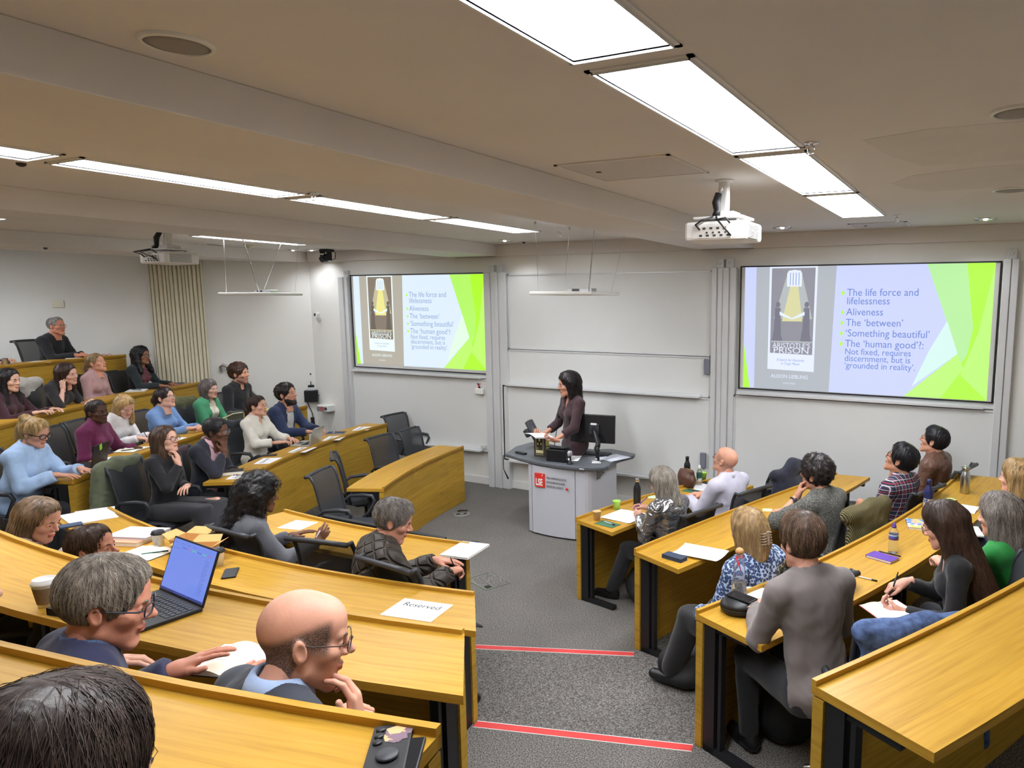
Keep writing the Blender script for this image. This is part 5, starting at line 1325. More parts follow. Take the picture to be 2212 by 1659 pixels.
        parts.append((SV, SQ, 1))
    V, Q, mi = mesh_join(parts)
    if hs.get('rgb2'):
        m2 = hair_mat(hs['rgb2'])
    else: m2 = hair_mat(rgb)
    return np_obj('hair', xf(V, J.MH), Q, [hair_mat(rgb), m2], root, mi)
def eyebrows(J, rgb, root):
    for s_ in (-1, 1): MB().tube([(s_*0.016, 0.0985, 0.0185), (s_*0.030, 0.0955, 0.0235), (s_*0.046, 0.083, 0.019)], [0.0028, 0.0032, 0.0014], 6).build('eyebrow', hair_mat(rgb), root, M=J.MH)
def beard(J, rgb, root, t=0.0025):
    g = head_sdf(False)
    def f(P):
        d = g(P)-t-0.002*sinnoise(P, 260, 3); X = np.abs(P[:, 0])
        keep = np.maximum(np.maximum(P[:, 2]+0.046+0.62*np.maximum(0, P[:, 1]-0.035)-0.5*np.maximum(0, 0.02-P[:, 1]), 0.0-P[:, 1]-0.004*0), -0.135-P[:, 2])
        d = np.maximum(d, keep); return np.maximum(d, -d_ell(P, (0, 0.10, -0.064), (0.026, 0.03, 0.014)))
    V, Q = surf(f, (-0.10, -0.03, -0.15), (0.10, 0.14, 0.01), 0.0055, 0.004)
    return np_obj('beard', xf(V, J.MH), Q, hair_mat(rgb), root)
def glasses(J, root, rgb=(30, 28, 30), kind='round', r=0.0018, sz=1.0):
    m = mat('glasses_frame_%d_%d_%d' % rgb, rgb=rgb, rough=0.3, bump=0.005)
    mb = MB(); lens = MB()
    for s_ in (-1, 1):
        pts = []
        for k in range(20):
            a = 2*math.pi*k/20; e = 1.0 if kind == 'round' else 0.6
            cx = math.copysign(abs(math.cos(a))**e, math.cos(a)); sz_ = math.copysign(abs(math.sin(a))**e, math.sin(a))
            x = s_*0.0335+0.0245*sz*cx; pts.append((x, 0.112-0.16*abs(x)**1.35*3.1, 0.0+(0.0205 if kind == 'round' else 0.0175)*sz*sz_))
        mb.tube(pts, r, 6, closed=True); lens.add(pts, [list(range(20))])
        mb.tube([(s_*0.058, 0.100, 0.006), (s_*0.074, 0.085, 0.006), (s_*0.082, 0.02, 0.008), (s_*0.083, -0.005, 0.012), (s_*0.080, -0.028, -0.006)], r*1.05, 6)
    mb.tube([(-0.010, 0.112, 0.003), (0, 0.115, 0.006), (0.010, 0.112, 0.003)], r, 6)
    g = mb.build('glasses', m, root, M=J.MH)
    lm = mat('lens_glass', rgb=(235, 240, 245), rough=0.03, alpha=0.13, bump=0.001); lens.build('lenses', lm, g, M=J.MH)
    return g
def person(label, x, y, z, face, sp):
    """seated or standing person; face = world angle looked along by the body"""
    J = make_pose(sp); root = thing('person', label, 'person', (x, y, z), face-math.pi/2)
    build_body(J, sp, root)
    if sp.get('hair'): hair(J, sp, root)
    if sp.get('brow', 1): eyebrows(J, sp.get('browc', sp['hair']['rgb'] if sp.get('hair') else (90, 80, 70)), root)
    for g in sp.get('tops', []):
        g = dict(g); garment(J, sp, root, g.pop('n'), g.pop('m'), **g)
    if sp.get('collar'): collar(J, root, **sp['collar'])
    if sp.get('legs_m', True): trousers(J, sp, root, sp.get('trs') or cloth('dark_trousers', (30, 31, 36)), sp.get('trn', 'trousers')); shoes(J, root, sp.get('shoem') or mat('black_shoe_leather', rgb=(25, 25, 27), rough=0.4, bump=0.05))
    if sp.get('beard'): beard(J, sp['beard'], root)
    if sp.get('gl'): glasses(J, root, **sp['gl'])
    for fn in sp.get('extras', []): fn(J, root)
    return root, J
# ------------------------------------------------------------ patterned cloths
def pat_mat(name, build, rough=0.85, metal=0.0):
    m = bpy.data.materials.new(name); m.use_nodes = True; N, L, b = nodes_of(m); b.inputs['Roughness'].default_value = rough; b.inputs['Metallic'].default_value = metal
    build(N, L, b); return m
def wave(N, L, scale, direction, rot=(0, 0, 0), prof='SIN', dist=0.0):
    wv = N.new('ShaderNodeTexWave'); wv.bands_direction = direction; wv.inputs['Scale'].default_value = scale; wv.wave_profile = prof; wv.inputs['Distortion'].default_value = dist
    L.new(objcoord(N, L, rot=rot), wv.inputs[0]); return wv.outputs['Fac']
def mixc(N, L, fac, a, b):
    mx = N.new('ShaderNodeMixRGB')
    for k, v in ((0, fac), (1, a), (2, b)):
        if isinstance(v, tuple): mx.inputs[k].default_value = (*v, 1)
        elif isinstance(v, (int, float)): mx.inputs[k].default_value = v
        else: L.new(v, mx.inputs[k])
    return mx.outputs[0]
def bumpn(N, L, b, h, st=0.5, dist=0.01):
    bp = N.new('ShaderNodeBump'); bp.inputs['Strength'].default_value = st; bp.inputs['Distance'].default_value = dist; L.new(h, bp.inputs['Height']); L.new(bp.outputs[0], b.inputs['Normal'])
def _plaid(N, L, b):
    base = s2l((44, 50, 74)); out = None
    w1 = ramp(N, [(0.55, (0, 0, 0)), (0.75, (1, 1, 1))]); L.new(wave(N, L, 4.2, 'X'), w1.inputs[0])
    w2 = ramp(N, [(0.55, (0, 0, 0)), (0.75, (1, 1, 1))]); L.new(wave(N, L, 4.2, 'Z'), w2.inputs[0])
    c = mixc(N, L, w1.outputs[0], base, s2l((50, 46, 70))); c = mixc(N, L, w2.outputs[0], c, s2l((30, 34, 56)))
    for d, sc_ in (('X', 8.4), ('Z', 8.4)):
        r = ramp(N, [(0.955, (0, 0, 0)), (0.975, (1, 1, 1))]); L.new(wave(N, L, sc_, d), r.inputs[0]); c = mixc(N, L, r.outputs[0], c, s2l((196, 186, 192)))
        r = ramp(N, [(0.982, (0, 0, 0)), (0.994, (1, 1, 1))]); L.new(wave(N, L, sc_*0.5, d), r.inputs[0]); c = mixc(N, L, r.outputs[0], c, s2l((168, 52, 62)))
    L.new(c, b.inputs['Base Color'])
M_plaid = pat_mat('plaid_cloth', _plaid)
def _leopard(N, L, b):
    v = N.new('ShaderNodeTexVoronoi'); v.inputs['Scale'].default_value = 62; L.new(objcoord(N, L), v.inputs[0])
    r = ramp(N, [(0.22, s2l((60, 92, 150))), (0.36, s2l((26, 38, 74))), (0.52, s2l((30, 44, 84))), (0.62, s2l((170, 190, 220)))]); L.new(v.outputs['Distance'], r.inputs[0]); L.new(r.outputs[0], b.inputs['Base Color'])
M_leopard = pat_mat('blue_print_cloth', _leopard, 0.7)
def _stripe(N, L, b):
    r = ramp(N, [(0.80, s2l((235, 235, 238))), (0.86, s2l((36, 38, 52)))]); L.new(wave(N, L, 9, 'Z', (0.5, 0.2, 0)), r.inputs[0]); L.new(r.outputs[0], b.inputs['Base Color'])
M_stripe = pat_mat('striped_cloth', _stripe)
def _tweed(N, L, b):
    n = N.new('ShaderNodeTexNoise'); n.inputs['Scale'].default_value = 190; n.inputs['Detail'].default_value = 2; L.new(objcoord(N, L), n.inputs[0])
    r = ramp(N, [(0.35, s2l((40, 40, 38))), (0.5, s2l((84, 84, 80))), (0.68, s2l((150, 150, 142)))]); L.new(n.outputs[0], r.inputs[0]); L.new(r.outputs[0], b.inputs['Base Color']); bumpn(N, L, b, n.outputs[0], 0.5)
M_tweed = pat_mat('speckled_grey_knit', _tweed)
def _silver(N, L, b):
    n = N.new('ShaderNodeTexNoise'); n.inputs['Scale'].default_value = 7; n.inputs['Detail'].default_value = 2; n.inputs['Distortion'].default_value = 1.5; L.new(objcoord(N, L, (1, 1, 1.6)), n.inputs[0])
    b.inputs['Base Color'].default_value = (0.42, 0.42, 0.44, 1); bumpn(N, L, b, n.outputs[0], 0.55, 0.06)
M_silver = pat_mat('silver_leather', _silver, 0.22, 0.9)
def _quilt(N, L, b):
    a = wave(N, L, 5.0, 'DIAGONAL', (0, 0, 0), 'SIN'); c = wave(N, L, 5.0, 'DIAGONAL', (0, math.pi/2, 0), 'SIN')
    mn = N.new('ShaderNodeMath'); mn.operation = 'MINIMUM'; ra = ramp(N, [(0.0, (0, 0, 0)), (0.22, (1, 1, 1))]); rc = ramp(N, [(0.0, (0, 0, 0)), (0.22, (1, 1, 1))])
    L.new(a, ra.inputs[0]); L.new(c, rc.inputs[0]); L.new(ra.outputs[0], mn.inputs[0]); L.new(rc.outputs[0], mn.inputs[1])
    b.inputs['Base Color'].default_value = (*s2l((58, 50, 42)), 1); bumpn(N, L, b, mn.outputs[0], 0.9, 0.02)
M_quilt = pat_mat('quilted_brown_nylon', _quilt, 0.55)
def _brownleather(N, L, b):
    n = N.new('ShaderNodeTexNoise'); n.inputs['Scale'].default_value = 20; n.inputs['Detail'].default_value = 5; L.new(objcoord(N, L), n.inputs[0])
    b.inputs['Base Color'].default_value = (*s2l((104, 74, 60)), 1); bumpn(N, L, b, n.outputs[0], 0.6, 0.03)
M_brownleather = pat_mat('brown_leather', _brownleather, 0.38)
def _vest(N, L, b):
    v = N.new('ShaderNodeTexVoronoi'); v.inputs['Scale'].default_value = 70; L.new(objcoord(N, L), v.inputs[0])
    r = ramp(N, [(0.15, s2l((190, 150, 150))), (0.3, s2l((122, 66, 78))), (0.6, s2l((92, 48, 60)))]); L.new(v.outputs['Distance'], r.inputs[0]); L.new(r.outputs[0], b.inputs['Base Color'])
M_vest = pat_mat('patterned_maroon_cloth', _vest)
def _cord(N, L, b):
    wv = wave(N, L, 26, 'X', (0, 0.4, 0.3), 'SIN', 0.6); r = ramp(N, [(0.2, s2l((78, 72, 44))), (0.8, s2l((136, 126, 84)))]); L.new(wv, r.inputs[0]); L.new(r.outputs[0], b.inputs['Base Color']); bumpn(N, L, b, wv, 0.8, 0.02)
M_cord = pat_mat('olive_corduroy', _cord)
def _denim(N, L, b):
    n = N.new('ShaderNodeTexNoise'); n.inputs['Scale'].default_value = 30; n.inputs['Detail'].default_value = 6; L.new(objcoord(N, L), n.inputs[0])
    r = ramp(N, [(0.3, s2l((40, 56, 92))), (0.7, s2l((84, 108, 152)))]); L.new(n.outputs[0], r.inputs[0]); L.new(r.outputs[0], b.inputs['Base Color']); bumpn(N, L, b, n.outputs[0], 0.3)
M_denim = pat_mat('blue_denim', _denim)
# ------------------------------------------------------------ the audience and the speaker
POS = {'P1': (-11.848, 5.19, 1.09), 'P2': (-11.5, 4.16, 1.09), 'P3': (-9.649, 3.752, 0.64), 'P4': (-10.113, 4.414, 0.64), 'P5': (-10.784, 5.174, 0.64), 'P6': (-11.081, 5.874, 0.64), 'P7': (-7.769, 3.068, 0.3), 'P8': (-8.547, 4.031, 0.3), 'P9': (-9.019, 4.404, 0.3), 'P10': (-9.091, 5.011, 0.3), 'P11': (-9.478, 5.817, 0.3), 'P12': (-9.893, 6.545, 0.3), 'P13': (-6.888, 3.8, 0.15), 'P14': (-7.152, 4.327, 0.15), 'P15': (-8.09, 5.544, 0.15), 'P16': (-8.419, 6.165, 0.15), 'P17': (-4.529, 2.924, 0.15), 'P18': (-3.344, 2.931, 0.15), 'P19': (-4.914, 1.802, 0.3), 'P20': (-4.574, 1.682, 0.3), 'P21': (-5.32, 1.799, 0.3), 'P22': (-2.323, 0.916, 0.63), 'P23': (-1.602, 1.017, 0.63), 'P24': (-2.627, 0.755, 0.63), 'P25': (-0.877, 0.092, 0.99), 'P27': (-2.272, 5.188, 0), 'P28': (-2.088, 5.993, 0), 'P29': (-1.136, 3.822, 0.15), 'P30': (-1.018, 5.246, 0.15), 'P31': (-0.642, 6.114, 0.15), 'P32': (-0.406, 7.034, 0.15), 'P33': (-0.638, 3.14, 0.3), 'P34': (-0.015, 4, 0.3), 'P35': (0.182, 4.357, 0.3), 'P36': (0.27, 5.324, 0.3), 'P37': (-4.342, 6.945, 0)}
PEOPLE = {}
def P(key, label, face, **sp):
    x, y, z = POS[key]; chair_label = sp.pop('chair', None); ch_off = sp.pop('choff', (0, 0.02)); ch_rot = sp.pop('chrot', 0)
    root, J = person(label, x, y, z, math.radians(face), sp); PEOPLE[key] = (root, J)
    if chair_label and sp.get('chpos'): chair(chair_label, sp['chpos'][0], sp['chpos'][1], z, math.radians(sp['chpos'][2]))
    elif chair_label:
        o = T(x, y, z) @ RZ(math.radians(face)-math.pi/2) @ Vector((ch_off[0], ch_off[1], 0)); chair(chair_label, o.x, o.y, z, math.radians(face+ch_rot))
    return root, J
def to_world(root, p):
    return (T(*root.location) @ RZ(root.rotation_euler.z)) @ Vector(tuple(map(float, p)))
def pen(key, i, rgb, label, ln=0.145):
    root, J = PEOPLE[key]; M = hand_matrix(J, i); a = to_world(root, M @ Vector((0.030, 0.118, -0.062))); b = to_world(root, M @ Vector((0.034, 0.052, 0.055)))
    d = (b-a).normalized(); t = thing('pen', label, 'pen', a, 0)
    MB().tube([(0, 0, 0), tuple(d*0.012), tuple(d*ln)], [0.001, 0.0045, 0.0045], 10).build('barrel', mat('pen_%d_%d_%d' % rgb, rgb=rgb, rough=0.35, bump=0.005), t)
    MB().tube([tuple(d*(ln-0.002)), tuple(d*(ln+0.012))], 0.0032, 8).build('pen_cap', M_black, t)
    return t
def lanyard(rgb, r=0.003, drop=0.16, beads=False):
    def fn(J, root):
        mb = MB(); c = J.p3; pts = []
        for k in range(19):
            u = -1+k/9; pts.append(c+J.r*u*0.075*J.s+J.f*((0.115-0.10*abs(u)**2.2)*J.s)+J.u*(0.012-drop*(1-u*u)**0.8))
        if beads:
            for p in pts: mb.ball(tuple(p), r*2.4, 8)
        else: mb.tube(pts, r, 6)
        mb.build('necklace', mat('necklace_%d' % rgb[0], rgb=rgb, rough=0.4, bump=0.01), root)
    return fn
def watch(i, rgb=(230, 230, 230)):
    def fn(J, root):
        d = nrm(J.W[i]-J.E[i]); c = J.W[i]-d*0.045; side = nrm(np.cross(d, (0, 0, 1))+np.array((0, 0, 0.5))); side = nrm(side-d*(side @ d)); q = np.cross(d, side); mb = MB()
        n = 16; mb.tube([tuple(c+(side*math.cos(6.283*k/n)+q*math.sin(6.283*k/n))*0.031*J.s) for k in range(n)], 0.007, 6, closed=True); w_ = mb.build('watch_strap', M_black, root)
        MB().lathe([(0.0, 0), (0.016, 0), (0.018, -0.004), (0.018, -0.008)], n=18, M=Matrix(((q[0], d[0], side[0], 0), (q[1], d[1], side[1], 0), (q[2], d[2], side[2], 0), (0, 0, 0, 1))), c=tuple(c+side*0.041*J.s)).build('watch_face', mat('watch_face', rgb=rgb, rough=0.2, bump=0.004), w_)
    return fn
def earring(sx, rgb=(200, 200, 205), drop=0.03):
    def fn(J, root):
        MB().tube([(sx*0.082, -0.006, -0.036), (sx*0.084, -0.006, -0.036-drop)], 0.0035, 6).build('earring', mat('earring', rgb=rgb, rough=0.2, metal=0.8, bump=0.005), root, M=J.MH)
    return fn
def claw(at, rgb=(170, 150, 130)):
    def fn(J, root):
        mb = MB()
        for k in range(5):
            for s_ in (-1, 1): mb.tube([(at[0]+s_*0.004, at[1]-0.012, at[2]+0.03-0.015*k), (at[0]+s_*0.026, at[1]-0.016, at[2]+0.028-0.015*k), (at[0]+s_*0.036, at[1]+0.008, at[2]+0.026-0.015*k)], 0.0035, 6)
        mb.box((at[0], at[1]-0.016, at[2]), (0.016, 0.01, 0.08), bev=0.004); mb.build('hair_claw', mat('tortoise_claw', rgb=rgb, rough=0.25, bump=0.01, trans=0.2), root, M=J.MH)
    return fn
def band(rgb, at, r):
    def fn(J, root):
        n = 14; MB().tube([(at[0]+r*math.cos(6.283*k/n), at[1]+0.3*r*math.sin(6.283*k/n), at[2]+r*math.sin(6.283*k/n)) for k in range(n)], 0.006, 6, closed=True).build('hair_band', mat('band_%d' % rgb[0], rgb=rgb, rough=0.7, bump=0.05), root, M=J.MH)
    return fn
def belt(J, root): pass
D_R = dict(w=(0.13, 0.40, 0.772), h='relax'); D_L = dict(w=(-0.12, 0.41, 0.772), h='relax')
LAP_R = dict(w=(0.08, 0.26, 0.66), h='relax'); LAP_L = dict(w=(-0.08, 0.27, 0.655), h='relax')
SK1 = (216, 166, 142); SK2 = (206, 152, 128); SK3 = (226, 178, 158); SKB = (124, 86, 66); SKI = (150, 104, 80); SKD = (84, 56, 44)
white_knit = cloth('white_knit', (232, 230, 226), amp=0) if False else cloth('white_knit', (232, 230, 226))
black_knit = cloth('black_knit', (26, 27, 31)); navy = cloth('navy_wool', (34, 38, 60)); 

# --- left block, top row
P('P1', 'grey haired man in black sweater and necklace, alone by the bare left wall', 30, tuck=1, skin=(208, 142, 114), hair=dict(style='short', rgb=(132, 128, 126), vol=0.006, line=0.098, strands=300), s=1.0, hs=0.95, lean=10, jaw=1.03,
  tops=[dict(n='sweater', m=cloth('black_sweater', (28, 30, 36)))], R=dict(w=(0.12, 0.44, 0.775), h='relax', f=(-0.6, 0.7, 0)), L=dict(w=(-0.02, 0.43, 0.78), h='relax', f=(0.5, 0.8, 0)), head=(-6, 6, 0),
  gl=dict(rgb=(120, 80, 60), r=0.0013), extras=[lanyard((150, 160, 165), 0.0022, 0.13)], browc=(110, 104, 100), chair='black chair with a green edge behind the grey haired man at upper left')
P('P2', 'person in dark purple sweater cut off by the left picture edge, top row', 30, tuck=1, fem=True, skin=SK1, hair=dict(style='bob', rgb=(60, 44, 38), len=0.05, strands=100), lean=8, side=-8, tops=[dict(n='sweater', m=cloth('plum_sweater', (72, 38, 62)))], R=dict(w=(0.16, 0.45, 0.775), h='relax'), L=D_L, head=(0, 0, 0))
# --- fourth row
P('P3', 'woman with long dark hair and beaded maroon sweater at the left picture edge', 34, tuck=1, hip=0.47, fem=True, skin=(222, 176, 152), hair=dict(style='long', rgb=(30, 24, 26), len=0.16, vol=0.010, strands=300, slen=0.12), lean=6, tops=[dict(n='sweater', m=cloth('maroon_sweater', (58, 28, 40)))], R=D_R, L=D_L, head=(-6, -3, 0), extras=[lanyard((200, 186, 160), 0.003, 0.2, True)], chair='black chair of the woman with long dark hair at the left edge')
P('P4', 'woman in black short sleeved top leaning her head on her hand', 33, tuck=1, fem=True, skin=SK3, hair=dict(style='long', rgb=(62, 44, 38), len=0.10, vol=0.012, strands=300, slen=0.1, front=0), lean=14, tops=[dict(n='tshirt', m=cloth('charcoal_tee', (40, 37, 40)), sleeve=0.0, neck='crew')], R=dict(w=(0.105, 0.005, -0.155), rel=1, h='curl', f=(-0.15, -0.1, 1), p=(-1, 0.1, 0), pole=(0.5, 0.7, -1.0)), L=dict(w=(-0.02, 0.42, 0.775), h='relax', f=(0.9, 0.3, 0)), head=(-8, -5, 10), hoff=(0.02, 0.03, -0.02), chair='black chair with a grey padded jacket hung on it in the fourth row')
P('P5', 'woman with blonde ponytail and pale pink roll neck looking upward', 33, tuck=1, fem=True, skin=(222, 160, 134), hair=dict(style='up', rgb=(150, 124, 88), vol=0.008, extra=[((0, -0.10, 0.03), (0, -0.16, -0.02), 0.034, 0.032, 0.03), ((0, -0.155, -0.02), (0.0, -0.19, -0.16), 0.036, 0.028, 0.02), ((0, -0.175, -0.16), (0.02, -0.17, -0.24), 0.022, 0.006, 0.02)], strands=300, slen=0.07), lean=4, tops=[dict(n='sweater', m=cloth('pink_knit', (186, 150, 150)), neck='turtle')], R=LAP_R, L=LAP_L, head=(-4, 17, 0), extras=[earring(1, drop=0.012)], chair='black chair of the woman in pale pink roll neck')
P('P6', 'woman with black curly hair and glasses in a patterned maroon top', 30, hip=0.545, fem=True, skin=SKI, hair=dict(style='long', rgb=(22, 20, 24), len=0.11, vol=0.020, curly=0.006, cf=120, wide=0.02, strands=300, slen=0.08), lean=6, tops=[dict(n='cardigan', m=cloth('dark_green_knit', (34, 42, 46)), open_=(.075, .12, .3)), dict(n='blouse', m=M_vest, t=0.008, arms_on=False)], R=dict(w=(0.14, 0.41, 0.775), h='relax'), L=D_L, head=(-6, 5, 0), gl=dict(kind='square'), chair='black chair of the woman with black curly hair')
# --- third row
P('P7', 'blonde woman with dark framed glasses in light blue shirt at the black laptop', 34, fem=True, skin=(214, 158, 134), s=1.03, hair=dict(style='up', rgb=(176, 144, 96), rgb2=(206, 178, 128), vol=0.012, extra=[((0, -0.05, 0.09), (0.0, -0.10, 0.115), 0.045, 0.040, 0.03), ((0, -0.10, 0.10), (0, -0.135, 0.02), 0.040, 0.028, 0.02), ((0.02, -0.12, 0.02), (0.03, -0.125, -0.07), 0.028, 0.012, 0.02)], strands=420, slen=0.09, fly=0.8), lean=14, sw=1.08,
  tops=[dict(n='shirt', m=cloth('light_blue_cotton', (168, 196, 232)), neck='shirt', t=0.026, amp=0.011, hem=0.40, fat=0.03, armt=0.026)], collar=dict(m=cloth('light_blue_cotton', (168, 196, 232)), r=0.07), R=dict(w=(0.13, 0.40, 0.79), h='flat', f=(-0.25, 1, -0.1)), L=dict(w=(-0.10, 0.46, 0.79), h='flat', f=(0.3, 1, -0.1)), head=(-10, -14, 0), gl=dict(rgb=(28, 20, 22), kind='square', r=0.0036, sz=1.05), chair='black chair of the blonde woman in the light blue shirt', extras=[lanyard((190, 170, 120), 0.0012, 0.05)])
P('P8', 'woman with braided hair in burgundy fleece looking toward the speaker', 31, tuck=1, fem=True, skin=SKD, hair=dict(style='up', rgb=(42, 32, 30), vol=0.007, amp=0.004, extra=[((0, -0.09, -0.03), (0, -0.125, -0.065), 0.040, 0.036, 0.03)], strands=200, slen=0.05), lean=6, tops=[dict(n='fleece', m=cloth('burgundy_fleece', (102, 30, 72)), neck='turtle', t=0.02, amp=0.009, armt=0.02)], R=LAP_R, L=dict(w=(-0.1, 0.38, 0.74), h='relax'), head=(-20, 6, 0), chair='black chair beside the woman in burgundy fleece', choff=(-0.02, -0.16))
P('P9', 'woman with long blonde hair in white sweater bending over her notes', 29, hip=0.53, fem=True, skin=(232, 184, 164), hair=dict(style='long', rgb=(178, 146, 98), rgb2=(202, 174, 124), len=0.10, vol=0.009, strands=420, slen=0.14), lean=20, tops=[dict(n='sweater', m=cloth('white_sweater', (236, 234, 236)), amp=0.010, t=0.018, armt=0.018)], R=dict(w=(0.12, 0.44, 0.785), h='pen', f=(-0.3, 1, -0.15)), L=dict(w=(-0.10, 0.42, 0.775), h='relax'), head=(-24, -30, 6), chair='black chair of the woman in the white sweater')
P('P10', 'woman with dark pinned up hair and glasses in pale blue sweatshirt', 27, tuck=1, fem=True, skin=(224, 176, 154), hair=dict(style='up', rgb=(44, 30, 30), vol=0.012, extra=[((0, -0.09, 0.02), (-0.0, -0.14, 0.01), 0.045, 0.040, 0.03), ((0.03, -0.12, 0.0), (0.04, -0.13, -0.07), 0.02, 0.008, 0.02), ((0.04, 0.075, 0.06), (0.06, 0.07, 0.0), 0.018, 0.008, 0.02)], strands=300, slen=0.06, fly=0.9), lean=8, tops=[dict(n='sweatshirt', m=cloth('pale_blue_fleece', (112, 146, 196)), t=0.020, amp=0.009, armt=0.018)], collar=dict(m=cloth('white_sweater', (236, 234, 236)), hgt=0.012, gap=0.05, r=0.062, fl=0.004, name='neckline'), R=dict(w=(0.10, 0.42, 0.79), h='curl', f=(-0.6, 0.8, 0.1)), L=dict(w=(-0.08, 0.43, 0.785), h='curl', f=(0.6, 0.8, 0.1)), head=(-6, 16, -4), gl=dict(rgb=(60, 50, 50), r=0.0014), chair='black chair of the woman in pale blue sweatshirt')
P('P11', 'woman with a grey bob and glasses in green jacket', 25, tuck=1, fem=True, skin=(214, 168, 150), hair=dict(style='bob', rgb=(84, 76, 74), rgb2=(140, 132, 128), len=0.03, vol=0.014, line=0.052, wide=0.008, strands=360, slen=0.09), lean=6, tops=[dict(n='jacket', m=cloth('green_jacket', (62, 136, 98)), t=0.02, open_=(.06, .10, .4), armt=0.018), dict(n='blouse', m=cloth('cream_blouse', (226, 220, 206)), t=0.008, arms_on=False)], collar=dict(m=cloth('green_jacket', (62, 136, 98)), gap=0.6, hgt=0.03, fl=0.03), R=dict(w=(0.08, 0.36, 0.74), h='curl', f=(-0.7, 0.7, 0)), L=dict(w=(-0.06, 0.37, 0.745), h='curl', f=(0.7, 0.7, 0)), head=(-8, 2, 0), gl=dict(rgb=(170, 160, 150), r=0.0012), chair='black chair with an olive coat hung over it, beside the green jacket')
P('P12', 'man with curly brown hair and light stubble in black shirt', 20, hip=0.53, s=1.08, hs=1.12, skin=(214, 158, 132), stubble=True, hair=dict(style='short', rgb=(66, 44, 32), vol=0.024, curly=0.008, cf=130, strands=300, slen=0.04), lean=4, tops=[dict(n='shirt', m=cloth('black_shirt', (28, 29, 33)), neck='vneck', depth=0.10)], collar=dict(m=cloth('black_shirt', (28, 29, 33)), gap=0.5), R=dict(w=(0.16, 0.32, 0.70), h='relax'), L=LAP_L, head=(4, 6, 0), chair='black chair of the man in the black shirt')
# --- second row
P('P13', 'woman with long brown hair, glasses and black roll neck, fingers at her lips', 26, legt=0.03, hip=0.54, fem=True, skin=(222, 172, 150), hair=dict(style='long', rgb=(70, 50, 38), rgb2=(92, 68, 50), len=0.12, vol=0.010, strands=420, slen=0.13, front=0, extra=[((0, -0.10, 0.04), (0, -0.125, 0.02), 0.03, 0.025, 0.02)]), lean=2, tops=[dict(n='sweater', m=cloth('black_rollneck', (27, 27, 31)), neck='turtle', t=0.010, armt=0.010)], R=dict(w=(0.045, 0.135, -0.225), rel=1, h='cheek', f=(-0.2, -0.12, 1), p=(0.1, -1, -0.1), pole=(0.5, 0.5, -1.0)), L=dict(w=(0.04, 0.24, 0.76), h='relax', f=(1, 0.3, 0)), head=(-4, 9, 0), gl=dict(kind='square', rgb=(44, 38, 40), r=0.0022), chair='black chair with an olive coat on its back, at the end of the second row', choff=(0, -0.08), trs=cloth('charcoal_trousers', (44, 44, 50)), legs=[((0.16, 0.44, 0.56), (0.20, 0.52, 0.12), (0.21, 0.67, 0.035)), ((-0.04, 0.46, 0.60), (0.22, 0.60, 0.36), (0.30, 0.72, 0.34))])
P('P14', 'man in dark blazer and pink shirt resting his chin on his fist', 26, tuck=1, hip=0.51, skin=(104, 70, 54), hair=dict(style='short', rgb=(38, 36, 38), vol=0.014, strands=300, slen=0.03), lean=10, tops=[dict(n='blazer', m=cloth('dark_blazer', (36, 38, 50)), t=0.018, open_=(.085, .10, .4), armt=0.014), dict(n='shirt', m=cloth('pink_shirt', (220, 178, 192)), t=0.008, arms_on=False, neck='vneck', depth=0.07)], collar=dict(m=cloth('pink_shirt', (220, 178, 192)), gap=0.45), R=dict(w=(0.035, 0.085, -0.205), rel=1, h='curl', f=(-0.05, -0.05, 1), p=(-0.1, -1, 0), pole=(0.5, 0.5, -1.0)), L=dict(w=(-0.02, 0.34, 0.74), h='relax', f=(0.8, 0.5, 0)), head=(-4, 0, 4), hoff=(0.0, 0.03, -0.02), gl=dict(rgb=(90, 84, 80), r=0.0011), chair='black chair with a plum padded jacket behind the man in dark blazer')
P('P15', 'woman with brown ponytail in cream polo sweater behind the silver laptop', 22, hip=0.545, fem=True, skin=(224, 172, 148), hair=dict(style='up', rgb=(58, 40, 34), vol=0.007, extra=[((0, -0.10, 0.0), (0.0, -0.14, -0.03), 0.026, 0.028, 0.03), ((0, -0.14, -0.03), (0.01, -0.155, -0.15), 0.030, 0.012, 0.02)], strands=260, slen=0.07), lean=4, tops=[dict(n='sweater', m=cloth('cream_polo', (232, 228, 218)), neck='vneck', depth=0.11, t=0.020, amp=0.009, armt=0.020, sleeve=0.72)], collar=dict(m=cloth('cream_polo', (232, 228, 218)), gap=0.55, fl=0.034, hgt=0.03), R=dict(w=(0.12, 0.38, 0.775), h='relax', f=(-0.7, 0.7, 0)), L=dict(w=(-0.10, 0.42, 0.775), h='relax', f=(0.5, 0.8, 0)), head=(0, 6, 0), extras=[band((180, 160, 130), (0, -0.13, -0.025), 0.030)], chair='black chair with a dark coat, of the woman in the cream polo sweater')
P('P16', 'bearded man with dark curly hair in navy overshirt and pale shirt', 20, hip=0.545, skin=(212, 156, 130), beard=(42, 32, 30), s=1.03, hs=1.1, hair=dict(style='short', rgb=(34, 27, 26), vol=0.020, curly=0.006, cf=140, strands=300, slen=0.035), lean=6, tops=[dict(n='overshirt', m=cloth('navy_overshirt', (42, 54, 88)), t=0.020, open_=(.07, .075, .4), armt=0.018), dict(n='shirt', m=cloth('pale_shirt', (214, 212, 214)), t=0.009, arms_on=False, neck='vneck', depth=0.05)], collar=dict(m=cloth('navy_overshirt', (42, 54, 88)), gap=0.55, fl=0.03), R=dict(w=(0.10, 0.42, 0.775), h='relax', f=(-0.4, 0.9, 0)), L=dict(w=(-0.08, 0.46, 0.775), h='relax', f=(0.5, 0.8, 0)), head=(-2, 13, 0), chair='black chair of the bearded man')
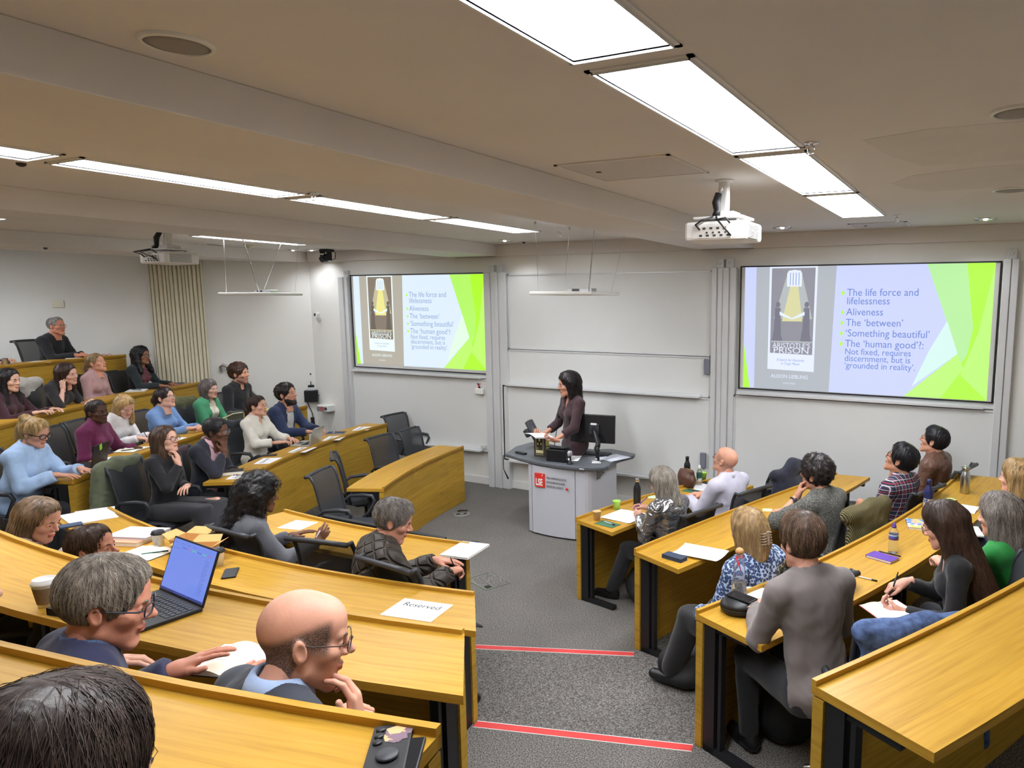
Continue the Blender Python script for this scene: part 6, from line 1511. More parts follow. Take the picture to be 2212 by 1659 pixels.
# --- centre block
P('P17', 'woman with long black curly hair in grey blazer holding up a pen', 72, chpos=(-4.42, 3.12, 88), hip=0.49, fem=True, skin=SKB, s=1.03, hair=dict(style='long', rgb=(24, 21, 23), len=0.30, drape=0.13, vol=0.036, curly=0.011, cf=95, wide=0.045, strands=1600, slen=0.10, mess=0.6, fly=1.2, lift=0.003, front=0), lean=12, tops=[dict(n='blazer', m=cloth('grey_tweed', (96, 97, 104), var=0.2, vscale=300), t=0.020, armt=0.016)], R=dict(w=(0.25, 0.44, 0.80), h='pen', f=(0.25, 0.55, 0.9), p=(-0.7, 0.3, -0.1)), L=dict(w=(-0.10, 0.38, 0.775), h='flat'), head=(-18, -4, 0), trs=M_denim, chair='black chair of the woman with long black curly hair, beside the food boxes')
P('P18', 'older man with grey hair in brown quilted jacket writing on a pad', 74, chpos=(-3.04, 3.14, 85), s=0.97, hip=0.48, skin=(204, 146, 122), hair=dict(style='short', rgb=(104, 98, 94), rgb2=(140, 132, 126), vol=0.014, curly=0.003, cf=130, strands=1600, srad=0.0008, slen=0.05, nape=-0.02, fly=0.8), lean=16, twist=12, tops=[dict(n='quilted_jacket', m=M_quilt, t=0.034, armt=0.026, amp=0.008)], collar=dict(m=cloth('dark_cord', (40, 36, 34)), gap=0.5, r=0.074, hgt=0.045), R=dict(w=(0.26, 0.43, 0.785), h='pen', f=(-0.3, 0.9, -0.1)), L=dict(w=(0.02, 0.48, 0.785), h='flat', f=(0.8, 0.6, 0)), head=(-26, -18, -4), browc=(110, 104, 100), chair='black chair behind the man in the quilted jacket', choff=(-0.28, -0.12), chrot=-8)
P('P19', 'woman with long light brown hair in beige jacket looking down', 62, hip=0.46, fem=True, skin=(216, 162, 138), hair=dict(style='long', rgb=(104, 84, 66), rgb2=(150, 126, 96), len=0.14, vol=0.008, mess=0.12, strands=1800, srad=0.0008, slen=0.14, front=0, face_r=(0.078, 0.084, 0.12)), lean=16, tops=[dict(n='jacket', m=cloth('beige_wool', (178, 158, 148)), t=0.022, armt=0.018)], R=dict(w=(0.08, 0.33, 0.92), h='curl', f=(-0.5, 0.6, 0.5)), L=LAP_L, head=(-34, -18, 0), extras=[earring(1, (210, 190, 130), 0.01)], chair='black chair of the woman in beige jacket')
P('P20', 'man with short dark brown hair seen from behind, beside the open notebook', 66, s=0.96, hip=0.43, skin=(186, 128, 104), hair=dict(style='short', rgb=(48, 35, 30), rgb2=(80, 58, 42), vol=0.009, line=0.092, srad=0.0007, strands=2200, slen=0.05), lean=36, tops=[dict(n='sweater', m=cloth('black_rollneck', (27, 27, 31)))], R=LAP_R, L=LAP_L, head=(-30, 6, 0), chair='black chair of the man with short dark brown hair in the centre block')
P('P21', 'person in striped top cut off by the left picture edge, centre block', 62, hip=0.49, fem=True, skin=SK1, hair=dict(style='bob', rgb=(70, 52, 42), strands=60), lean=4, tops=[dict(n='striped_top', m=M_stripe, t=0.016)], R=LAP_R, L=LAP_L, head=(0, 0, 0))
P('P22', 'grey haired man with glasses in navy blazer working at the lit laptop', 72, hip=0.46, fine=True, skin=(206, 142, 118), hair=dict(style='short', rgb=(112, 104, 96), rgb2=(158, 148, 136), vol=0.013, line=0.088, strands=5200, slen=0.040, srad=0.00055, amp=0.0012, h=0.006, seed=11, mess=0.35), s=0.98, jaw=1.05, lean=12, tops=[dict(n='blazer', m=cloth('navy_blazer', (38, 42, 72)), t=0.026, armt=0.022, amp=0.005, h=0.010)], collar=dict(m=cloth('woven_blue_shirt', (62, 84, 116), var=0.5, vscale=220), r=0.066, hgt=0.05, gap=0.5, fl=0.028), R=dict(w=(0.16, 0.38, 0.775), h='flat'), L=dict(w=(-0.16, 0.34, 0.775), h='flat'), head=(-22, -12, 0), gl=dict(kind='square', rgb=(44, 46, 58), r=0.0024), browc=(130, 122, 112), chair='black chair of the grey haired man at the lit laptop')
P('P23', 'bald man with glasses in dark sweater and pale blue collar, hand on cheek', 78, bandk=1.0, scalp=(70, 62, 58), s=0.97, hip=0.48, fine=True, skin=(214, 158, 134), browc=(90, 80, 74), jaw=1.05, lean=10, tops=[dict(n='sweater', m=cloth('slate_sweater', (52, 56, 66)), t=0.016, armt=0.014, h=0.010)], collar=dict(m=cloth('pale_blue_collar', (160, 180, 214)), r=0.068, hgt=0.045, gap=0.5, fl=0.026), R=dict(w=(0.125, 0.065, -0.235), rel=1, h='cheek', f=(-0.22, 0.1, 1), p=(-0.75, -0.7, 0), pole=(0.6, 0.5, -0.9)), L=dict(w=(-0.2, 0.30, 0.74), h='curl'), head=(-28, -10, -6), gl=dict(rgb=(60, 40, 36), r=0.0015), chair='black chair of the bald man with hand on cheek', hoff=(0.0, 0.02, -0.02), trs=cloth('dark_purple_grey_trousers', (58, 54, 62)), legs=[((0.20, 0.47, 0.60), (0.22, 0.50, 0.10), (0.23, 0.66, 0.035)), ((-0.12, 0.43, 0.53), (-0.12, 0.40, 0.09), (-0.13, 0.56, 0.035))])
P('P24', 'person in navy sleeve cut off by the left picture edge, beside the laptop man', 74, hip=0.48, skin=SK1, hair=dict(style='short', rgb=(60, 46, 40), strands=60), lean=4, tops=[dict(n='jacket', m=cloth('navy_dark', (30, 33, 52)), t=0.024, armt=0.022)], R=dict(w=(0.20, 0.38, 0.775), h='relax'), L=D_L, head=(0, 0, 0))
P('P25', 'woman with brown hair at the bottom left corner, holding a blue pen', 108, hip=0.47, fine=True, fem=True, skin=SK1, hair=dict(style='long', rgb=(52, 41, 37), rgb2=(78, 63, 56), len=0.14, vol=0.014, strands=6500, slen=0.13, srad=0.00050, h=0.0065, amp=0.0012, part=-0.02, fly=0.5, mess=0.2), lean=26, tops=[dict(n='sweater', m=cloth('grey_sweater', (92, 90, 94)))], R=dict(w=(0.10, 0.56, 0.785), h='pen', f=(-0.2, 0.9, 0.35), p=(-0.5, 0, -0.9)), L=LAP_L, head=(-20, -14, 0), chair='black chair of the woman at the bottom left corner')
# --- right block
P('P27', 'woman with a straight grey bob in shiny silver jacket and tall black boots', 162, legt=0.022, hip=0.48, fem=True, skin=(214, 164, 142), hair=dict(style='bob', rgb=(132, 124, 114), rgb2=(166, 158, 146), len=0.07, vol=0.018, wide=0.014, line=0.05, strands=1400, srad=0.0008, mess=0.1, fly=0.05, slen=0.13, amp=0.002), lean=12, tops=[dict(n='silver_jacket', m=M_silver, t=0.024, armt=0.022, amp=0.010, hem=0.44)], collar=dict(m=cloth('black_scarf', (34, 36, 36)), r=0.066, hgt=0.03, gap=0.25, fl=0.035, name='scarf'), R=dict(w=(0.06, 0.38, 0.84), h='pen', f=(-0.3, 0.9, 0.2), p=(-0.5, 0.0, -0.9)), L=dict(w=(-0.05, 0.36, 0.80), h='curl', f=(0.1, 1, 0.1), p=(0.8, 0, -0.3)), head=(8, -18, 0), gl=dict(rgb=(150, 60, 50), r=0.0013), extras=[watch(1, (60, 60, 60))], chair='black chair of the woman in the silver jacket', legs=[((0.10, 0.42, 0.50), (0.10, 0.30, 0.10), (0.11, 0.45, 0.035)), ((-0.12, 0.43, 0.51), (-0.14, 0.62, 0.10), (-0.18, 0.77, 0.035))])
P('P28', 'bald man with glasses in lilac shirt looking up, back to the viewer', 160, bandk=0.6, scalp=(150, 120, 104), hip=0.48, skin=(214, 158, 134), browc=(120, 100, 88), s=1.02, lean=2, tops=[dict(n='shirt', m=cloth('lilac_shirt', (198, 196, 212)), neck='shirt', t=0.020, armt=0.018, amp=0.010)], collar=dict(m=cloth('lilac_shirt', (198, 196, 212))), R=dict(w=(0.10, 0.40, 0.775), h='relax', f=(-0.5, 0.8, 0)), L=dict(w=(-0.12, 0.40, 0.775), h='relax', f=(0.5, 0.8, 0)), head=(8, 20, 0), gl=dict(rgb=(80, 60, 50), r=0.0016), chair='black chair of the bald man in lilac shirt', trs=cloth('grey_trousers', (120, 118, 130)))
P('P29', 'blonde woman with a hair claw in blue print blouse and black trousers', 152, legt=0.035, hip=0.49, fem=True, skin=(222, 166, 146), hair=dict(style='half', rgb=(150, 122, 84), rgb2=(180, 150, 106), len=0.0, vol=0.013, strands=1800, srad=0.0008, slen=0.08, fly=0.6, extra=[((0, -0.09, 0.0), (0.01, -0.115, -0.06), 0.05, 0.040, 0.03)]), s=1.02, lean=3, side=-4, tops=[dict(n='blouse', m=M_leopard, t=0.022, armt=0.026, amp=0.009, hem=0.44)], R=LAP_R, L=dict(w=(-0.20, 0.30, 0.60), h='relax', f=(0.3, 0.6, -0.8), p=(0.8, -0.2, -0.3)), head=(0, -8, 0), extras=[claw((0.0, -0.150, -0.02)), earring(-1, (60, 50, 45), 0.02)], chair='black chair of the blonde woman with the hair claw', choff=(0.10, -0.12), trs=cloth('black_wide_trousers', (30, 30, 33), bump=0.05), legs=[((0.08, 0.42, 0.50), (0.05, 0.36, 0.12), (0.06, 0.50, 0.04)), ((-0.14, 0.44, 0.51), (-0.20, 0.56, 0.14), (-0.25, 0.70, 0.05))])
P('P30', 'man with dark curly hair in speckled grey sweater and wristwatch', 158, hip=0.48, skin=(206, 152, 128), hair=dict(style='short', rgb=(40, 33, 33), vol=0.030, curly=0.009, cf=120, strands=700, slen=0.05, mess=0.8, fly=0.8, nape=-0.03), s=1.02, lean=10, tops=[dict(n='sweater', m=M_tweed, t=0.022, armt=0.020, sleeve=0.12)], R=dict(w=(0.10, 0.42, 0.775), h='relax'), L=dict(w=(-0.085, 0.1, -0.175), rel=1, h='curl', f=(0.35, -0.1, 0.9), p=(0.4, -0.9, 0), pole=(-0.8, 0.6, -0.9)), head=(10, 4, -6), extras=[watch(1)], chair='black chair with an olive corduroy jacket hung over it')
P('P31', 'man with black hair and glasses in dark plaid shirt and jeans', 158, hip=0.48, skin=(196, 142, 114), hair=dict(style='short', rgb=(22, 21, 26), vol=0.022, line=0.082, strands=500, slen=0.05, nape=-0.02), s=1.0, lean=-4, tops=[dict(n='plaid_shirt', m=M_plaid, neck='shirt', t=0.020, armt=0.018, amp=0.008, sleeve=0.5)], collar=dict(m=M_plaid), R=LAP_R, L=dict(w=(-0.18, 0.30, 0.62), h='relax', f=(0.2, 0.9, -0.3)), head=(12, 24, 0), gl=dict(kind='square', rgb=(36, 36, 42), r=0.0022), chair='black chair of the man in the plaid shirt', trs=M_denim, trn='jeans', shoem=mat('pale_trainer', rgb=(190, 196, 206), rough=0.6, bump=0.05), legs=[((0.14, 0.42, 0.68), (0.02, 0.56, 0.36), (-0.08, 0.68, 0.34)), ((-0.16, 0.42, 0.50), (-0.18, 0.44, 0.10), (-0.2, 0.6, 0.035))])
P('P32', 'man with black hair and glasses in brown leather jacket', 164, hip=0.48, skin=(204, 150, 126), hair=dict(style='short', rgb=(26, 24, 28), vol=0.018, strands=400, slen=0.045, nape=-0.03), s=1.02, lean=0, tops=[dict(n='leather_jacket', m=M_brownleather, t=0.026, armt=0.024, amp=0.010)], collar=dict(m=M_brownleather, r=0.072, fl=0.036), R=LAP_R, L=LAP_L, head=(6, 16, 0), gl=dict(kind='square', rgb=(50, 50, 56), r=0.0016), chair='black chair of the man in brown leather jacket')
P('P33', 'person with short brown hair in grey long sleeved top seen from behind', 140, hip=0.52, fine=True, skin=(212, 156, 134), hair=dict(style='short', rgb=(62, 46, 40), rgb2=(112, 88, 70), vol=0.020, strands=3500, slen=0.055, srad=0.0007, amp=0.0015, nape=-0.03, mess=0.45, h=0.006), s=0.99, lean=12, tops=[dict(n='long_sleeved_top', m=cloth('grey_jersey', (118, 110, 108)), t=0.013, armt=0.012, amp=0.008, h=0.009, hem=0.43)], R=dict(w=(0.14, 0.36, 0.775), h='relax'), L=dict(w=(-0.10, 0.40, 0.775), h='relax', f=(0.8, 0.6, 0)), head=(6, -6, 0), chair='black chair with a denim jacket over it, behind the grey top', choff=(0.24, -0.10), chrot=-14)
P('P34', 'woman with long dark brown hair in black top writing in a pink edged notebook', 186, hip=0.5, fine=True, fem=True, skin=(218, 164, 144), hair=dict(style='long', rgb=(50, 37, 33), rgb2=(84, 62, 50), len=0.30, drape=0.06, vol=0.013, strands=3600, slen=0.15, srad=0.0007, amp=0.0015, front=0, extra=[((-0.03, -0.095, 0.045), (0.03, -0.105, 0.035), 0.03, 0.03, 0.02)], mess=0.3), lean=12, tops=[dict(n='black_top', m=cloth('black_jersey', (25, 25, 28)), t=0.012, armt=0.010, h=0.010, neck='scoop')], R=dict(w=(0.02, 0.34, 0.78), h='pen', f=(-0.3, 0.9, -0.25)), L=dict(w=(-0.20, 0.34, 0.70), h='curl', f=(0.1, 1, 0.1), p=(0.3, 0, 1)), head=(-14, -18, 0), gl=dict(rgb=(40, 40, 44), r=0.0014), chair='black chair of the woman in the black top')
P('P35', 'woman with long grey hair in bright green top', 154, hip=0.46, fem=True, skin=(220, 164, 142), hair=dict(style='long', rgb=(104, 96, 92), rgb2=(160, 150, 142), len=0.26, drape=0.05, vol=0.018, wide=0.018, strands=2800, srad=0.0008, slen=0.15, front=0, mess=0.4, fly=0.4), lean=6, tops=[dict(n='green_top', m=cloth('bright_green', (38, 140, 62)), t=0.018, armt=0.016, sleeve=0.15)], R=LAP_R, L=dict(w=(-0.12, 0.36, 0.775), h='curl', f=(0.6, 0.7, 0.1)), head=(8, -6, 0), chair='black chair of the woman in the green top')
P('P36', 'woman with straight blonde hair at the right picture edge', 158, hip=0.48, fem=True, skin=(220, 164, 142), hair=dict(style='long', rgb=(156, 126, 84), rgb2=(196, 166, 116), len=0.12, vol=0.014, strands=500, slen=0.14, front=0), lean=3, tops=[dict(n='jacket', m=cloth('dark_navy_top', (36, 38, 62)))], R=LAP_R, L=LAP_L, head=(0, 0, 0), chair='black chair at the right picture edge')
# --- the speaker
P('P37', 'woman with dark shoulder length hair standing behind the podium with papers', 240, fem=True, skin=(196, 142, 118), hip=0.97, s=1.08, hs=1.12, hair=dict(style='bob', rgb=(34, 27, 29), len=0.06, vol=0.018, curly=0.003, cf=60, wide=0.006, strands=500, slen=0.08, line=0.070), lean=3, neckk=1.5, tops=[dict(n='maroon_shirt', m=cloth('dark_maroon', (60, 40, 46)), neck='vneck', depth=0.16, t=0.014, armt=0.014, hem=0.80, sleeve=0.55)], collar=dict(m=cloth('dark_maroon', (60, 40, 46)), gap=0.7, fl=0.040, hgt=0.03), R=dict(w=(0.14, 0.34, 1.09), h='curl', f=(-0.35, 0.9, 0.1), p=(0, 0, 1)), L=dict(w=(-0.20, 0.36, 1.08), h='curl', f=(0.3, 0.9, 0.1), p=(0, 0, 1)), head=(-16, -4, 0), gl=dict(rgb=(150, 130, 120), r=0.0011), extras=[lanyard((150, 130, 90), 0.0012, 0.10), earring(-1, (225, 225, 225), 0.03)], legs=[((0.10, 0.03, 0.50), (0.10, 0.0, 0.09), (0.11, 0.15, 0.035)), ((-0.10, 0.03, 0.50), (-0.10, 0.0, 0.09), (-0.12, 0.15, 0.035))], trs=cloth('dark_maroon', (60, 40, 46)))
# ------------------------------------------------------------ empty chairs
for lb, x, y, z, a in (('empty grey chair at the near end of the short left desk', -5.55, 4.76, 0, 24), ('empty grey chair turned sideways at the short left desk, seen edge on', -6.12, 5.44, 0, 50),
    ('empty grey chair at the middle of the short left desk', -6.42, 6.26, 0, 8), ('empty grey chair at the far end of the short left desk', -6.46, 6.80, 0, 14), ('empty grey chair behind the far end of the second row desk, by the whiteboard', -7.55, 7.58, 0, 4),
    ('empty dark chair between the curly haired woman and the man in the quilted jacket', -3.80, 3.24, 0.15, 100), ('empty dark chair whose curved top shows between two centre desks', -3.06, 2.20, 0.30, 88),
    ('empty black chair holding the navy coat, right of the bald man', -2.02, 6.75, 0, 160)):
    chair(lb, x, y, z, math.radians(a))

# ------------------------------------------------------------ coats, bags
def coat(name, label, cat, x, y, z, face, m, h0=0.42, w=0.25, th=0.05, top=0.965, seed=1, amp=0.014, sleeve=False, hood=False):
    """garment hung over a chair back; local frame as for the chair"""
    def f(P):
        d = d_cap(P, (-w+0.03, -0.325, top), (w-0.03, -0.325, top), th, th)
        d = smin(d, d_ell(P, (0, -0.345, top-0.20), (w+0.02, 0.055+th*0.5, 0.26)), 0.05)
        d = smin(d, d_ell(P, (0, -0.36, (h0+top)/2-0.05), (w, 0.05+th*0.4, (top-h0)/2+0.02)), 0.05)
        if sleeve: d = smin(d, d_cap(P, (w-0.01, -0.33, top-0.03), (w+0.07, -0.35, h0+0.02), 0.055, 0.04), 0.03)
        if hood: d = smin(d, d_ell(P, (0.05, -0.36, top+0.05), (0.14, 0.07, 0.09)), 0.04)
        d = np.maximum(d, h0-P[:, 2])
        return d+amp*sinnoise(P*np.array((1, 1, 0.35), F32), 40, seed)+amp*0.4*sinnoise(P, 95, seed+3)
    V, Q = surf(f, (-w-0.18, -0.52, h0-0.08), (w+0.18, -0.20, top+0.22), 0.0135, 0.02)
    o = np_obj(name, V, Q, m); place(o, (x, y, z), face-math.pi/2); return tag(o, label, cat)
def chair_of(label_part):
    for o in COL.objects:
        if o.get('category') == 'chair' and label_part in o['label']: return o
def coat_on(part, name, label, cat, m, **kw):
    c = chair_of(part); coat(name, label, cat, c.location.x, c.location.y, c.location.z, c.rotation_euler.z+math.pi/2, m, **kw)
coat_on('holding the navy coat', 'coat', 'navy padded coat slung over a chair beside the bald man in lilac', 'coat', cloth('navy_coat', (36, 38, 54)), sleeve=True, hood=True, top=0.98)
coat_on('olive coat on its back', 'coat', 'long olive coat hanging from the chair at the end of the second row', 'coat', cloth('olive_coat', (98, 104, 82)), h0=0.12, sleeve=True, amp=0.02)
coat_on('plum padded jacket', 'jacket', 'plum padded jacket on the chair of the man in dark blazer', 'jacket', cloth('plum_padded', (74, 52, 62), rough=0.6), top=0.93)
coat_on('grey padded jacket', 'jacket', 'pale grey padded jacket on a fourth row chair', 'jacket', cloth('pale_grey_padded', (196, 192, 184), rough=0.7), top=0.99, th=0.07)
coat_on('olive coat hung over', 'coat', 'olive coat on the chair of the woman in green jacket', 'coat', cloth('olive_coat_dark', (84, 84, 52)), top=0.97, th=0.06)
coat_on('dark coat, of the woman', 'coat', 'black coat on the chair of the woman in the cream polo sweater', 'coat', cloth('black_coat', (34, 36, 46)), top=0.95)
coat_on('olive corduroy jacket', 'jacket', 'olive corduroy jacket draped over the chair of the curly haired man', 'jacket', M_cord, th=0.065, amp=0.018, top=0.985)
coat_on('denim jacket over it', 'jacket', 'blue denim jacket draped over the chair behind the grey top', 'jacket', M_denim, th=0.055, sleeve=True)
def bag(label, x, y, z, size, m, rz=0.0, strap=True, seed=2, tilt=0.0, name='backpack', cat='bag'):
    w, dp, h = size; t = thing(name, label, cat, (x, y, z), rz)
    def f(P):
        d = d_ell(P, (0, 0, h*0.47), (w*0.5, dp*0.5, h*0.56)); d = smin(d, d_ell(P, (0, -dp*0.38, h*0.30), (w*0.36, dp*0.28, h*0.28)), 0.04)
        return np.maximum(d+0.010*sinnoise(P, 32, seed)+0.004*sinnoise(P, 90, seed+1), -P[:, 2]+0.002)
    V, Q = surf(f, (-w*0.7, -dp*0.9, -0.02), (w*0.7, dp*0.7, h*1.15), 0.014, 0.014); np_obj('bag_body', V, Q, m, t)
    if strap:
        for s_ in (-1, 1): MB().tube([(s_*w*0.22, dp*0.35, h*0.92), (s_*w*0.34, dp*0.72, h*0.7), (s_*w*0.36, dp*0.74, h*0.35), (s_*w*0.30, dp*0.5, h*0.06)], [0.016, 0.022, 0.02, 0.012], 8).build('strap', M_black, t)
        MB().tube([(-0.03, dp*0.2, h*0.98), (0, dp*0.22, h*1.08), (0.03, dp*0.2, h*0.98)], 0.008, 8).build('top_loop', M_black, t)
    return t
M_bagb = mat('black_nylon', rgb=(26, 27, 30), rough=0.6, bump=0.2, bscale=160)
bag('black backpack on the floor under the desk of the person in grey top', -0.86, 3.50, 0.30, (0.34, 0.26, 0.50), M_bagb, -0.4)
bag('black bag on the carpet at the feet of the blonde woman with the hair claw', -1.66, 4.05, 0.15, (0.44, 0.30, 0.26), M_bagb, 0.6, strap=False, seed=5, name='shoulder_bag')
bag('black bag under the front right desk by the woman in silver jacket', -2.60, 5.32, 0.0, (0.38, 0.28, 0.34), M_bagb, 0.3, seed=7, strap=False, name='shoulder_bag')
bag('dark red backpack on the floor beside the woman with long black curly hair', -5.15, 3.02, 0.15, (0.30, 0.22, 0.42), cloth('dark_red_nylon', (110, 32, 52), rough=0.6), 0.5, seed=9)
bag('black suitcase on the floor beside the end of the third row desk', -7.42, 3.02, 0.30, (0.30, 0.24, 0.42), M_bagb, 0.5, strap=False, seed=12, name='suitcase')
o = MB().box((0, 0, 0.345), (1.42, 0.05, 0.69), bev=0.008).build('low_panel', M_black); place(o, (-4.66, 4.30, 0.002), 0.0); tag(o, 'long low black panel standing in front of the centre desk', 'panel')

# ------------------------------------------------------------ things lying on the desks
ZD = {k: v+0.0005 for k, v in ZT.items()}
def cup(label, x, y, z, h, r0, r1, m, lid=None, sleeve=None, lab=None):
    t = thing('paper_cup', label, 'cup', (x, y, z), 0, 'paper cups')
    MB().lathe([(0, 0), (r0, 0), (r1, h), (r1+0.002, h+0.002), (r1-0.002, h), (r0-0.002, 0.006), (0, 0.006)], n=28).build('cup_body', m, t)
    if lid: MB().lathe([(r1+0.002, h-0.004), (r1+0.004, h+0.004), (r1-0.001, h+0.008), (r1-0.003, h+0.018), (r1-0.007, h+0.020), (r1-0.009, h+0.014), (0, h+0.013)], n=28).build('lid', lid, t)
    if sleeve: MB().lathe([(r0+(r1-r0)*0.16+0.0012, h*0.16), (r0+(r1-r0)*0.86+0.0016, h*0.86)], n=28, cap=False).build('sleeve', sleeve, t)
    if lab:
        mb = MB(); 
        for k in range(12):
            a0, a1 = 6.283*k/12, 6.283*(k+0.8)/12; rr = 0.013
            an = lambda a: (lab+rr*math.cos(a)/r1, h*0.66+rr*math.sin(a)); p = [an(a0), an(a1)]; q = [(r0+(r1-r0)*zz/h+0.0012) for _, zz in p]
            mb.tube([(q[i]*math.cos(p[i][0]), q[i]*math.sin(p[i][0]), p[i][1]) for i in (0, 1)], 0.0007, 5)
        for k in range(2):
            zz = h*(0.38-0.1*k); q = r0+(r1-r0)*zz/h+0.001; mb.tube([(q*math.cos(lab+d_), q*math.sin(lab+d_), zz) for d_ in (-0.35, -0.1, 0.15, 0.35)], 0.0009, 5)
        mb.build('printed_mark', M_dkgrey, t)
    return t
M_cupw = mat('cup_white_paper', rgb=(238, 236, 232), rough=0.7, bump=0.01); M_lidb = mat('lid_black', rgb=(34, 33, 36), rough=0.35, bump=0.01); M_kraft = mat('kraft_card', rgb=(206, 160, 98), rough=0.8, bump=0.05, bscale=120, var=0.05)
M_kraftd = mat('kraft_dark', rgb=(124, 100, 70), rough=0.85, bump=0.3, bscale=90); M_lime = mat('cup_lime', rgb=(168, 214, 92), rough=0.6, bump=0.01); M_tan = mat('cup_tan', rgb=(214, 182, 132), rough=0.7, bump=0.01)
cup('tall brown ribbed takeaway cup with a white lid on the near left desk', -3.46, 1.415, ZD['N3'], 0.100, 0.029, 0.043, M_cupw, M_cupw, M_kraftd)
cup('white cup with black lid between the white laptop and the food boxes', -4.80, 2.585, ZD['N2'], 0.088, 0.027, 0.038, M_cupw, M_lidb, lab=-1.0)
cup('white cup with black lid at the right of the food boxes', -4.13, 2.545, ZD['N2'], 0.088, 0.027, 0.038, M_cupw, M_lidb, lab=-1.0)
cup('small tan paper cup at the corner of the front right desk', -3.01, 5.16, ZD['R1'], 0.080, 0.026, 0.037, M_tan); cup('lime green paper cup on the front right desk beside the papers', -3.01, 5.52, ZD['R1'], 0.080, 0.026, 0.037, M_lime)
cup('lime green paper cup next to the clear water bottle, before the bald man', -2.70, 6.90, ZD['R1'], 0.080, 0.026, 0.037, M_lime)

def flask(label, x, y, z, h, r, m, capm, neck=0.5, name='flask', pattern=None, loop=None):
    t = thing(name, label, 'bottle', (x, y, z))
    MB().lathe([(0, 0), (r*0.96, 0), (r, h*0.02), (r, h*0.62), (r*0.92, h*0.70), (r*neck*1.15, h*0.80), (r*neck, h*0.86), (r*neck, h*0.88)], n=28).build('bottle_body', m, t)
    MB().lathe([(r*neck*1.08, h*0.865), (r*neck*1.10, h*0.985), (r*neck*0.9, h), (0, h)], n=24).build('cap', capm, t)
    if pattern: MB().lathe([(r*1.004, h*0.06), (r*1.004, h*0.46)], n=40, cap=False).build('printed_band', pattern, t)
    if loop: MB().tube([(r*neck*1.1, 0, h*0.9), (r*neck*1.6, 0, h*0.97), (0, 0, h*1.06), (-r*neck*1.6, 0, h*0.97), (-r*neck*1.1, 0, h*0.9)], 0.003, 6).build('carry_loop', loop, t)
    return t
M_flb = mat('flask_black', rgb=(28, 29, 33), rough=0.35, bump=0.005); M_flnavy = mat('flask_navy', rgb=(38, 42, 88), rough=0.3, bump=0.005)
def _wavep(N, L, b):
    n = N.new('ShaderNodeTexNoise'); n.inputs['Scale'].default_value = 45; n.inputs['Distortion'].default_value = 1.5; L.new(objcoord(N, L), n.inputs[0])
    r = ramp(N, [(0.47, s2l((60, 70, 120))), (0.52, s2l((216, 208, 190)))]); L.new(n.outputs[0], r.inputs[0]); L.new(r.outputs[0], b.inputs['Base Color'])
flask('black flask with a silver cap beside the woman in silver jacket', -2.89, 5.70, ZD['R1'], 0.265, 0.035, M_flb, M_chrome); flask('all black flask near the brown handbag', -2.84, 6.78, ZD['R1'], 0.265, 0.035, M_flb, M_flb)
flask('navy flask with a cream swirled pattern on the right desk', -0.36, 5.60, ZD['R3'], 0.265, 0.036, M_flnavy, M_flnavy, pattern=pat_mat('swirl_print', _wavep, 0.4))
flask('brushed steel bottle with a wire carry loop at the far right desk', -0.13, 6.37, ZD['R3'], 0.225, 0.039, M_steel, M_steel, 0.62, loop=M_chrome)
flask('pale blue flask before the man in the black shirt', -9.30, 6.42, ZD['L3'], 0.25, 0.034, mat('flask_pale_blue', rgb=(150, 166, 200), rough=0.35, bump=0.01, var=0.2, vscale=30), M_chrome)
M_clear = mat('clear_plastic', rgb=(238, 242, 246), rough=0.05, trans=0.92, ior=1.2, bump=0.002); M_water = mat('water_pale', rgb=(246, 240, 222), rough=0.02, trans=0.9, ior=1.33, bump=0.001)
def water_bottle(label, x, y, z, h, r, capm, labm, lab_z=(0.45, 0.62), name='water_bottle'):
    t = thing(name, label, 'bottle', (x, y, z))
    MB().lathe([(0, 0), (r*0.9, 0), (r, h*0.03), (r*0.94, h*0.14), (r, h*0.25), (r*0.95, h*0.38), (r, h*0.44), (r, h*0.64), (r*0.8, h*0.74), (r*0.42, h*0.83), (r*0.42, h*0.86)], n=28).build('bottle_body', M_clear, t)
    MB().lathe([(r*0.48, h*0.84), (r*0.5, h*0.89), (r*0.36, h*0.91), (r*0.36, h*0.97), (r*0.25, h), (0, h)], n=20).build('cap', capm, t)
    MB().lathe([(r*1.01, h*lab_z[0]), (r*1.01, h*lab_z[1])], n=30, cap=False).build('label_band', labm, t)
def _lab(N, L, b):
    sx = N.new('ShaderNodeSeparateXYZ'); L.new(objcoord(N, L), sx.inputs[0]); mp = N.new('ShaderNodeMapRange'); mp.inputs[1].default_value = 0.085; mp.inputs[2].default_value = 0.125; L.new(sx.outputs[2], mp.inputs[0])
    r = ramp(N, [(0.0, s2l((96, 60, 120))), (0.42, s2l((110, 40, 80))), (0.45, s2l((60, 110, 190))), (0.7, s2l((70, 120, 200))), (0.75, s2l((230, 235, 240)))], 'CONSTANT'); L.new(mp.outputs[0], r.inputs[0]); L.new(r.outputs[0], b.inputs['Base Color'])
water_bottle('small water bottle with a purple cap on the right desk behind the purple notebook', -0.49, 4.60, ZD['R3'], 0.195, 0.031, mat('cap_purple', rgb=(92, 62, 150), rough=0.4, bump=0.01), pat_mat('blue_purple_label', _lab, 0.4))
water_bottle('clear water bottle with a dark green band before the bald man in lilac', -2.66, 6.68, ZD['R1'], 0.21, 0.031, M_wplas, mat('label_green', rgb=(34, 84, 66), rough=0.5, bump=0.01), (0.36, 0.6))
t = thing('glass_carafe', 'clear glass bottle with a cork ball and red ribbon, half full, on the right desk', 'bottle', (-1.155, 3.50, ZD['R3']))
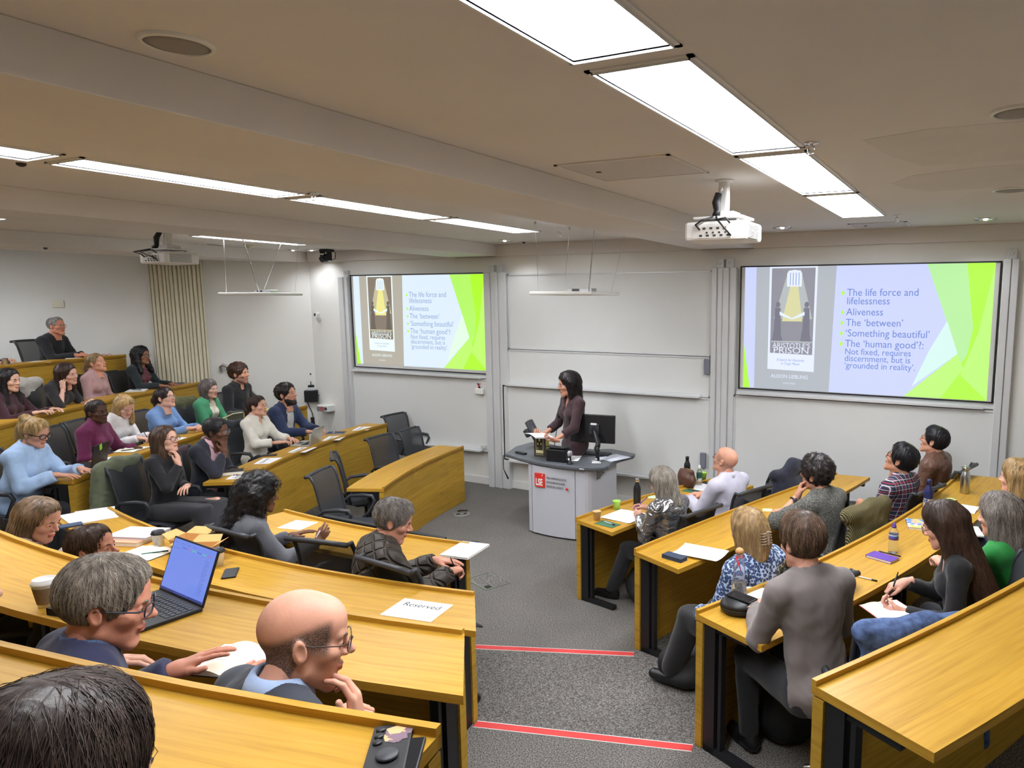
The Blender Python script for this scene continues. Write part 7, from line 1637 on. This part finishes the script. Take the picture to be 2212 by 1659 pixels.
MB().lathe([(0, 0), (0.040, 0), (0.043, 0.008), (0.041, 0.06), (0.034, 0.11), (0.034, 0.14), (0.030, 0.18), (0.019, 0.215), (0.018, 0.24), (0.021, 0.245)], n=30).build('bottle_body', M_clear, t)
MB().lathe([(0, 0.004), (0.037, 0.004), (0.038, 0.06), (0.036, 0.082), (0, 0.082)], n=28).build('water', M_water, t)
MB().ball((0, 0, 0.258), (0.023, 0.023, 0.020), 16).build('cork', mat('cork', rgb=(196, 150, 100), rough=0.9, bump=0.4, bscale=200), t)
M_rib = mat('red_ribbon', rgb=(200, 36, 48), rough=0.6, bump=0.02)
MB().tube([(0.0195*math.cos(0.4*k), 0.0195*math.sin(0.4*k), 0.226) for k in range(16)], 0.003, 6, closed=True).build('ribbon_loop', M_rib, t); MB().tube([(-0.012, -0.018, 0.226), (0.004, -0.030, 0.20), (0.022, -0.036, 0.165)], [0.003, 0.005, 0.002], 6).build('ribbon_tail', M_rib, t)

def phone(label, x, y, z, rz, m=None, screen=None, w=0.075, l=0.155, th=0.010, name='mobile_phone'):
    t = thing(name, label, 'phone', (x, y, z), rz)
    MB().box((0, 0, th/2), (w, l, th), bev=0.004).build('phone_case', m or M_dkgrey, t)
    MB().box((0, 0, th), (w*0.9, l*0.94, 0.0012)).build('phone_face', screen or mat('phone_glass', rgb=(30, 32, 36), rough=0.12, bump=0.002), t); return t
phone('dark grey phone lying alone on the centre desk right of the cups', -3.935, 2.49, ZD['N2'], 0.85, M_black, M_dkgrey)
t = phone('black patterned phone at the end of the nearest left desk', -1.035, 0.945, ZD['N4'], 0.66, M_black, mat('phone_back_black', rgb=(34, 34, 36), rough=0.5, bump=0.05, bscale=200), 0.080, 0.165, 0.012)
for k in range(3): MB().lathe([(0.0, 0.0165), (0.009, 0.0165), (0.010, 0.0125)], (-0.024, 0.062-0.022*k, 0), 16).build('camera_lens', M_black, t)
rnd = random.Random(8); mb = MB()
for k in range(9):
    a = rnd.random()*6; r_ = 0.010+0.010*rnd.random(); cx, cy = 0.012+0.028*rnd.random()-0.01, 0.058-0.035*rnd.random(); mb.cur = k % 2
    mb.add([(cx+r_*math.cos(a+q)*(1+0.4*(i % 2)), cy+r_*math.sin(a+q), 0.01275+0.0001*k) for i, q in enumerate((0, 1.2, 2.4, 3.5, 4.9))], [[0, 1, 2, 3, 4]])
mb.build('back_print', [mat('print_gold', rgb=(206, 168, 120), rough=0.5, bump=0.01), mat('print_mauve', rgb=(120, 96, 110), rough=0.5, bump=0.01)], t)
MB().lathe([(0, 0.020), (0.020, 0.020), (0.022, 0.017), (0.020, 0.0125)], (0.002, -0.03, 0), 24).build('grip_disc', M_dkgrey, t)
phone('second phone half under the black patterned phone', -0.985, 0.925, ZD['N4'], 0.60, M_black)
phone('phone lying on the black headphone case', -1.085, 3.335, ZD['R3']+0.0715, 1.25, M_black); phone('phone with a pale green back on the far right desk', -0.25, 6.04, ZD['R3'], -0.8, mat('phone_brown', rgb=(150, 90, 70), rough=0.4, bump=0.01), mat('phone_lime', rgb=(196, 232, 160), rough=0.3, bump=0.005))
phone('grey phone beside the clear water bottle at the front right desk', -2.60, 6.77, ZD['R1'], 1.3, M_dkgrey); phone('black wallet phone before the woman in the cream polo sweater', -7.30, 5.17, ZD['L2'], -0.75, M_black, M_black); phone('red edged phone at the left of the fourth row desk', -9.86, 4.13, ZD['L4'], -0.8, mat('phone_red', rgb=(170, 84, 76), rough=0.4, bump=0.01))
t = thing('headphone_case', 'round black zipped headphone case on the right desk', 'case', (-1.09, 3.325, ZD['R3']), 0.3)
MB().lathe([(0, 0), (0.085, 0.002), (0.100, 0.018), (0.102, 0.034)], n=36, M=Matrix.Diagonal((1, 0.86, 1, 1))).build('lower_shell', M_black, t); MB().lathe([(0.102, 0.037), (0.100, 0.052), (0.080, 0.068), (0, 0.071)], n=36, M=Matrix.Diagonal((1, 0.86, 1, 1))).build('upper_shell', M_black, t); MB().lathe([(0.1035, 0.033), (0.1035, 0.038)], n=36, M=Matrix.Diagonal((1, 0.86, 1, 1)), cap=False).build('zip', M_dkgrey, t)

# paper sheets
sheet('reserved_sign', 'white reserved sign on the centre desk beside the aisle', (-2.60, 2.605, ZD['N2']), 0.17, 0.297, 0.21, txt='Reserved', tsize=0.062)
for lb, x, y, a in (('reserved sheet at the far end of the second row desk', -7.73, 6.89, -1.05), ('reserved sheet behind the open silver laptop', -7.50, 6.22, -0.98), ('reserved sheet in front of the open silver laptop', -7.24, 5.55, -1.1), ('reserved sheet before the man in dark blazer', -7.06, 4.99, -0.95)):
    sheet('reserved_sign', lb, (x, y, ZD['L2']), a+math.pi, 0.297, 0.21, txt='Reserved', tsize=0.062, group=None)
sheet('reserved_sign', 'reserved sheet under the thick book at the near end of the second row desk', (-6.69, 4.44, ZD['L2']), -0.95+math.pi, 0.297, 0.21, txt='Reserved', tsize=0.062)
def stack(label, x, y, z, rz, w=0.21, h=0.297, n=4, sp=0.02, m=None, name='paper_pile', cat='papers'):
    rnd = random.Random(int(abs(x*100))); t = thing(name, label, cat, (x, y, z), rz)
    for k in range(n):
        mb = MB(); mb.box((0, 0, 0), (w, h, 0.0014)); o = mb.build('sheet', m or M_paper, t); o.location = (rnd.uniform(-sp, sp), rnd.uniform(-sp, sp), 0.001+0.0018*k); o.rotation_euler = (0, 0, rnd.uniform(-0.25, 0.25)*sp*18)
    return t
stack('white papers spread at the left end of the centre desk', -5.93, 2.74, ZD['N2'], 1.2, n=5, sp=0.05); stack('pile of white papers on the front right desk before the silver jacket', -2.84, 5.37, ZD['R1'], -0.12, 0.297, 0.30, n=4, sp=0.015)
stack('white papers partly under the blonde woman\u2019s elbow on the right desk', -1.02, 3.52, ZD['R3'], 0.2, n=2); 
sheet('paper_sheet', 'two page white sheet hanging over the edge of the second right desk', (-1.74, 4.40, ZD['R2']+0.004), -0.05, 0.34, 0.23, bend=0.012); sheet('yellow_note', 'small yellow note on the right desk by the curly haired man\u2019s elbow', (-1.62, 5.63, ZD['R2']), 0.3, 0.08, 0.08, m=mat('note_yellow', rgb=(238, 232, 176), rough=0.8, bump=0.01), cat='note')
sheet('paper_sheet', 'white sheet before the bald man in lilac, beside the handbag', (-2.59, 6.62, ZD['R1']), 0.5); sheet('paper_plate', 'pale green scrap of paper behind the silver capped flask', (-2.88, 6.05, ZD['R1']), 0.4, 0.12, 0.10, m=mat('pale_green_paper', rgb=(206, 226, 196), rough=0.8, bump=0.01))
sheet('paper_sheet', 'white sheet beside the black laptop on the third row desk', (-7.94, 3.93, ZD['L3']), 0.95+math.pi/2, 0.21, 0.297); sheet('paper_sheet', 'small white sheet before the woman in pale blue sweatshirt', (-8.37, 4.86, ZD['L3']), 0.4, 0.15, 0.2); sheet('paper_sheet', 'white sheet under the dark green handbag', (-8.78, 5.68, ZD['L3']), 0.4, 0.21, 0.25)
sheet('paper_sheet', 'white sheets on the topmost desk at upper left', (-11.14, 4.80, ZD['L5']), 0.9, 0.25, 0.35); sheet('paper_sheet', 'white sheet under the curly haired woman\u2019s hand on the centre desk', (-4.80, 3.60, ZD['N1']), 0.2, 0.21, 0.2)
# books and notebooks
def closed_book(label, x, y, z, rz, w, l, th, m, pages=(232, 228, 214), name='notebook'):
    t = thing(name, label, 'notebook', (x, y, z), rz)
    mb = MB(); mb.box((0, 0, th-0.001), (w, l, 0.002)); mb.box((0, 0, 0.001), (w, l, 0.002)); mb.box((-w/2+0.001, 0, th/2), (0.002, l, th)); mb.build('cover', m, t)
    MB().box((0.001, 0, th/2), (w-0.006, l-0.005, th-0.004)).build('pages', mat('pages_%d' % pages[0], rgb=pages, rough=0.9, bump=0.2, bscale=500), t); return t
def open_book(label, x, y, z, rz, w, l, lift, cover, pages=(244, 240, 224), marks=True, tilt=0.0):
    """open notebook: two curved leaves of pages on a cover"""
    t = thing('open_notebook', label, 'notebook', (x, y, z), rz); pm = mat('open_pages_%d_%d' % (pages[0], pages[2]), rgb=pages, rough=0.9, bump=0.03, bscale=60)
    for s_ in (-1, 1):
        mb = MB(); rows = []; low = []
        for k in range(9):
            u = k/8; zz = 0.004+lift*(math.sin(math.pi*min(1, u*1.25))*0.8+0.25*(1-u)); rows.append([(s_*u*w, -l/2, zz), (s_*u*w, l/2, zz)]); low.append([(s_*u*w, -l/2, 0.003), (s_*u*w, l/2, 0.003)])
        mb.grid(rows); mb.grid([[r[0], q[0]] for r, q in zip(rows, low)], False); mb.grid([[r[1], q[1]] for r, q in zip(rows, low)], False); mb.grid([rows[-1], low[-1]], False); mb.build('page_block', pm, t)
    MB().box((0, 0, 0.0015), (2*w+0.008, l+0.006, 0.003)).build('cover', cover, t)
    if marks:
        rnd = random.Random(int(abs(x*77))); mb = MB()
        for k in range(7):
            u0 = 0.25+0.1*rnd.random(); yy = l*0.36-k*l*0.085; pts = []
            for q in range(14):
                u = u0+(0.45+0.2*rnd.random()*0)*q/13; zz = 0.0046+lift*(math.sin(math.pi*min(1, u*1.25))*0.8+0.25*(1-u)); pts.append((-u*w, yy+0.0016*math.sin(q*2.1+k), zz))
            mb.tube(pts, 0.00045, 4)
        mb.build('handwriting', mat('ink_grey', rgb=(150, 150, 160), rough=0.8, bump=0.01), t)
    return t
M_bkb = mat('notebook_black', rgb=(30, 30, 33), rough=0.5, bump=0.05); M_purple = mat('notebook_purple', rgb=(94, 58, 158), rough=0.5, bump=0.05); M_green = mat('green_card', rgb=(70, 112, 84), rough=0.7, bump=0.02)
open_book('large open cream notebook hanging over the desk edge by the bald man', -2.30, 1.47, ZD['N3'], 0.32, 0.15, 0.21, 0.020, M_bkb, (246, 242, 222)); open_book('open notebook with a green pen on the centre desk, below the white laptop', -4.74, 2.47, ZD['N2'], 0.2, 0.14, 0.20, 0.012, M_bkb)
open_book('open notebook before the woman in white sweater', -8.24, 4.27, ZD['L3'], 0.45+math.pi/2, 0.15, 0.21, 0.012, M_bkb); open_book('open notebook and pen on the desk of the far right row', -0.10, 5.86, ZD['R3'], 1.4, 0.11, 0.16, 0.008, mat('notebook_tan', rgb=(222, 176, 130), rough=0.7, bump=0.02))
closed_book('purple notebook on the right desk', -0.535, 4.45, ZD['R3'], -0.37, 0.17, 0.105, 0.016, M_purple); closed_book('notebook with a patchwork cover on the right desk behind the dark haired woman', -0.40, 5.25, ZD['R3'], 0.2, 0.15, 0.21, 0.018, pat_mat('patchwork_cover', lambda N, L, b: (lambda v, r: (L.new(objcoord(N, L), v.inputs[0]), v.inputs['Scale'].__setattr__('default_value', 28), L.new(v.outputs['Color'], r.inputs[0]), L.new(r.outputs[0], b.inputs['Base Color'])))(N.new('ShaderNodeTexVoronoi'), ramp(N, [(0.2, s2l((90, 140, 200))), (0.45, s2l((230, 200, 90))), (0.6, s2l((235, 150, 170))), (0.8, s2l((240, 236, 230)))]))))
closed_book('thick cream edged book on the near end of the second row desk', -6.84, 4.43, ZD['L2']+0.002, 0.91, 0.20, 0.15, 0.035, M_bkb, name='book'); closed_book('pink book under the white laptop on the centre desk', -5.06, 2.555, ZD['N2'], 0.35, 0.25, 0.18, 0.028, mat('book_pink', rgb=(222, 158, 128), rough=0.6, bump=0.02), name='book')
closed_book('white closed laptop on top of the pink book', -5.09, 2.62, ZD['N2']+0.0285, 0.35, 0.30, 0.21, 0.016, mat('laptop_white', rgb=(232, 232, 236), rough=0.35, bump=0.005), (196, 196, 200), name='closed_laptop')
closed_book('navy notebook with a white pen behind the silver laptop', -7.76, 6.47, ZD['L2'], 0.6, 0.22, 0.16, 0.012, mat('notebook_navy', rgb=(38, 46, 78), rough=0.5, bump=0.03)); closed_book('dark notebook before the blonde woman in the light blue shirt', -7.58, 3.31, ZD['L3'], 0.4, 0.20, 0.14, 0.012, M_bkb)
closed_book('white note pad on the fourth row desk', -10.70, 5.66, ZD['L4'], 0.9, 0.22, 0.28, 0.010, M_paper); closed_book('dark card folder at the far end of the fourth row desk', -11.10, 6.42, ZD['L4'], 0.9, 0.20, 0.28, 0.006, mat('folder_grey', rgb=(90, 92, 104), rough=0.6, bump=0.02)); closed_book('white book before the grey haired man on the topmost desk', -11.42, 5.30, ZD['L5'], 0.9, 0.16, 0.22, 0.012, M_paper)
closed_book('yellow pad before the man in the black shirt', -9.55, 6.86, ZD['L3'], 0.4, 0.15, 0.2, 0.008, mat('pad_yellow', rgb=(232, 226, 150), rough=0.8, bump=0.02)); closed_book('white writing pad at the right end of the centre desk', -3.24, 3.72, ZD['N1']+0.001, 0.15, 0.22, 0.29, 0.014, M_paper); closed_book('white spiral pad at the right picture edge desk', -0.06, 5.27, ZD['R3'], 0.2, 0.15, 0.21, 0.010, M_paper)
closed_book('navy spectacle case on the second right desk', -1.86, 4.235, ZD['R2'], -0.25, 0.165, 0.075, 0.026, mat('case_navy', rgb=(54, 66, 86), rough=0.5, bump=0.02), (54, 66, 86), name='spectacle_case'); closed_book('dark blue folder at the left end of the centre desk', -5.80, 2.56, ZD['N2']+0.001, 1.25, 0.13, 0.09, 0.010, mat('folder_blue', rgb=(60, 76, 104), rough=0.5, bump=0.02), (60, 76, 104), name='folder')
closed_book('black glasses case with a white tag beside the tall brown cup', -3.30, 1.42, ZD['N3'], 0.2, 0.13, 0.08, 0.030, M_black, (30, 30, 32), name='glasses_case'); closed_book('green card with a pen at the corner of the front right desk', -2.87, 5.10, ZD['R1'], -0.2, 0.20, 0.12, 0.003, M_green, (70, 112, 84), name='green_folder'); closed_book('green card before the bald man in lilac', -2.62, 6.41, ZD['R1'], -0.2, 0.20, 0.12, 0.003, M_green, (70, 112, 84), name='green_folder')
closed_book('tissue packet beside the black laptop on the third row desk', -7.52, 3.43, ZD['L3'], 0.9, 0.11, 0.07, 0.03, mat('tissue_pack', rgb=(206, 200, 216), rough=0.6, bump=0.1), (206, 200, 216), name='tissue_packet')
def desk_pen(label, x, y, z, rz, rgb=(30, 30, 34), ln=0.145, cap=None):
    t = thing('pen', label, 'pen', (x, y, z), rz); MB().tube([(-ln/2, 0, 0.005), (-ln/2+0.012, 0, 0.005), (ln/2-0.03, 0, 0.005)], [0.0012, 0.0046, 0.0046], 8).build('barrel', mat('pen_%d_%d_%d' % rgb, rgb=rgb, rough=0.3, bump=0.005), t)
    MB().tube([(ln/2-0.032, 0, 0.005), (ln/2, 0, 0.005)], 0.0054, 8).build('pen_cap', cap or M_black, t)
desk_pen('clear ballpoint pen lying on the right desk near the purple notebook', -0.58, 4.065, ZD['R3'], -0.2, (226, 226, 232)); desk_pen('black pen lying across the purple notebook', -0.50, 4.50, ZD['R3']+0.0165, -0.27); desk_pen('silver pen on the green card', -2.86, 5.11, ZD['R1']+0.0035, -0.35, (190, 196, 200)); desk_pen('pen on the green card before the bald man', -2.62, 6.42, ZD['R1']+0.0035, -0.2, (40, 60, 54))
desk_pen('black pen beside the papers at the left end of the centre desk', -5.67, 2.60, ZD['N2'], 1.7); desk_pen('dark green pen on the open notebook of the centre desk', -4.66, 2.48, ZD['N2']+0.012, 0.9, (40, 92, 84)); desk_pen('pen on the fourth row desk before the woman with black curly hair', -11.02, 6.20, ZD['L4'], 0.9); desk_pen('white pen on the navy notebook', -7.78, 6.46, ZD['L2']+0.0125, 2.2, (230, 230, 232)); desk_pen('pen on the white note pad in the fourth row', -10.70, 5.66, ZD['L4']+0.0105, 0.3, (50, 90, 90)); desk_pen('dark pen on the open notebook before the white sweater', -8.18, 4.20, ZD['L3']+0.012, 1.2)
# laptops
def laptop(label, x, y, z, rz, w, dp, m, keys, tilt, screen, lid_mark=None, sticker=None):
    t = thing('laptop', label, 'laptop', (x, y, z), rz)
    MB().box((0, 0, 0.008), (w, dp, 0.015), bev=0.003).build('keyboard_base', m, t); mb = MB()
    for i in range(5):
        for j in range(13): mb.box((-w*0.42+w*0.84*j/12, dp*0.36-0.019*i*dp/0.22, 0.0165), (w*0.055, 0.014*dp/0.22, 0.003))
    mb.build('keys', keys, t); MB().box((0, -dp*0.28, 0.0158), (w*0.32, dp*0.28, 0.001)).build('trackpad', keys, t)
    ML = T(0, dp/2, 0.012) @ RX(-tilt); o = MB().box((0, 0.0, dp*0.47), (w, 0.008, dp*0.94), bev=0.003).build('screen_lid', m, t, M=ML)
    MB().box((0, -0.0045, dp*0.48), (w*0.95, 0.001, dp*0.86)).build('display', screen, o, M=ML)
    if lid_mark: MB().lathe([(0, 0), (0.016, 0), (0.016, 0.0008), (0, 0.0008)], (0, 0.0045, dp*0.5), 18, RX(-math.pi/2)).build('lid_emblem', lid_mark, o, M=ML)
    if sticker: MB().box((0.01, 0.005, dp*0.80), (0.045, 0.001, 0.06), RY(0.3)).build('lid_sticker', sticker, o, M=ML)
    return t, o, ML
def _scr(N, L, b): b.inputs['Base Color'].default_value = (0.02, 0.02, 0.03, 1); b.inputs['Emission Color'].default_value = (*s2l((112, 142, 236)), 1); b.inputs['Emission Strength'].default_value = 0.95
M_scrb = pat_mat('laptop_screen_lit', _scr, 0.2); M_scrd = mat('laptop_screen_off', rgb=(24, 25, 30), rough=0.1, bump=0.001)
t, o, ML = laptop('open black laptop with a lit pale blue screen on the near left desk', -3.02, 1.56, ZD['N3'], -0.10, 0.36, 0.25, M_black, M_dkgrey, 0.36, M_scrb)
mb = MB(); rnd = random.Random(1); mb.cur = 0
def sb(x0, z0, wd, hh, mi): mb.cur = mi; mb.box((x0+wd/2, -0.0054, z0), (wd, 0.0004, hh))
for k, mi in enumerate((1, 2, 3, 1, 3, 2)): sb(-0.09+0.04*k, 0.199, 0.036, 0.005, mi)
for k in range(4): sb(-0.16+0.05*k, 0.214, 0.03, 0.0025, 4)
for k in range(22): sb(0.10+0.01*rnd.random(), 0.178-0.0065*k, 0.03+0.015*rnd.random(), 0.0018, 4)
sb(-0.16, 0.19, 0.05, 0.003, 4); sb(-0.171, 0.017, 0.342, 0.010, 5)
for k in range(6): sb(-0.05+0.018*k, 0.017, 0.008, 0.006, 1)
def pe(n, c): return emat('lap_'+n, c, 0.9)
mb.build('screen_content', [pe('a', (112, 142, 236)), pe('b', (90, 110, 220)), pe('c', (150, 120, 200)), pe('d', (90, 190, 190)), pe('e', (92, 118, 206)), pe('f', (36, 52, 130))], o, M=ML)
laptop('black laptop with a green sticker, seen from behind, on the third row desk', -7.80, 3.62, ZD['L3'], 0.45-math.pi/2+0.25, 0.30, 0.22, M_black, M_dkgrey, 0.15, M_scrd, M_dkgrey, mat('sticker_lime', rgb=(176, 232, 80), rough=0.6, bump=0.01))
laptop('open silver laptop with a round emblem on its lid, second row desk', -7.50, 5.80, ZD['L2'], 0.33-math.pi/2+0.15, 0.32, 0.22, mat('laptop_silver', rgb=(192, 192, 184), rough=0.35, metal=0.5, bump=0.005), M_dkgrey, 0.30, M_scrd, mat('emblem_pale', rgb=(224, 214, 180), rough=0.3, bump=0.005))
# food boxes
def food_box(label, x, y, z, rz, w, dp, h):
    t = thing('food_box', label, 'box', (x, y, z), rz, 'brown card food boxes'); a = 0.82
    b_ = [(-w*a/2, -dp*a/2, 0), (w*a/2, -dp*a/2, 0), (w*a/2, dp*a/2, 0), (-w*a/2, dp*a/2, 0)]; u = [(-w/2, -dp/2, h), (w/2, -dp/2, h), (w/2, dp/2, h), (-w/2, dp/2, h)]
    mb = MB()
    for i in range(4): mb.quad(b_[i], b_[(i+1) % 4], u[(i+1) % 4], u[i])
    mb.quad(*b_[::-1]); o = mb.build('box_tray', M_kraft, t); o.modifiers.new('s', 'SOLIDIFY').thickness = 0.0022
    outs = [(0, -1), (1, 0), (0, 1), (-1, 0)]
    for i in range(4):
        p, q = Vector(u[i]), Vector(u[(i+1) % 4]); n = Vector((outs[i][0], outs[i][1], 0)); l = (dp if i % 2 == 0 else w)*(0.62 if i % 2 == 0 else 0.42); e = (q-p)*0.12
        r1, r2 = p+e*0.7+n*l*0.8+Vector((0, 0, l*(0.42 if i % 2 else 0.30))), q-e*0.7+n*l*0.8+Vector((0, 0, l*(0.42 if i % 2 else 0.30)))
        mb = MB(); mb.add([p, q, r2, r1], [(0, 1, 2, 3)]); o = mb.build('flap', M_kraft, t); o.modifiers.new('s', 'SOLIDIFY').thickness = 0.002
food_box('open brown card food box nearer the white laptop', -4.60, 2.66, ZD['N2'], 0.3, 0.17, 0.14, 0.070); food_box('open brown card food box nearer the right cup', -4.33, 2.565, ZD['N2'], 0.55, 0.17, 0.14, 0.085)
t = thing('handbag', 'dark brown leather handbag on the front right desk', 'bag', (-2.76, 6.58, ZD['R1']), -0.6)
def _f(P):
    d = d_ell(P, (0, 0, 0.07), (0.15, 0.07, 0.10)); d = smin(d, d_cap(P, (-0.10, 0, 0.14), (0.10, 0, 0.17), 0.022, 0.018), 0.05); return np.maximum(d+0.006*sinnoise(P, 60, 3), 0.002-P[:, 2])
V, Q = surf(_f, (-0.2, -0.12, -0.02), (0.2, 0.12, 0.24), 0.010, 0.008); np_obj('bag_body', V, Q, mat('handbag_brown', rgb=(86, 56, 44), rough=0.4, bump=0.15, bscale=60), t); MB().tube([(-0.11, -0.012, 0.165), (0, -0.014, 0.188), (0.11, -0.010, 0.19)], 0.003, 6).build('zip', mat('brass', rgb=(190, 160, 90), rough=0.3, metal=0.9, bump=0.01), t)
t = thing('box_handbag', 'dark green box shaped handbag with a pale strap before the green jacket', 'bag', (-8.95, 5.92, ZD['L3']), 0.45)
MB().box((0, 0, 0.07), (0.22, 0.09, 0.14), bev=0.008).build('bag_body', mat('bag_dark_green', rgb=(64, 72, 66), rough=0.5, bump=0.03), t); MB().box((0.112, 0, 0.07), (0.006, 0.088, 0.136), bev=0.002).build('side_panel', mat('bag_gold', rgb=(176, 154, 90), rough=0.4, bump=0.02), t); MB().tube([(0.10, -0.04, 0.13), (0.0, -0.09, 0.12), (-0.12, -0.13, 0.06), (-0.22, -0.15, 0.01)], 0.006, 6).build('strap', mat('strap_pale', rgb=(214, 204, 176), rough=0.6, bump=0.02), t)
t = thing('spectacles', 'red framed spectacles folded on the topmost desk by the grey haired man', 'glasses', (-11.36, 5.66, ZD['L5']), 1.1); mb = MB()
for s_ in (-1, 1): mb.tube([(s_*0.034+0.026*math.cos(6.283*k/14), 0, 0.022+0.02*math.sin(6.283*k/14)) for k in range(14)], 0.003, 6, closed=True)
mb.tube([(-0.008, 0, 0.03), (0.008, 0, 0.03)], 0.003, 6); mb.build('front_frame', mat('frame_red', rgb=(190, 60, 50), rough=0.4, bump=0.01), t); MB().tube([(-0.06, 0, 0.03), (0.05, -0.03, 0.012)], 0.0025, 6).build('temple', _mats['frame_red'], t)
t = thing('drinking_glass', 'small drinking glass at the left end of the topmost desk', 'glass', (-10.80, 4.28, ZD['L5'])); MB().lathe([(0, 0), (0.028, 0), (0.034, 0.09), (0.032, 0.09), (0.027, 0.006), (0, 0.006)], n=24).build('glass_wall', M_clear, t)
# pens and papers held by people
pen('P9', 0, (60, 66, 90), 'pen in the hand of the woman in white sweater'); pen('P17', 0, (214, 206, 214), 'pale pen held upright by the woman with long black curly hair'); pen('P18', 0, (26, 26, 28), 'black pen in the hand of the man in the quilted jacket')
pen('P27', 0, (110, 74, 170), 'purple pen held by the woman in the silver jacket'); pen('P34', 0, (34, 34, 38), 'black pen held by the woman writing in the pink edged notebook'); pen('P25', 0, (40, 50, 190), 'blue pen in the hand at the bottom edge')
open_book('open notebook with pink edges on the lap of the dark haired woman', -0.40, 3.74, 1.005, 0.75, 0.115, 0.20, 0.008, mat('notebook_pink', rgb=(222, 110, 110), rough=0.6, bump=0.02), (240, 236, 232))
root, J = PEOPLE['P37']; q = to_world(root, (J.W[0]+J.W[1])/2+np.array((0.0, 0.13, 0.015)))
t = thing('speech_papers', 'sheaf of white papers held open by the speaker', 'papers', q, root.rotation_euler.z)
for k in range(3):
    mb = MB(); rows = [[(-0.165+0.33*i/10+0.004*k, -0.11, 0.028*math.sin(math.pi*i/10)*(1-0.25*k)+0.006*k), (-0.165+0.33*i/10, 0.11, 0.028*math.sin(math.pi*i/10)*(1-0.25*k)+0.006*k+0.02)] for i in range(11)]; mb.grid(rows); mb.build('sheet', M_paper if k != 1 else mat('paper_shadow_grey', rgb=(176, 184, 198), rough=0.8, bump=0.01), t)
